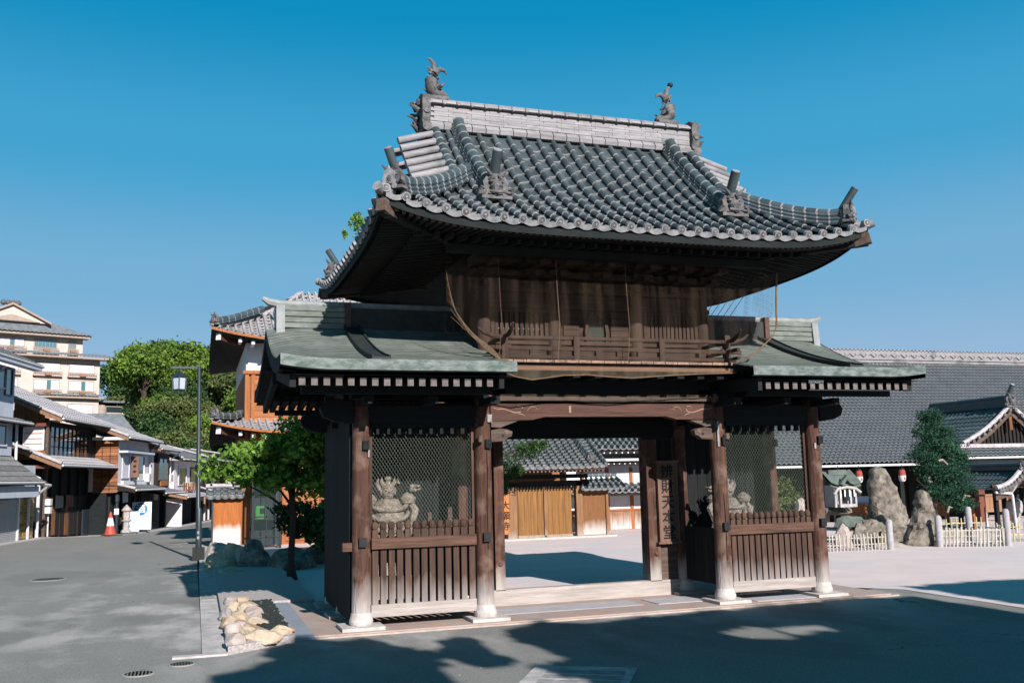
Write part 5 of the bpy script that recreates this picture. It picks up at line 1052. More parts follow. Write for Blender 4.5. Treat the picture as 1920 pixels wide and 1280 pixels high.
# small maple in front of the left flank
T_ = root('maple_tree', 'small bright green leafy tree growing beside the gate', 'tree', (-3.49, 6.6, 0))
b = MB(); b.tube([(-3.47, 6.6, 0), (-3.5, 6.6, .3), (-3.46, 6.6, 1.1), (-3.5, 6.62, 1.6), (-3.42, 6.6, 2.2), (-3.4, 6.6, 2.7)], [.11, .065, .055, .05, .04, .02], 10)
limbs(b, (-3.48, 6.6, .9), [(-4.9, 6.2, 2.0), (-4.3, 6.9, 2.1), (-2.6, 6.6, 2.5), (-3.1, 7.4, 2.6), (-4.0, 5.9, 2.3), (-2.9, 6.0, 2.1)], .028); b.build('trunk', MT['bark'], T_, smooth=True)
leafobj('crown', leafmesh('crown', [((-4.7, 6.3, 2.02), (.55, .5, .2)), ((-4.25, 6.5, 2.18), (.55, .6, .26)), ((-3.75, 6.4, 2.35), (.55, .6, .3)), ((-3.35, 6.6, 2.65), (.5, .6, .32)), ((-2.9, 6.8, 2.5), (.5, .6, .4)), ((-4.1, 6.1, 1.92), (.5, .4, .15)), ((-3.0, 6.5, 1.95), (.4, .5, .25)), ((-2.5, 7.2, 2.2), (.5, .5, .4)), ((-2.55, 6.5, 2.8), (.4, .4, .3)), ((-3.25, 6.4, 1.78), (.5, .5, .2)), ((-2.7, 6.6, 1.62), (.4, .5, .26)), ((-3.9, 6.3, 1.88), (.5, .5, .18)), ((-3.6, 6.7, 2.05), (.6, .5, .25)), ((-2.3, 7.0, 1.8), (.4, .5, .4))], 14500, .055, MT['maple'], 3, clump=.24, ncl=300, shell=.25), T_)
# shrub shadows/foliage behind right of the left flank
T_ = root('garden_shrub', 'dark leafy shrub in the shade behind the gate flank', 'shrub', (-2.2, 9.5, 0)); MB().tube([(-2.2, 9.5, 0), (-2.2, 9.5, .6)], .05, 7).build('trunk', MT['bark'], T_)
leafobj('crown', leafmesh('crown', [((-2.2, 9.5, .8), (.8, .6, .5)), ((-2.9, 10, 1.0), (.6, .6, .4))], 5000, .06, MT['leafB'], 5), T_)
# tree behind main roof (leaf tuft left of eave)
T_ = root('tall_tree', 'tall tree whose bright leafy tip shows just left of the main roof', 'tree', (-.2, 13, 0))
b = MB(); b.tube([(.2, 13, 0), (.1, 13, 3), (-.3, 13, 6), (-1.0, 13, 8.6)], [.2, .16, .1, .03], 9); limbs(b, (0, 13, 5), [(-1.2, 12.8, 8.0), (-.9, 13.1, 8.4), (.6, 13, 7.4)], .05); b.build('trunk', MT['bark'], T_, smooth=True)
leafobj('crown', leafmesh('crown', [((-1.12, 13, 8.55), (.26, .3, .3)), ((-.95, 13, 8.1), (.24, .3, .35)), ((-.75, 13, 8.5), (.2, .3, .3)), ((-1.58, 13, 8.97), (.07, .1, .04)), ((-1.52, 13, 8.3), (.08, .1, .16)), ((-.9, 13, 7.5), (.3, .3, .3)), ((.3, 13.2, 7.0), (.7, .8, .8)), ((-1.28, 13, 8.82), (.16, .2, .10))], 5200, .05, MT['maple'], 9, clump=.3, ncl=220, shell=.2), T_)
# pine branch hanging behind the lintel
T_ = root('courtyard_pine', 'dark pine seen through the left of the gateway', 'pine tree', (1.6, 10.5, 0))
b = MB(); b.tube([(.9, 10.5, 0), (1.0, 10.5, 1.2), (1.1, 10.4, 2.2), (1.0, 10.4, 3.4)], [.14, .12, .09, .04], 9); limbs(b, (1.05, 10.45, 1.4), [(2.9, 10.2, 2.75), (2.2, 10.3, 2.35), (.2, 10.5, 2.8)], .05); b.build('trunk', MT['bark'], T_, smooth=True)
leafobj('crown', leafmesh('crown', [((2.45, 10.3, 2.42), (.35, .3, .2)), ((2.7, 10.2, 2.55), (.28, .2, .10)), ((2.0, 10.3, 2.05), (.25, .3, .35)), ((1.9, 10.4, 1.55), (.15, .3, .3)), ((1.2, 10.4, 2.6), (.6, .5, .4)), ((2.25, 10.3, 1.95), (.2, .2, .14))], 5200, .05, MT['leafB'], 12, clump=.3, aspect=.25, shell=.2), T_)
# ================================================================= RIGHT: main hall
T_ = root('main_hall', 'long temple hall with an immense grey tiled roof and pale patterned ridge behind the rocks', 'temple', (20, 17, 0))
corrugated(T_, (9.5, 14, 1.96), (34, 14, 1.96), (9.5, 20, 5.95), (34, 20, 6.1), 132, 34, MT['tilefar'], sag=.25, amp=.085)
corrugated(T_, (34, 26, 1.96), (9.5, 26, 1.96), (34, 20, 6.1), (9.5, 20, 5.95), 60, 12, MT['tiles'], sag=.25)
b = MB(); b.add([(9.5, 14.05, 1.9), (34, 14.05, 1.9), (34, 16.2, 2.0), (9.5, 16.2, 2.0)], [(0, 1, 2, 3)]); b.build('soffit', MT['shadewood'], T_)
bx('gutter_rail', MT['gutter'], T_, 9.5, 17.45, 13.93, 13.99, 1.86, 1.93); bx('gutter_rail', MT['gutter'], T_, 19.0, 34, 13.90, 13.96, 1.86, 1.93)
bx('wall', MT['hwood'], T_, 10, 33.5, 16.2, 24, 0, 2.5)
for x in np.arange(10.5, 33, 1.75): bx('post', MT['dark'], T_, x - .08, x + .08, 14.9, 15.06, 0, 1.95)
for k in range(14): bx('lattice_panel', MT['darkv'], T_, 10.8 + k*1.6, 12.2 + k*1.6, 16.12, 16.19, .3, 1.8)
bx('beam', MT['dark'], T_, 10, 33.5, 14.9, 15.1, 1.62, 1.8)
RG = bx('ridge', MT['ridge'], T_, 11, 34, 19.8, 20.2, 5.9, 6.52)
b = MB()
x = 11
while x < 34: b.tube([(x, 19.79, 6.28), (x + .12, 19.78, 6.36), (x + .28, 19.78, 6.24), (x + .42, 19.78, 6.33), (x + .36, 19.78, 6.38)], [.01, .018, .018, .015, .01], 5); x += .5
b.build('ridge_scrolls', MT['orn'], RG, kind='stuff'); b = MB()
for i in range(120): b.tube([(11 + i*.19, 19.8, 6.53), (11 + i*.19, 20.2, 6.53)], .05, 6); 
b.build('ridge_coping', MT['ridge'], RG, kind='stuff')
for z in (6.02, 6.14): bx('ridge_course', MT['ridge'], RG, 11, 34, 19.75, 19.8, z, z + .05)
# porch gable of the hall
def gable_porch(T_, xa, y0, y1, z_ap, half, drop, nt, nc, ridge_h=.28, wallz=0, slopes=('l', 'r')):
    """gabled roof whose ridge runs back from the gable face at y0"""
    for s_ in (-1, 1):
        e = xa + s_*half
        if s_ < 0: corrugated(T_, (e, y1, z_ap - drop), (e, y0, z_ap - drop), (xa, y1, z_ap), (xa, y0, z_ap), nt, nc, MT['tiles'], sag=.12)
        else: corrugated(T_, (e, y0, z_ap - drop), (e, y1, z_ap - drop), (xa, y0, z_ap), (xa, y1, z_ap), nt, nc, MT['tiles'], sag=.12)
        for k in range(9):
            t0, t1 = k/9, (k+.96)/9; p = Vector((xa + s_*half*t0, y0 - .02, z_ap + .06 - drop*t0 - .12*math.sin(math.pi*t0))); q = Vector((xa + s_*half*t1, y0 - .02, z_ap + .06 - drop*t1 - .12*math.sin(math.pi*t1)))
            MB().tube([p, q], .07, 8).build('verge_cap', MT['rpale'], T_, smooth=True)
            MB().tube([p.lerp(q, .5) + Vector((0, -.12, -.09)), p.lerp(q, .5) + Vector((0, .1, -.09))], .06, 8).build('verge_disc', MT['orn'], T_)
        b = MB(); n = 8; pts = [(xa + s_*half*k/n, z_ap - .13 - drop*k/n - .12*math.sin(math.pi*k/n)) for k in range(n+1)]
        b.prism(pts + [(x_, z_ - .14) for x_, z_ in pts[::-1]], y0, y0 + .06); b.build('barge_board', MT['koryo2'], T_)
    bx('ridge', MT['tiles'], T_, xa - .09, xa + .09, y0, y1, z_ap, z_ap + ridge_h)
    MB().tube([(xa, y0 - .05, z_ap + ridge_h + .04), (xa, y1, z_ap + ridge_h + .04)], .07, 8).build('ridge_cap', MT['tile'], T_, smooth=True)
    oni((xa, y0 - .05, z_ap + .02), (0, -1, 0), 1.2 if half > 1.5 else .7, T_, cyl=half > 1.5)
T2 = root('porch_gable', 'triangular tiled porch gable rising from the hall roof at the right edge', 'porch', (21, 13, 0))
gable_porch(T2, 20.5, 13, 16.6, 3.72, 2.1, 1.25, 20, 10)
b = MB(); b.prism([(18.8, 2.5), (20.5, 3.52), (22.2, 2.5)], 13.25, 13.35); b.build('gable_board', MT['hwood'], T2)
for k in range(16): xx = 19.3 + k*.16; bx('gable_slat', MT['hwood'], T2, xx, xx + .05, 13.2, 13.249, 2.5, 2.5 + max(.05, .95 - abs(xx - 20.5)*.62))
bx('gable_pendant', MT['hboard'], T2, 20.42, 20.54, 13.0, 13.1, 2.95, 3.4)
bx('gable_sill', MT['rpale'], T2, 18.2, 23, 12.9, 13.3, 2.38, 2.50)
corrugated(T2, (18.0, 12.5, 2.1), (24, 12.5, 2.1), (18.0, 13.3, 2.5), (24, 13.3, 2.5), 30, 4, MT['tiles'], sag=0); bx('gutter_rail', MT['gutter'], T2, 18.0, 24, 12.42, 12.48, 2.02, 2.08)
bx('eave_deck', MT['dark'], T2, 18.0, 24, 12.5, 14.2, 1.85, 2.0)
for x in (18.9, 20, 22): bx('post', MT['hbeam'], T2, x - .12, x + .12, 12.9, 13.1, 0, 1.9)
T2 = root('small_shelter', 'small open shelter with tiled gable roof and pale downpipe at the right edge', 'shelter', (16.3, 9, 0))
gable_porch(T2, 16.15, 8.6, 10.6, 1.66, .98, .52, 14, 6, ridge_h=.1)
for x in (15.4, 17): bx('post', MT['dark'], T2, x - .05, x + .05, 10.1, 10.2, 0, 1.2); bx('post', MT['dark'], T2, x - .05, x + .05, 8.8, 8.9, 0, 1.2)
bx('tie_beam', MT['rail'], T2, 15.3, 17.1, 8.82, 8.9, 1.2, 1.28); MB().tube([(15.1, 8.55, 1.08), (15.65, 8.55, 1.04), (15.68, 8.55, 1.0), (15.72, 8.55, 0)], .035, 8).build('downpipe', MT['gutter'], T2)
MB().tube([(15.7, 8.6, 1.02), (15.95, 8.6, 1.3)], .02, 6).build('brace', MT['beige'], T2)
# paper lanterns
for i, (x, y, z, lab) in enumerate([(13.82, 13.4, 1.38, 'red and white paper lantern under the hall eave, partly behind the small shrine roof'), (14.6, 13.4, 1.36, 'red and white paper lantern just left of the tall standing rock'), (16.25, 13.4, 1.36, 'red and white paper lantern between the two tall rocks'), (17.35, 13.4, 1.3, 'dim paper lantern half hidden by the dark tree')]):
    t = root('paper_lantern', lab, 'lantern', (x, y, z), 'paper lanterns hanging under the hall eave')
    MB().lathe((x, y, z), [(.07, .0), (.105, .05), (.115, .14), (.115, .19)], 14).build('lower_half', MT['whitepaper'], t, smooth=True); MB().lathe((x, y, z + .19), [(.115, 0), (.112, .09), (.09, .17), (.06, .19)], 14).build('upper_half', MT['redpaper'], t, smooth=True)
    bx('lower_crest', MT['redpaper'], t, x - .02, x + .02, y - .122, y - .116, z + .07, z + .14)
    MB().lathe((x, y, z + .38), [(.08, 0), (.08, .04)], 12).build('top_ring', MT['black'], t); MB().tube([(x, y, z + .42), (x, y, 1.9)], .012, 5).build('cord', MT['black'], t)
# rocks, shrine, fences at right
def slabrock(pts, y, th, seed, m, label):
    """upright stone: outline in x,z with rounded irregular thickness"""
    n = len(pts); cx = sum(p[0] for p in pts)/n; bm = bmesh.new(); rings = []
    zs = [p[1] for p in pts]; z0, z1 = min(zs), max(zs); b = MB(); N_ = 24; Mr = 20; vs = []
    def ext(z):
        xs_ = []
        for (xa, za), (xb, zb) in zip(pts, pts[1:] + pts[:1]):
            if (za - z)*(zb - z) <= 0 and za != zb: xs_.append(xa + (xb-xa)*(z-za)/(zb-za))
        return (min(xs_), max(xs_)) if xs_ else (cx, cx)
    for j in range(N_+1):
        z = z0 + (z1-z0)*min(.995, max(.002, j/N_)); a, c = ext(z); w_ = (c-a)/2; mx_ = (a+c)/2; tk = th*(1 - .45*(j/N_)**2)*min(1, w_/.12 + .1)
        for i in range(Mr):
            t = 2*math.pi*i/Mr; ct, st_ = math.cos(t), math.sin(t); p = Vector((mx_ + w_*math.copysign(abs(ct)**.75, ct), y + tk*math.copysign(abs(st_)**.75, st_), z)); d = noise.fractal(p*2.4 + Vector((seed*3, 0, 0)), 1, 2, 5)*.07 + (noise.cell(Vector((p.x*3 + p.z*1.2, p.y*3, p.z*2.2)) + Vector((seed, 0, 0))) - .5)*.07 + noise.fractal(p*9, 1, 2, 4)*.02
            p += Vector((ct, st_, 0))*d; vs.append(p)
    b.add(vs, [(j*Mr+i, j*Mr+(i+1) % Mr, (j+1)*Mr+(i+1) % Mr, (j+1)*Mr+i) for j in range(N_) for i in range(Mr)] + [tuple(N_*Mr + i for i in range(Mr))])
    bm.free(); o = b.build('standing_rock', m, None, smooth=True); return tag(o, label, 'rock')
slabrock([(10.5, 0), (11.6, 0), (11.52, .55), (11.38, 1.1), (11.22, 1.5), (11.05, 1.76), (10.78, 1.86), (10.63, 1.72), (10.58, 1.4), (10.55, .7)], 7.9, .3, 3, MT['rockg'], 'tallest standing rock with a pointed top and lichen')
slabrock([(10.12, 0), (11.16, 0), (11.12, .5), (11.07, .95), (10.98, 1.2), (10.82, 1.3), (10.66, 1.22), (10.58, .9), (10.42, .45), (10.26, .2)], 6.45, .25, 5, MT['rockg'], 'grey standing rock beside the stone fence post, right of the tallest one')
rock((9.0, 7.0, 0), (.32, .25, .62), 41, MT['rockp'], 'pinkish inscribed rock below the miniature shrine', sub=4)
t = bpy.data.objects[-1] if False else None
rock((8.3, 7.4, 0), (.35, .3, 1.1), 43, MT['rockp'], 'pale rock partly behind the rightmost gate column')
rock((9.55, 7.1, 0), (.3, .3, .5), 45, MT['rockg'], 'small grey brown rock right of the inscribed rock')
rock((10.0, 8.0, .42), (.6, .3, .24), 47, MT['rockgreen'], 'long green grey rock lying behind the inscribed rock')
rock((9.9, 6.75, 0), (.3, .25, .42), 49, MT['rockb'], 'mossy brown rock behind the short bamboo fence')
rock((10.15, 7.3, 0), (.55, .4, .62), 51, MT['rockg'], 'rounded dark rock in front of the tallest standing rock')
rock((10.4, 6.6, -.02), (1.1, .5, .12), 53, MT['rockp'], 'low pale stone ledge between the two fence posts', sub=4)
T2 = root('miniature_shrine', 'miniature stone shrine with green grey curved roof on a rock base', 'shrine', (9.2, 7.4, .8))
rock((9.25, 7.5, .78), (.55, .35, .16), 55, MT['rockg'], 'flat stone slab carrying the miniature shrine')
b = MB(); n = 10; vs = []
for j in range(3):
    for i in range(n+1):
        a = i/n*2 - 1; x = 9.2 + a*.42; z = (1.42, 1.72, 1.42)[j] + .07*abs(a)**3; vs.append((x, (7.0, 7.4, 7.8)[j], z))
q = n+1; b.add(vs, [(j*q+i, j*q+i+1, (j+1)*q+i+1, (j+1)*q+i) for j in range(2) for i in range(n)]); b.add([(v[0], v[1], v[2] - .08) for v in vs], [(j*q+i, j*q+i+1, (j+1)*q+i+1, (j+1)*q+i) for j in range(2) for i in range(n)]); b.box(8.95, 9.45, 7.3, 7.5, 1.66, 1.78)
b.build('roof', MT['rockgreen'], T2); MB().prism([(9.0, 1.45), (9.2, 1.66), (9.4, 1.45), (9.3, 1.45), (9.2, 1.55), (9.1, 1.45)], 6.95, 7.05).build('roof_gable', MT['rockgreen'], T2)
bx('body', MT['lanternst'], T2, 9.02, 9.38, 7.2, 7.6, .92, 1.42); bx('dark_doorway', MT['ink'], T2, 9.1, 9.3, 7.19, 7.199, 1.0, 1.35)
for x in (8.92, 9.06, 9.34, 9.48): bx('pillar', MT['lanternst'], T2, x - .025, x + .025, 7.05, 7.1, .92, 1.40)
MB().tube([(8.85, 7.0, 1.22), (8.95, 7.0, 1.34), (9.2, 7.0, 1.38), (9.45, 7.0, 1.34), (9.58, 7.0, 1.25)], .035, 7).build('rope_arch', MT['bamboo'], T2, smooth=True)
for x in (9.0, 9.12, 9.25, 9.38): bx('paper_streamer', MT['white'], T2, x, x + .03, 6.99, 7.0, 1.16, 1.32)
bx('step', MT['lanternst'], T2, 8.98, 9.42, 6.98, 7.2, .92, .99)
text('辻山', .16, Matrix.Translation((9.0, 6.70, .40)) @ FRONT, 'carved_characters', MT['ink'], T2) if False else None
# fences: split bamboo uprights bound to rails
def bamboo(xa, ya, xb, yb, h, n, m, label, lean=0, rails=(.35, .75), w_=.016, dbl=False):
    t = root('bamboo_fence', label, 'fence', ((xa+xb)/2, (ya+yb)/2, 0), 'low bamboo fences round the rocks')
    for r in rails: MB().tube([(xa, ya, h*r), (xb, yb, h*r + .01)], .016, 6).build('rail', m, t)
    for i in range(n+1):
        f_ = i/n; x, y = xa + (xb-xa)*f_, ya + (yb-ya)*f_; l = random.uniform(-.02, .02) + lean
        MB().tube([(x, y - .02, .0), (x + l, y - .02, h + random.uniform(-.02, .03))], w_, 6).build('stake', m, t)
bamboo(8.0, 6.3, 9.40, 6.08, .36, 17, MT['bamboo'], 'short whitewashed bamboo fence beside the rightmost gate column')
bamboo(10.86, 5.98, 11.95, 5.3, .42, 16, MT['bamboo'], 'whitewashed bamboo fence right of the grey standing rock', lean=.04, rails=(.25, .55, .85), w_=.02)
bamboo(11.95, 5.3, 12.7, 6.2, .42, 10, MT['bamboo'], 'whitewashed bamboo fence turning back at its right end', rails=(.25, .85))
bamboo(12.75, 6.25, 14.8, 5.9, .46, 15, MT['bambooy'], 'yellow bamboo fence running out at the right edge')
bamboo(11.4, 7.9, 13.6, 7.6, .50, 16, MT['bambooy'], 'yellow bamboo fence in the back row behind the stone posts'); bamboo(10.9, 8.9, 11.6, 8.8, .6, 6, MT['bambooy'], 'short bamboo fence seen between the two standing rocks', w_=.018)
for i, (x, y, h, lab) in enumerate([(9.50, 6.02, .66, 'round topped stone post at the end of the short fence'), (10.82, 5.98, .70, 'stone post touching the grey standing rock'), (12.0, 6.3, .85, 'stone post left of the pair behind the white fence'), (12.15, 5.35, .82, 'stone post right of the pair at the fence corner')]):
    o = MB().lathe((x, y, 0), [(.075, -.05), (.072, h - .05), (.05, h), (.01, h + .01)], 14).build('stone_post', MT['postst'], smooth=True); tag(o, lab, 'post', 'stone posts along the bamboo fences')
# dark tree on the right
T2 = root('dark_conifer', 'dense dark green conifer with a rounded top standing before the hall roof', 'tree', (13.8, 9.3, 0))
b = MB(); b.tube([(13.75, 9.3, 0), (13.7, 9.3, .7), (13.85, 9.3, 1.4), (13.75, 9.3, 2.2), (13.8, 9.3, 3.1)], [.13, .1, .08, .06, .02], 9); limbs(b, (13.75, 9.3, .6), [(13.1, 9.2, 1.5), (14.7, 9.2, 1.6), (13.3, 9.0, 2.3), (14.5, 9.1, 2.3), (14.4, 8.8, .9)], .04); b.build('trunk', MT['bark'], T2, smooth=True)
leafobj('crown', leafmesh('crown', [((13.85, 9.3, 3.12), (.30, .35, .24)), ((13.55, 9.2, 2.72), (.30, .3, .2)), ((14.1, 9.2, 2.66), (.38, .35, .22)), ((13.85, 9.2, 2.35), (.5, .5, .22)), ((13.38, 9.2, 2.12), (.30, .35, .2)), ((14.42, 9.2, 2.0), (.34, .4, .22)), ((13.62, 9.1, 1.72), (.38, .4, .22)), ((14.2, 9.1, 1.58), (.45, .4, .24)), ((13.9, 9.1, 1.2), (.45, .4, .2)), ((14.5, 9.0, 1.2), (.3, .35, .18)), ((13.55, 9.0, 1.08), (.2, .25, .12)), ((14.2, 8.9, .82), (.4, .35, .14))], 30000, .030, MT['pine'], 21, clump=.30, ncl=620, aspect=.45, shell=.3), T2)
for a, c in (((13.5, 8.75, 1.95), (13.75, 8.7, 1.85)), ((14.1, 8.7, .85), (14.35, 8.65, 1.0)), ((13.6, 8.7, .6), (13.75, 8.68, .72))): MB().tube([a, ((a[0]+c[0])/2, a[1], max(a[2], c[2]) + .03), c], [.03, .035, .02], 6).build('bare_branch', MT['barkp'], T2, smooth=True)
t = root('prop_pole', 'pale slanting wooden pole leaning behind the bamboo fence', 'pole', (12.6, 8, 0)); MB().tube([(12.15, 8.2, .95), (12.85, 7.9, .1)], .035, 8).build('pole', MT['barkp'], t)
T2 = root('offering_table', 'orange wooden counter with papers under the hall eave', 'counter', (13.6, 12, 0)); bx('top', MT['orange'], T2, 12.9, 14.1, 11.8, 12.3, .72, .78); bx('front_panel', MT['orangeh'], T2, 12.95, 14.05, 11.85, 11.88, .45, .72)
for x in (13.0, 13.5, 14.0): bx('leg', MT['orange'], T2, x - .04, x + .04, 11.85, 11.95, 0, .45)
bx('glass_case', MT['lampglass'], T2, 13.0, 13.95, 11.9, 12.2, .78, .98)
for i, (x, y, w_, h, m, lab) in enumerate([(15.9, 11.5, .8, .75, 'orange', 'orange wooden table seen between the standing rocks'), (17.6, 11, .9, .95, 'skirt', 'brown wooden table under the right eave'), (15.6, 9.9, .25, .9, 'orange', 'orange narrow stand left of the stone post pair')]):
    t = root('wooden_stand', lab, 'table', (x, y, 0)); bx('top', MT[m], t, x - w_/2, x + w_/2, y, y + .4, h - .06, h); bx('apron', MT[m], t, x - w_/2 + .03, x + w_/2 - .03, y + .03, y + .06, h*.45, h - .061)
    for s_ in (-1, 1): bx('leg', MT[m], t, x + s_*(w_/2 - .05) - .03, x + s_*(w_/2 - .05) + .03, y + .04, y + .1, 0, h*.6)
t = root('stone_lantern', 'squat pale stone lantern near the right edge', 'lantern', (16.9, 9.6, 0)); MB().lathe((17.0, 9.8, .35), [(.14, 0), (.16, .08), (.2, .12), (.22, .3), (.2, .42), (.1, .5)], 14).build('lantern_head', MT['lanternst'], t, smooth=True); MB().lathe((17.0, 9.8, 0), [(.2, 0), (.12, .1), (.12, .35)], 12).build('base', MT['lanternst'], t)
# low hedge seen through the right bay
T2 = root('clipped_shrub', 'sunlit green clipped shrubs seen through the wire of the right bay', 'shrub', (9, 10, 0)); MB().tube([(8.9, 10.1, 0), (8.9, 10.1, .6)], .05, 7).build('stem', MT['bark'], T2)
leafobj('foliage', leafmesh('foliage', [((8.6, 9.9, .6), (.7, .6, .6)), ((9.4, 10.2, .8), (.8, .7, .7)), ((9.0, 10.6, 1.2), (.7, .6, .5)), ((8.2, 10.4, .9), (.6, .6, .5))], 9000, .06, MT['leafC'], 31), T2)
# ================================================================= LEFT STREET (street frame: s along the street, n towards the road)
ST = frame(P0, SNv, SDv, Vector((0, 0, 1)))      # local x = outwards to road, y = along street
def sw(x, y, z=0): return ST @ Vector((x, y, z))
def sgz(s): return -.52*(1 - math.exp(-max(0, s)/8))
def sbx(name, m, par, *a, **k): return MB(ST).box(*a).build(name, m, par, fix=False, **k)
def hroof(par, xe, s0, s1, ze, xr, zr, nt, nc, m='rpale', th=.09, verge=True):
    corrugated(par, sw(xe, s1, ze), sw(xe, s0, ze), sw(xr, s1, zr), sw(xr, s0, zr), nt, nc, MT[m], sag=.02, amp=.04)
    MB(ST).prism([(xe, ze - .02), (xr, zr - .02), (xr, zr - .02 - th), (xe, ze - .02 - th)], s0 + .02, s1 - .02).build('roof_deck', MT['hwood'], par)
    MB(ST).prism([(xe + .0, ze - .03), (xr, zr - .03), (xr, zr - .17), (xe, ze - .17)], s0 - .03, s0 + .015).build('barge_board', MT['skirt'] if m == 'rpale' else MT['hwood'], par)
    n = max(3, int(abs(xe - xr)/.24))
    if verge:
        for k in range(n):
            p = Vector((xe, s0 + .05, ze + .05)).lerp(Vector((xr, s0 + .05, zr + .05)), k/n); q = Vector((xe, s0 + .05, ze + .05)).lerp(Vector((xr, s0 + .05, zr + .05)), (k+1.05)/n)
            MB(ST).tube([p, q], [.07, .055], 7).build('verge_tile', MT['rpale'], par, smooth=True)
    MB(ST).tube([(xe + .05, s0, ze - .03), (xe + .05, s1, ze - .03)], .045, 7).build('gutter', MT['gutter'], par, smooth=True)
def swin(par, x, s0, s1, z0, z1, nv, nh=1, fr='winframe', gl='glass', face='f'):
    """window in the facade plane x; frame with mullions and pane"""
    w_ = MB(ST); e = .05
    if face == 'f':
        w_.box(x, x + .05, s0 - e, s0, z0 - e, z1 + e).box(x, x + .05, s1, s1 + e, z0 - e, z1 + e).box(x, x + .05, s0, s1, z1, z1 + e).box(x, x + .05, s0, s1, z0 - e, z0)
        w_ = w_.build('window', MT[fr], par); sbx('pane', MT[gl], w_, x + .005, x + .012, s0, s1, z0, z1)
        for k in range(1, nv): c = s0 + (s1-s0)*k/nv; sbx('mullion', MT[fr], w_, x + .013, x + .045, c - .015, c + .015, z0, z1)
        for k in range(1, nh): c = z0 + (z1-z0)*k/nh; sbx('mullion', MT[fr], w_, x + .013, x + .035, s0, s1, c - .015, c + .015)
    else:      # face the viewer: plane s = x, spans s0..s1 in outward direction
        w_.box(s0 - e, s0, x - .05, x, z0 - e, z1 + e).box(s1, s1 + e, x - .05, x, z0 - e, z1 + e).box(s0, s1, x - .05, x, z1, z1 + e).box(s0, s1, x - .05, x, z0 - e, z0)
        w_ = w_.build('window', MT[fr], par); sbx('pane', MT[gl], w_, s0, s1, x - .012, x - .005, z0, z1)
        for k in range(1, nv): c = s0 + (s1-s0)*k/nv; sbx('mullion', MT[fr], w_, c - .02, c + .02, x - .04, x - .013, z0, z1)
        for k in range(1, nh): c = z0 + (z1-z0)*k/nh; sbx('mullion', MT['hboard'], w_, s0, s1, x - .03, x - .013, c - .012, c + .012)
    return w_
# house 1
H = root('town_house', 'blue grey plastered shop house with roller shutter at the left edge of the picture', 'house', sw(-4, -4, 0))
sbx('wall', MT['hw1'], H, -7, -.0, -11, -2.45, 2.9, 5.9); sbx('wall', MT['hw1'], H, -7, .0, -11, -.22, 0, 2.6)
hroof(H, .75, -11.3, -2.1, 6.0, -3.5, 8.0, 34, 16, m='rtile', verge=False); sbx('eave_board', MT['hw1'], H, .5, .8, -11, -2.2, 5.82, 5.93)
swin(H, .0, -5.2, -3.3, 5.15, 5.83, 2, gl='glassb'); swin(H, .0, -3.25, -2.75, 4.95, 5.8, 1, fr='poled', gl='glassb'); swin(H, .0, -5.4, -3.0, 3.25, 3.9, 2)
hroof(H, .45, -11, -2.0, 4.03, -.1, 4.2, 34, 2, m='rtile', verge=False)
hroof(H, 1.0, -11, -2.3, 2.0, -.1, 2.9, 34, 5, m='rtile', verge=False); sbx('fascia', MT['hw1'], H, .2, .9, -11, -2.3, 1.50, 1.86)
sh_ = sbx('roller_shutter', MT['shutter'], H, .02, .08, -5.8, -1.95, .02, 1.44)
for k in range(24): sbx('shutter_slat', MT['shutter'], sh_, .081, .10, -5.8, -1.98, .04 + k*.058, .085 + k*.058)
sbx('shutter_post', MT['winframe'], H, .02, .14, -1.95, -1.84, 0, 1.5)
for k in range(14):
    for j in range(3): sbx('stone_tile', MT['yel'], H, .01 , .045 + random.uniform(0, .02), -1.80 + j*.47 + (k % 2)*.06, -1.80 + (j+.95)*.47 + (k % 2)*.06, .06 + k*.105, .06 + (k+.9)*.105)
MB(ST).tube([(1.0, -2.4, 1.92), (1.02, -1.6, 1.88), (.5, -1.2, 1.6), (.15, -1.1, 1.45), (.14, -1.08, 0)], .05, 8).build('downpipe', MT['gutter'], H, smooth=True)
MB(ST).tube([(.1, -.12, 2.0), (.1, -.12, 0)], .06, 8).build('downpipe', MT['gutter'], H, smooth=True); MB(ST).tube([(.1, -2.35, 4.0), (.1, -2.3, 2.5), (.9, -2.2, 2.1)], .05, 8).build('downpipe', MT['gutter'], H, smooth=True)
# house 2
H = root('town_house', 'old dark timber house with orange boarded gable and large glazed upper window', 'house', sw(-4, 5, 0))
s0, s1 = .85, 6.5
sbx('wall', MT['hwood'], H, -7, 0, s0, s1, 2.6, 4.3); sbx('wall', MT['dark'], H, -7, -.3, s0, s1, -.4, 2.6)  # black lower wall stands in for the shaded shop interior
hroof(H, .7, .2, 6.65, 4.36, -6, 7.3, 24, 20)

for k in range(9): sbx('gable_board', MT['hboard'], H, -1.25 + k*.125, -1.25 + k*.125 + .118, s0 - .03, s0 - .001, 4.2, 4.2 + .55 + (8-k)*.055)
MB(ST).prism([(-1.3, 4.72), (.0, 4.38), (.0, 4.15), (-1.3, 4.15)], s0 - .001, s0 + .05).build('gable_back', MT['hwood'], H)
sbx('beam', MT['hbeam'], H, -1.35, .0, s0 - .25, s0 - .03, 4.08, 4.2); sbx('corner_post', MT['koryo2'], H, -.06, .04, s0 - .06, s0 + .05, 0, 4.3)
swin(H, s0, -.83, -.17, 3.25, 4.02, 1, 4, fr='winframe', gl='paper', face='g'); sbx('wall_panel', MT['hwood'], H, -1.3, -.9, s0 - .06, s0, 3.1, 4.05)
for k in range(6): sbx('wall_board', MT['hboard'], H, -1.1 + k*.18, -1.1 + k*.18 + .17, s0 - .06, s0 - .02, 2.85, 3.18)
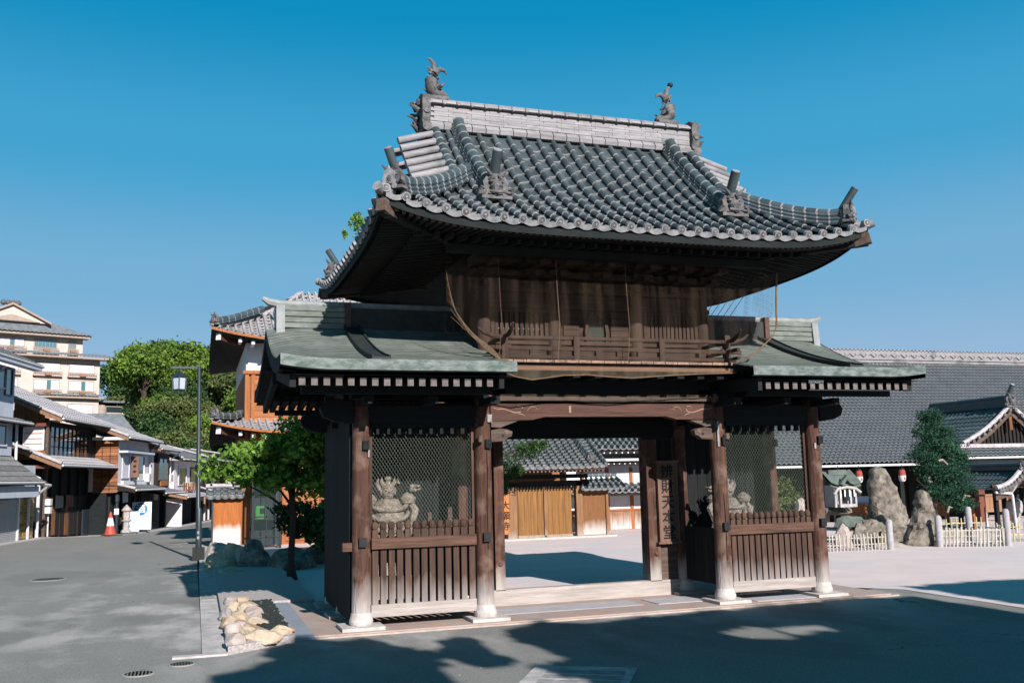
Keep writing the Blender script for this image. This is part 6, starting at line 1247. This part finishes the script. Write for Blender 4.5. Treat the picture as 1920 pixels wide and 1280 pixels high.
w_ = swin(H, .0, 1.05, 5.4, 2.98, 4.08, 9, 3, fr='hwood', gl='glass'); sbx('inner_curtain', MT['curtain'], w_, -.02, .004, 1.2, 2.4, 3.02, 3.6) 
hroof(H, .92, -.3, 6.5, 2.62, -1.3, 3.55, 24, 7); sbx('beam', MT['hbeam'], H, -1.2, .4, .0, .12, 2.5, 2.62)
for k, s_ in enumerate(np.arange(1.0, 6.4, 1.05)): sbx('shop_post', MT['hwood'], H, -.28, -.2, s_, s_ + .09, -.4, 2.5)
for k, s_ in enumerate(np.arange(1.15, 6.0, .52)): sbx('door_panel', MT['hboard'] if k in (1, 2, 5) else MT['hwood'], H, -.26, -.24, s_, s_ + .48, sgz(s_) + .1, 1.45)
[sbx('sill', MT['stone'], H, -.3, .1, s_, s_ + .93, -.5, sgz(s_ + .9) + .03) for s_ in (.85, 1.79, 2.73, 3.67, 4.61, 5.55)]
for k, (s_, z, m) in enumerate(((.75, 1.15, 'gutter'), (.75, .85, 'gutter'))): sbx('meter_box', MT[m], H, .05, .25, s_ - .05, s_ + .15, z, z + .24)
MB(ST).tube([(.1, .95, 0), (.1, .95, .9)], .03, 6).build('conduit', MT['gutter'], H)
sbx('blue_frame', MT['poled'], H, -.15, -.1, 5.5, 6.3, sgz(6) + .03, .85)
# house 3 stands nearer the road than house 2: the row steps out here
ST_A = ST; cq = Vector((13.36, -36.87, 1.8)); ST = ST @ Matrix.Translation(cq) @ Matrix.Scale(.929, 4) @ Matrix.Translation(-cq)
# house 3 with brown clapboard flank
H = root('town_house', 'house with brown weatherboard flank and white framed upper windows over a shop', 'house', sw(-4, 12, 0))
s0, s1 = 9.9, 15.4
sbx('wall', MT['hwp'], H, -7, -.02, s0, s1, 1.55, 4.0); sbx('wall', MT['dark'], H, -7, -.5, s0, s1, -.6, 1.55)  # lower wall coloured black to put the open shop's shade there
n = 15
for k in range(n): MB(ST).prism([(s0 - .02, 1.5 + k*.172), (s0 - .05, 1.5 + k*.172), (s0 - .02, 1.5 + (k+1)*.172)], -1.1, .0, 'x').build('clapboard', MT['hclap'], H)
for x in (-.72, -.36): sbx('batten', MT['hwood'], H, x - .012, x + .012, s0 - .075, s0 - .05, 1.55, 4.0)
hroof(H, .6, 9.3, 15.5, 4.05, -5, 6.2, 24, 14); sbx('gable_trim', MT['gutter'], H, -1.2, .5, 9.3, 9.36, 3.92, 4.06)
swin(H, .0, 10.5, 11.6, 2.2, 3.2, 1, fr='hw1', gl='curtain'); w_ = swin(H, .0, 12.3, 14.3, 2.1, 3.25, 2); sbx('eave_board', MT['hw1'], H, .0, .4, 10, 14.9, 3.35, 3.45)
sbx('white_sill', MT['winframe'], H, .0, .12, 10.4, 14.9, 1.85, 2.02)
t = root('shop_sign', 'vertical pinkish wooden sign hanging between the upper windows', 'sign', sw(.2, 11.6, 2.4)); sbx('board', MT['signw'], t, .06, .45, 11.75, 11.82, 2.2, 3.2)
for k, z in enumerate((3.0, 2.75, 2.5)): sbx('brushed_stroke', MT['ink'], t, .18, .33, 11.742, 11.749, z - .06, z + .02); sbx('brushed_stroke', MT['ink'], t, .24, .27, 11.741, 11.748, z - .1, z + .07)
hroof(H, .8, 9.9, 15.5, 1.62, -.6, 1.98, 22, 3, m='rtile'); 
for k, s_ in enumerate(np.arange(10.2, 15.3, 1.0)): sbx('shop_post', MT['hwood'], H, -.48, -.4, s_, s_ + .09, -.6, 1.6)
# house 4
H = root('town_house', 'narrow house with white plaster flank and green glazed bay above the shop', 'house', sw(-4, 17.5, 0))
s0, s1 = 15.9, 19.8
sbx('wall', MT['hwp'], H, -7, -.02, s0, s1, 1.5, 3.7); sbx('wall', MT['dark'], H, -7, -.5, s0, s1, -.6, 1.5); hroof(H, .6, 15.3, 19.9, 3.72, -5, 5.6, 18, 12)
sbx('bay_frame', MT['hwood'], H, .0, .2, 16.4, 18.9, 1.65, 3.5); w_ = swin(H, .2, 16.6, 18.4, 2.1, 3.2, 2, fr='koryo2', gl='glassb'); sbx('bay_panel', MT['hboard'], H, .2, .26, 16.9, 18.4, 1.75, 2.05)
hroof(H, .8, 15.6, 19.9, 1.4, -.6, 1.7, 16, 3, m='rtile')
# house 5
H = root('town_house', 'white flanked house with small railed balcony just left of the lamp post', 'house', sw(-4, 24, 0))
s0, s1 = 21, 28
sbx('wall', MT['hwp'], H, -7, -.02, s0, s1, 1.3, 3.2); sbx('wall', MT['dark'], H, -7, -.5, s0, s1, -.6, 1.3); hroof(H, .6, 20.4, 28.2, 3.28, -5, 5.2, 26, 12, m='rtile')
swin(H, .0, 22, 24, 1.8, 2.8, 1); swin(H, .0, 25.2, 26.8, 1.8, 2.8, 1, fr='hwood')
for k in range(8): sbx('balcony_slat', MT['hboard'], H, .3, .33, 22 + k*.6, 22.3 + k*.6, 1.4, 1.9)
hroof(H, .8, 20.8, 28, 1.1, -.6, 1.4, 22, 3); sbx('side_wall', MT['hwp'], H, -.6, .4, 21.3, 21.4, -.6, 1.0)
for k in range(3):
    a = 29 + k*7 + (1 if k == 2 else 0); labs = ['dark timber house behind the lamp post', 'far dark house with slatted balcony beyond the lamp post', 'farthest house at the bend of the street']
    H = root('town_house', labs[k], 'house', sw(-3, a + 3, 0)); off = .45*k + (2.6 if k == 2 else 0)
    sbx('wall', MT['hwood'], H, -7 + off, off, a, a + 6.4, -.6, 3.0); hroof(H, .7 + off, a - .3, a + 6.6, 3.0 + .1*k, -4, 4.6, 24, 8, m='rtile'); hroof(H, 1.0 + off, a - .2, a + 6.4, 1.2, off - .3, 1.6, 22, 3, m='rtile')
    for j in range(3): swin(H, off, a + .7 + j*1.9, a + 1.9 + j*1.9, 1.8, 2.7, 2, fr='koryo2', gl='curtain' if j == 1 else 'glass')
    for j in range(5): sbx('shop_post', MT['skirt'], H, off + .02, off + .12, a + .3 + j*1.35, a + .45 + j*1.35, -.6, 1.1)
sbx('kerb_stone', MT['gutterc'], None, .05, .45, -6, 40, -.6, .0) if False else None
b = MB(ST_A)
for k in range(46): s_ = -8 + k; n0 = .1 if s_ < 7 else .95; n1 = .5 if s_ < 6 else 1.4; b.add([(n0, s_, sgz(s_) + .03), (n1, s_, sgz(s_) + .03), (n1, s_+1, sgz(s_+1) + .03), (n0, s_+1, sgz(s_+1) + .03), (n1, s_, sgz(s_) - .02), (n1, s_+1, sgz(s_+1) - .02)], [(0, 1, 2, 3), (1, 4, 5, 2)])
o = b.build('kerb', MT['gutterc'], fix=False); o['kind'] = 'structure'
# things on the street
T_ = root('traffic_cone', 'red and white striped traffic cone before the dark timber house', 'traffic cone', (-8.75, 33.59, -.3))
c0 = sw(.35, 7.8, sgz(7.8)); MB().lathe(c0, [(.26, .0), (.26, .05), (.22, .05), (.15, .36)], 20).build('lower_cone', MT['cone'], T_, smooth=True); MB().lathe(c0 + Vector((0, 0, .362)), [(.15, 0), (.09, .32)], 20).build('white_band', MT['white'], T_, smooth=True); MB().lathe(c0 + Vector((0, 0, .683)), [(.09, 0), (.04, .22), (.01, .25)], 20).build('tip', MT['cone'], T_, smooth=True)
T_ = root('banner_post', 'slim post with a dark cap and red bin panel beside the traffic cone', 'post', (-8.6, 34.0, -.3)); c0 = sw(.2, 9.2, sgz(9)); MB().lathe(c0, [(.06, 0), (.06, 1.3), (.09, 1.35), (.09, 1.6), (.03, 1.65)], 10).build('pole', MT['poled'], T_); MB().box(c0.x - .09, c0.x + .09, c0.y - .1, c0.y - .06, .6, .85).build('panel', MT['white'], T_)
T_ = root('stone_lantern', 'small carved stone lantern by the shop front', 'stone lantern', (-8.28, 35.7, -.35)); c0 = sw(.25, 10.6, sgz(10.6)); MB().lathe(c0, [(.22, 0), (.2, .1), (.13, .14), (.12, .45), (.2, .5), (.21, .55)], 8).build('pedestal', MT['lanternst'], T_); MB().lathe(c0 + Vector((0, 0, .551)), [(.13, 0), (.15, .1), (.15, .34), (.22, .4), (.16, .5), (.05, .62), (.01, .66)], 8).build('lantern_head', MT['rockp'], T_)
T_ = root('shop_banner', 'tall white shop banner board with a blue round character emblem', 'banner', (-7.9, 40, -.4))
c0 = sw(.35, 12.9, sgz(12.9)); BT = Matrix.Translation(c0) @ Matrix.Rotation(R_(8), 4, 'Z')
MB(BT).box(-.42, .42, 0, .05, .05, 1.30).build('board', MT['white'], T_); MB(BT).tube([(-.05, -.006, .98), (-.05, .0, .98)], .29, 28).build('blue_disc', mat('blue_print', (.02, .16, .33), (.02, .14, .3), 5, .6, 0), T_)
text('酒', .42, BT @ Matrix.Translation((-.05, -.012, .97)) @ FRONT, 'disc_character', MT['white'], T_)
for s_ in (-1, 1): MB(BT).beam((s_*.4, 0, -.03), (s_*.4, 0, .08), .05, .3).build('foot', MT['beige'], T_)
T_ = root('vending_cluster', 'white boxes and pale panel beside the shop banner', 'display rack', (-7.6, 41.5, -.4))
for k, (s_, z, q) in enumerate(((14.2, .2, .25), (14.2, .5, .2), (13.9, .75, .12))): p = sw(.25, s_, sgz(14) + z); MB().box(p.x - q/2, p.x + q/2, p.y - .1, p.y + .1, p.z, p.z + .22).build('carton', MT['whitepaper'], T_)
p = sw(.2, 10.9, sgz(11)); MB().box(p.x, p.x + .5, p.y + .3, p.y + .34, p.z, p.z + .9).build('glass_panel', MT['lampglass'], T_)
# ================================================================= HOTEL
HA = R_(67); He = Vector((math.sin(HA), math.cos(HA), 0)); Hn = Vector((He.y, -He.x, 0)); HT = frame(Vector((-14.63, 96.08, 0)), He, -Hn, Vector((0, 0, 1)))
H = root('hotel', 'large cream hotel with tiled canopy roofs and rows of wooden railed balconies on the hillside', 'hotel', (-20, 96, 0))
def hb(name, m, par, *a): return MB(HT).box(*a).build(name, m, par, fix=False)
hb('wall', MT['hotel'], H, -22, 0, .5, 14, 0, 15.0); hb('wall', MT['hotel'], H, -22, -1.6, 1.2, 13, 15.0, 17.3); hb('wall', MT['hotel'], H, -22, -5.6, 3, 12, 17.3, 18.6)
for (xa, xb, z, yy) in ((-22, .9, 15.1, -.5), (-22, .3, 11.05, 0)):
    corrugated(H, HT @ Vector((xb, yy - .2, z)), HT @ Vector((xa, yy - .2, z)), HT @ Vector((xb - .6, yy + 1.2, z + .42)), HT @ Vector((xa, yy + 1.2, z + .42)), 60, 3, MT['hotelr'], sag=0); hb('eave_slab', MT['hotelrail'], H, xa, xb, yy - .15, .5, z - .22, z - .05)
MB(HT).prism([(-22, 17.3), (-1.0, 17.3), (-1.1, 17.45), (-5.4, 18.6), (-22, 18.6)], .3, .6).build('roof_edge', MT['hotelr'], H)
corrugated(H, HT @ Vector((-1.0, 0, 17.35)), HT @ Vector((-22, 0, 17.35)), HT @ Vector((-5, 3, 18.7)), HT @ Vector((-22, 3, 18.7)), 50, 6, MT['hotelr'], sag=0); hb('eave_slab', MT['hotelrail'], H, -22, -1.2, .2, 1.3, 17.1, 17.3)
MB(HT).prism([(-12.2, 18.3), (-8.8, 19.95), (-5.2, 18.3)], 0, .8).build('gable', MT['hotel'], H); MB(HT).prism([(-11.2, 18.35), (-8.8, 19.0), (-6.2, 18.35)], -.1, -.01).build('gable_fan', MT['hotelrail'], H)
for s_ in (-1, 1): MB(HT).beam((-8.8, -.1, 20.05), (-8.8 + s_*3.6, -.1, 18.3), .5, .18).build('gable_coping', MT['hotelrail'], H)
MB(HT).prism([(-11, 19.2), (-8.6, 20.4), (-6.4, 19.5), (-6.4, 19.3)], 2, 4).build('upper_gable', MT['hotel'], H); MB(HT).beam((-8.8, 2, 20.5), (-6.2, 2, 19.5), .5, .15).build('gable_coping', MT['hotelr'], H)
for k in range(4): MB(HT).lathe((-9.4 + k*.45, 1, 20.0), [(.05, 0), (.28, .2), (.3, .4), (.1, .6)], 8).build('rooftop_tank', MT['orn'], H, smooth=True)
zrows = [(12.75, 14.3), (10.95 + .45, 12.65 - .02), (8.6, 10.2)]
wins = []
for zi, (z0, z1) in enumerate([(13.45, 14.35), (11.6, 12.6), (9.0, 10.2)]):
    for (xa, xb) in ((-18, -15.4), (-14.2, -11.8), (-9.9, -7.3) if False else (-10.4, -7.9), (-6.35, -4.0), (-3.05, -.6)): wins.append((xa, xb, z0, z1, zi))
for (xa, xb) in ((-13.8, -11.2), (-9.9, -7.3), (-6.3, -4.2), (-3.0, -2.3)): wins.append((xa, xb, 15.95, 16.8, 3))
for xa, xb, z0, z1, zi in wins:
    yb = .5 if zi < 3 else 1.2
    w_ = hb('window', MT['hotelrail'], H, xa - .06, xb + .06, yb - .05, yb - .001, z0 - .05, z1 + .12)
    g_ = 'glassb' if (zi == 3 and xa > -7) else 'curtain'
    n = 6
    for i in range(n): hb('pane', MT['glassb'] if (i == 3 and (int(xa*3)+zi) % 2 == 0) else MT[g_], w_, xa + (xb-xa)*i/n + .02, xa + (xb-xa)*(i+1)/n - .02, yb - .07, yb - .051, z0, z1)
    r_ = hb('balcony_rail', MT['hotelrail'], H, xa - .2, xb + .2, yb - .4, yb - .34, z0 - .02, z0 + .05); hb('balcony_floor', MT['hotelrail'], H, xa - .2, xb + .2, yb - .4, yb - .08, z0 - .45, z0 - .36)
    for i in range(14): xx = xa - .18 + (xb - xa + .34)*i/13; hb('baluster', MT['hotelrail'], r_, xx, xx + .05, yb - .39, yb - .35, z0 - .36, z0 - .02)
    hb('flower_box', MT['skirt'], H, (xa+xb)/2 - .3, (xa+xb)/2 + .3, yb - .6, yb - .41, z0 - .35, z0 - .1)
hb('annex', MT['hotel'], H, .5, 3.0, 1, 6, 6, 10.2); hb('annex_roof', MT['hotelr'], H, .3, 3.2, .5, 6.2, 10.55, 10.75); hb('annex_window', MT['glass'], H, .7, 2.9, .95, .99, 9.55, 10.15); MB(HT).lathe((.45, 1.0, 8.8), [(.5, 0), (.55, .3), (.55, 1.3), (.3, 1.5)], 12).build('water_tank', MT['hotelrail'], H, smooth=True)
T_ = root('grey_roof_house', 'small house with dark slate roof below the hotel annex', 'house', (-10, 66, 0)); b = MB(); b.add([(-13.5, 60, 6.2), (-9.2, 59, 5.35), (-9.0, 62, 5.35), (-10.4, 64, 7.1), (-13.5, 64, 7.1)], [(0, 1, 2, 3, 4)]); b.build('roof', MT['hotelr'], T_); MB().box(-13.4, -9.6, 60.5, 64, 0, 5.4).build('wall', MT['hotel'], T_)
# ================================================================= WOODED HILL
def hh(x, y):
    p = Vector((x, y, 0)) - P0; w_ = p.dot(SNv); s_ = p.dot(SDv); t = max(0, min(1, (y - 60)/28)); a = math.exp(-((x + 5)/(20 if x > -6 else 5.5 + 15*min(1, max(0, (y - 90)/8))))**2)
    f_ = max(min(1, max(0, (-8 - w_)/8)), min(1, max(0, (s_ - 46)/8))); return 12.5*t**.8*a*f_ - .75
b = MB(); b.grid(lambda a, c: Vector((-45 + 80*a, 44 + 90*c, hh(-45 + 80*a, min(90, 44 + 90*c)) )), 40, 40); o = b.build('hill', mat('hill_soil_and_leaf', (.05, .075, .03), (.12, .09, .055), .6, .95, .6), smooth=True); o['kind'] = 'structure'
# broken rocky slope at the foot
for i, (x, y, z, s, lab) in enumerate([(-7.2, 66, 4.0, 1.1, 'pale outcrop on the hillside above the grey street roofs, left one'), (-5.0, 66, 4.2, 1.0, 'pale outcrop on the hillside directly behind the lamp post'), (-3.0, 66, 5.4, 1.1, 'pale outcrop on the hillside to the right of the lamp post')]): rock((x, y, z - .3), (s, s, s*.6), 61+i, MT['rockp'], lab, 'rock')
protos = []
for k in range(6):
    mm = ('leafA', 'leafB', 'leafC')[k % 3]; r = np.random.default_rng(100 + k); ells = []
    for j in range(9): a = r.random()*6.28; q = r.random()**.5; ells.append(((q*math.cos(a)*1.3, q*math.sin(a)*1.3, 2.6 + (1 - q)*1.3 + r.random()*.6), (.95 + .5*r.random(), .95 + .5*r.random(), .6 + .35*r.random())))
    cm_ = leafmesh('crown', ells, 6500, .13, MT[mm], 50 + k, clump=.22, ncl=260, shell=.6)
    tb = MB(); tb.tube([(0, 0, -.5), (.05, 0, 1.2), (-.05, 0, 2.4), (0, 0, 3.4)], [.22, .17, .12, .05], 7)
    for j in range(4): a = j*1.6 + k; tb.tube([(0, 0, 1.3 + .3*j), (.7*math.cos(a), .7*math.sin(a), 2.3 + .2*j)], [.08, .03], 6)
    to = tb.build('trunk', MT['bark'], None, smooth=True); COL.objects.unlink(to); protos.append((cm_, to.data))
def htree(x, y, zt, sc, k, label, group='trees on the wooded hillside'):
    base = zt - 4.3*sc; t = root('broadleaf_tree', label, 'tree', (x, y, base), group)
    for nm, me in (('trunk', protos[k][1]), ('crown', protos[k][0])):
        o = bpy.data.objects.new(nm, me); COL.objects.link(o); o.parent = t; o.scale = (sc, sc, sc); o.rotation_euler.z = (x*7 + y) % 6.28
sky_ = [(-13.3, 104, 15.0, 1.25, 1, 'deep green tree directly behind the hotel annex'), (-11.4, 103, 14.0, 1.3, 4, 'deep green tree between the annex and the bright skyline trees'), (-12.6, 101, 11.6, 1.2, 2, 'olive tree just above the annex roof'), (-10.4, 99, 11.0, 1.3, 1, 'deep green tree low between the annex and the hillside'), (-10.6, 97, 8.6, 1.2, 5, 'olive tree at the foot of the slope beside the slate roofed house'), (-10.2, 79, 14.2, 1.12, 0, 'bright rounded tree on the skyline, leftmost of the big ones'), (-9.4, 76, 13.2, 1.3, 0, 'bright full crown right below the leftmost skyline tree'), (-8.0, 84, 14.9, 1.15, 3, 'bright crown on the skyline above the lantern of the lamp post'), (-6.4, 82, 14.9, 1.3, 0, 'tallest bright crown on the skyline left of the lamp post'), (-4.9, 82, 14.6, 1.3, 3, 'bright spreading crown on the skyline just right of the lamp post'), (-3.3, 78, 13.0, 1.25, 0, 'bright crown where the skyline drops toward the temple hall'), (-1.9, 73, 11.2, 1.15, 2, 'yellowish crown low on the skyline next to the temple hall'), (-.6, 70, 9.6, 1.1, 3, 'crown nearest the temple hall wall')]
for a in sky_: htree(*a)
rr = random.Random(5)
for j, (y, z, n) in enumerate(((80, 12.2, 8), (78, 10.8, 8), (76, 9.7, 8), (74, 8.5, 9), (72, 7.2, 9), (70, 5.9, 9), (68.5, 4.6, 9))):
    for i in range(n):
        xl = (-9.8, -8.9, -8.4, -8.2, -8.0, -7.8, -7.6)[j]; x = xl + (1.2 - xl)*(i + .5 + rr.uniform(-.25, .25))/n
        htree(x, y + rr.uniform(-1.5, 1.5), z + rr.uniform(-.5, .5), rr.uniform(.8, 1.1), (kk := rr.choice((1, 2, 4, 5, 1, 2, 0))), '%s tree %s of the hillside, %s' % (('bright green', 'deep green', 'olive', 'bright green', 'deep green', 'olive')[kk], ('high on the upper slope', 'on the upper slope', 'just above the middle', 'just below the middle', 'on the lower slope', 'near the foot', 'at the very foot')[j], ('beside the hotel', 'above the street roofs', 'left of the lamp post', 'behind the lamp post', 'beside the temple hall')[min(4, int(5*i/n))]))
for x, y, z, lb in ((-26, 110, 19.5, 'dark tree top over the left part of the hotel roof'), (-9.5, 112, 18.6, 'dark tree top just right of the hotel gable'), (-12, 108, 17.4, 'dark tree beside the right end of the hotel canopy roof')): htree(x, y, z, 1.1, 1, lb)
# ================================================================= trees behind the photographer that shade the forecourt
POLY = {'A': [(-5.04, -2.39), (-4.94, -2.13), (-4.48, -1.54), (-4.39, -0.75), (-4.05, -0.22), (-3.62, -0.64), (-3.27, -0.7), (-3.03, -1.31), (-2.84, -1.88), (-2.57, -1.27), (-2.32, -0.93), (-2.22, -1.44), (-2.28, -2.02), (-2.2, -2.57), (-2.3, -2.73), (-2.63, -2.63), (-2.74, -2.25), (-2.88, -2.05), (-2.94, -2.43), (-3.0, -2.87), (-3.12, -3.51), (-3.7, -4.08), (-4.41, -3.76)],
 'B': [(-1.8, -1.06), (-1.46, -0.58), (-1.16, -0.41), (-0.83, -0.48), (-0.64, -0.78), (0.13, -0.59), (1.75, -0.47), (3.55, -0.34), (4.4, -0.62), (4.41, -2.43), (4.35, -3.76), (0.4, -6.99), (-2.39, -5.78), (-1.87, -4.08), (-2.11, -3.02), (-1.79, -2.76), (-1.64, -2.46), (-1.8, -1.84)],
 'E': [(5.12, 0.37), (6.14, 0.43), (7.27, 0.29), (8.44, -0.42), (4.9, -3.51), (5.07, -1.8), (5.06, -0.71)]}
HOLE = [(0.45, -1.99), (0.9, -1.66), (1.19, -1.94), (1.71, -2.03), (1.69, -2.49), (1.27, -2.53), (0.67, -2.73), (0.56, -2.37)]
def inside(p, poly):
    c = False; j = len(poly)-1
    for i in range(len(poly)):
        if (poly[i][1] > p[1]) != (poly[j][1] > p[1]) and p[0] < (poly[j][0]-poly[i][0])*(p[1]-poly[i][1])/(poly[j][1]-poly[i][1]) + poly[i][0]: c = not c
        j = i
    return c
def shade_tree(keys, t0, t1, dens, label, seed, trunk, size=.062):
    r = random.Random(seed); cen = []
    for key in keys:
        P = POLY[key]; xs_ = [p[0] for p in P]; ys_ = [p[1] for p in P]; area = (max(xs_)-min(xs_))*(max(ys_)-min(ys_)); n = int(dens*area)
        for _ in range(n):
            p = (r.uniform(min(xs_), max(xs_)), r.uniform(min(ys_), max(ys_)))
            q_ = (p[0] + .16*noise.noise(Vector((p[0]*3.1, p[1]*3.1, 1))) + .07*noise.noise(Vector((p[0]*11, p[1]*11, 2))), p[1] + .16*noise.noise(Vector((p[0]*3.1, p[1]*3.1, 5))) + .07*noise.noise(Vector((p[0]*11, p[1]*11, 7))))
            if not inside(q_, P) or inside(q_, HOLE): continue
            t = t0 + (t1 - t0)*(.5 + .5*noise.noise(Vector((p[0]*.6, p[1]*.6, seed))))*.8 + r.uniform(0, (t1-t0)*.3)
            cen.append((p[0] + .15*t, p[1] - t, .51*t))
    cen = np.array(cen); n = len(cen); R2 = np.random.default_rng(seed); nrm = R2.normal(size=(n, 3)) + np.array([.15, -1.0, .8]); nrm /= np.linalg.norm(nrm, axis=1)[:, None]; tt = np.cross(nrm, R2.normal(size=(n, 3))); tt /= np.linalg.norm(tt, axis=1)[:, None]; bt = np.cross(nrm, tt); s = size*(.6 + .7*R2.random(n))[:, None]
    vs = np.stack([cen - tt*s, cen - bt*s*.7, cen + tt*s, cen + bt*s*.7], axis=1).reshape(-1, 3)
    me = bpy.data.meshes.new('crown'); me.vertices.add(4*n); me.vertices.foreach_set('co', vs.ravel().astype(np.float32)); me.loops.add(4*n); me.polygons.add(n); me.loops.foreach_set('vertex_index', np.arange(4*n, dtype=np.int32)); me.polygons.foreach_set('loop_start', np.arange(0, 4*n, 4, dtype=np.int32)); me.update(calc_edges=True); me.materials.append(MT['leafB'])
    T_ = root('shade_tree', label, 'tree', trunk); leafobj('crown', me, T_)
    c = cen.mean(axis=0); b = MB(); tx, ty, _ = trunk; b.tube([(tx, ty, 0), (tx, ty, c[2]*.5), ((tx + c[0])/2, (ty + c[1])/2, c[2]*.8), tuple(c)], [.22, .17, .11, .03], 9)
    for k in range(10): q = cen[(k*n)//10]; b.tube([((tx + c[0])/2, (ty + c[1])/2, c[2]*.8), tuple((np.array(c) + q)/2), tuple(q)], [.06, .04, .015], 6)
    b.build('trunk', MT['bark'], T_, smooth=True)
shade_tree(['A'], 9.6, 11.6, 2300, 'broad leaf tree behind the viewpoint whose shade falls at the lower left of the forecourt', 3, (-.5, -16.0, 0))
shade_tree(['B'], 9.8, 12.5, 1900, 'largest tree behind the viewpoint whose shade covers the right half of the forecourt', 4, (3.4, -17.0, 0))
shade_tree(['E'], 10, 13, 1700, 'tree behind the viewpoint whose shade reaches the pale sand at the right', 6, (9.4, -15.5, 0))

# fallen leaves and grit on the forecourt
b = MB(); r = random.Random(8)
for i in range(150):
    x, y = r.uniform(-9, 4.5), r.uniform(-5.5, 12 if i % 3 else -.5)
    if x > -5.2 and y > -.6: continue
    a = r.uniform(0, 3.1); s_ = r.uniform(.008, .02); z = gz(x, y) + .003; b.add([(x + s_*math.cos(a), y + s_*math.sin(a), z), (x - .5*s_*math.sin(a), y + .5*s_*math.cos(a), z + .006), (x - s_*math.cos(a), y - s_*math.sin(a), z + .002), (x + .5*s_*math.sin(a), y - .5*s_*math.cos(a), z)], [(0, 1, 2, 3)])
o = b.build('fallen_leaves', MT['bamboo'], fix=False, kind='stuff'); tag(o, 'small pale fallen leaves scattered over the asphalt', 'leaves')

# small fittings on the street fronts: cooling units, gas pipes, hanging cloths, a sagging cable
def fit(H_, s_, z, x=.0):
    p_ = sbx('cooling_unit', MT['gutter'], H_, x + .01, x + .28, s_, s_ + .62, z, z + .42); MB(ST).tube([(x + .282, s_ + .22, z + .21), (x + .292, s_ + .22, z + .21)], .15, 12).build('fan_grille', MT['beige'], p_)
HS = [o for o in COL.objects if o.name.startswith('town_house')]
fit(HS[2], 14.35, 1.98); fit(HS[3], 19.0, 1.95); fit(HS[4], 24.4, 1.5); 
for h_, s_, z in ((HS[2], 15.3, 3.95), (HS[3], 19.75, 3.6), (HS[4], 27.9, 3.2)): MB(ST).tube([(.55, s_, z), (.1, s_, z - .35), (.06, s_, z - .5), (.06, s_, 1.9)], .035, 6).build('downpipe', MT['winframe'], h_, smooth=True)
for h_, s_, m in ((HS[1], 2.4, 'poled'), (HS[1], 3.6, 'hbeam'), (HS[2], 11.4, 'curtain'), (HS[3], 17.2, 'poled'), (HS[4], 23.3, 'hbeam')):
    for k in range(3): MB(ST_A if h_ is HS[1] else ST).box(-.18, -.165, s_ + k*.3, s_ + k*.3 + .28, 1.0, 1.5 - .02*k).build('hanging_cloth', MT[m], h_, fix=False)
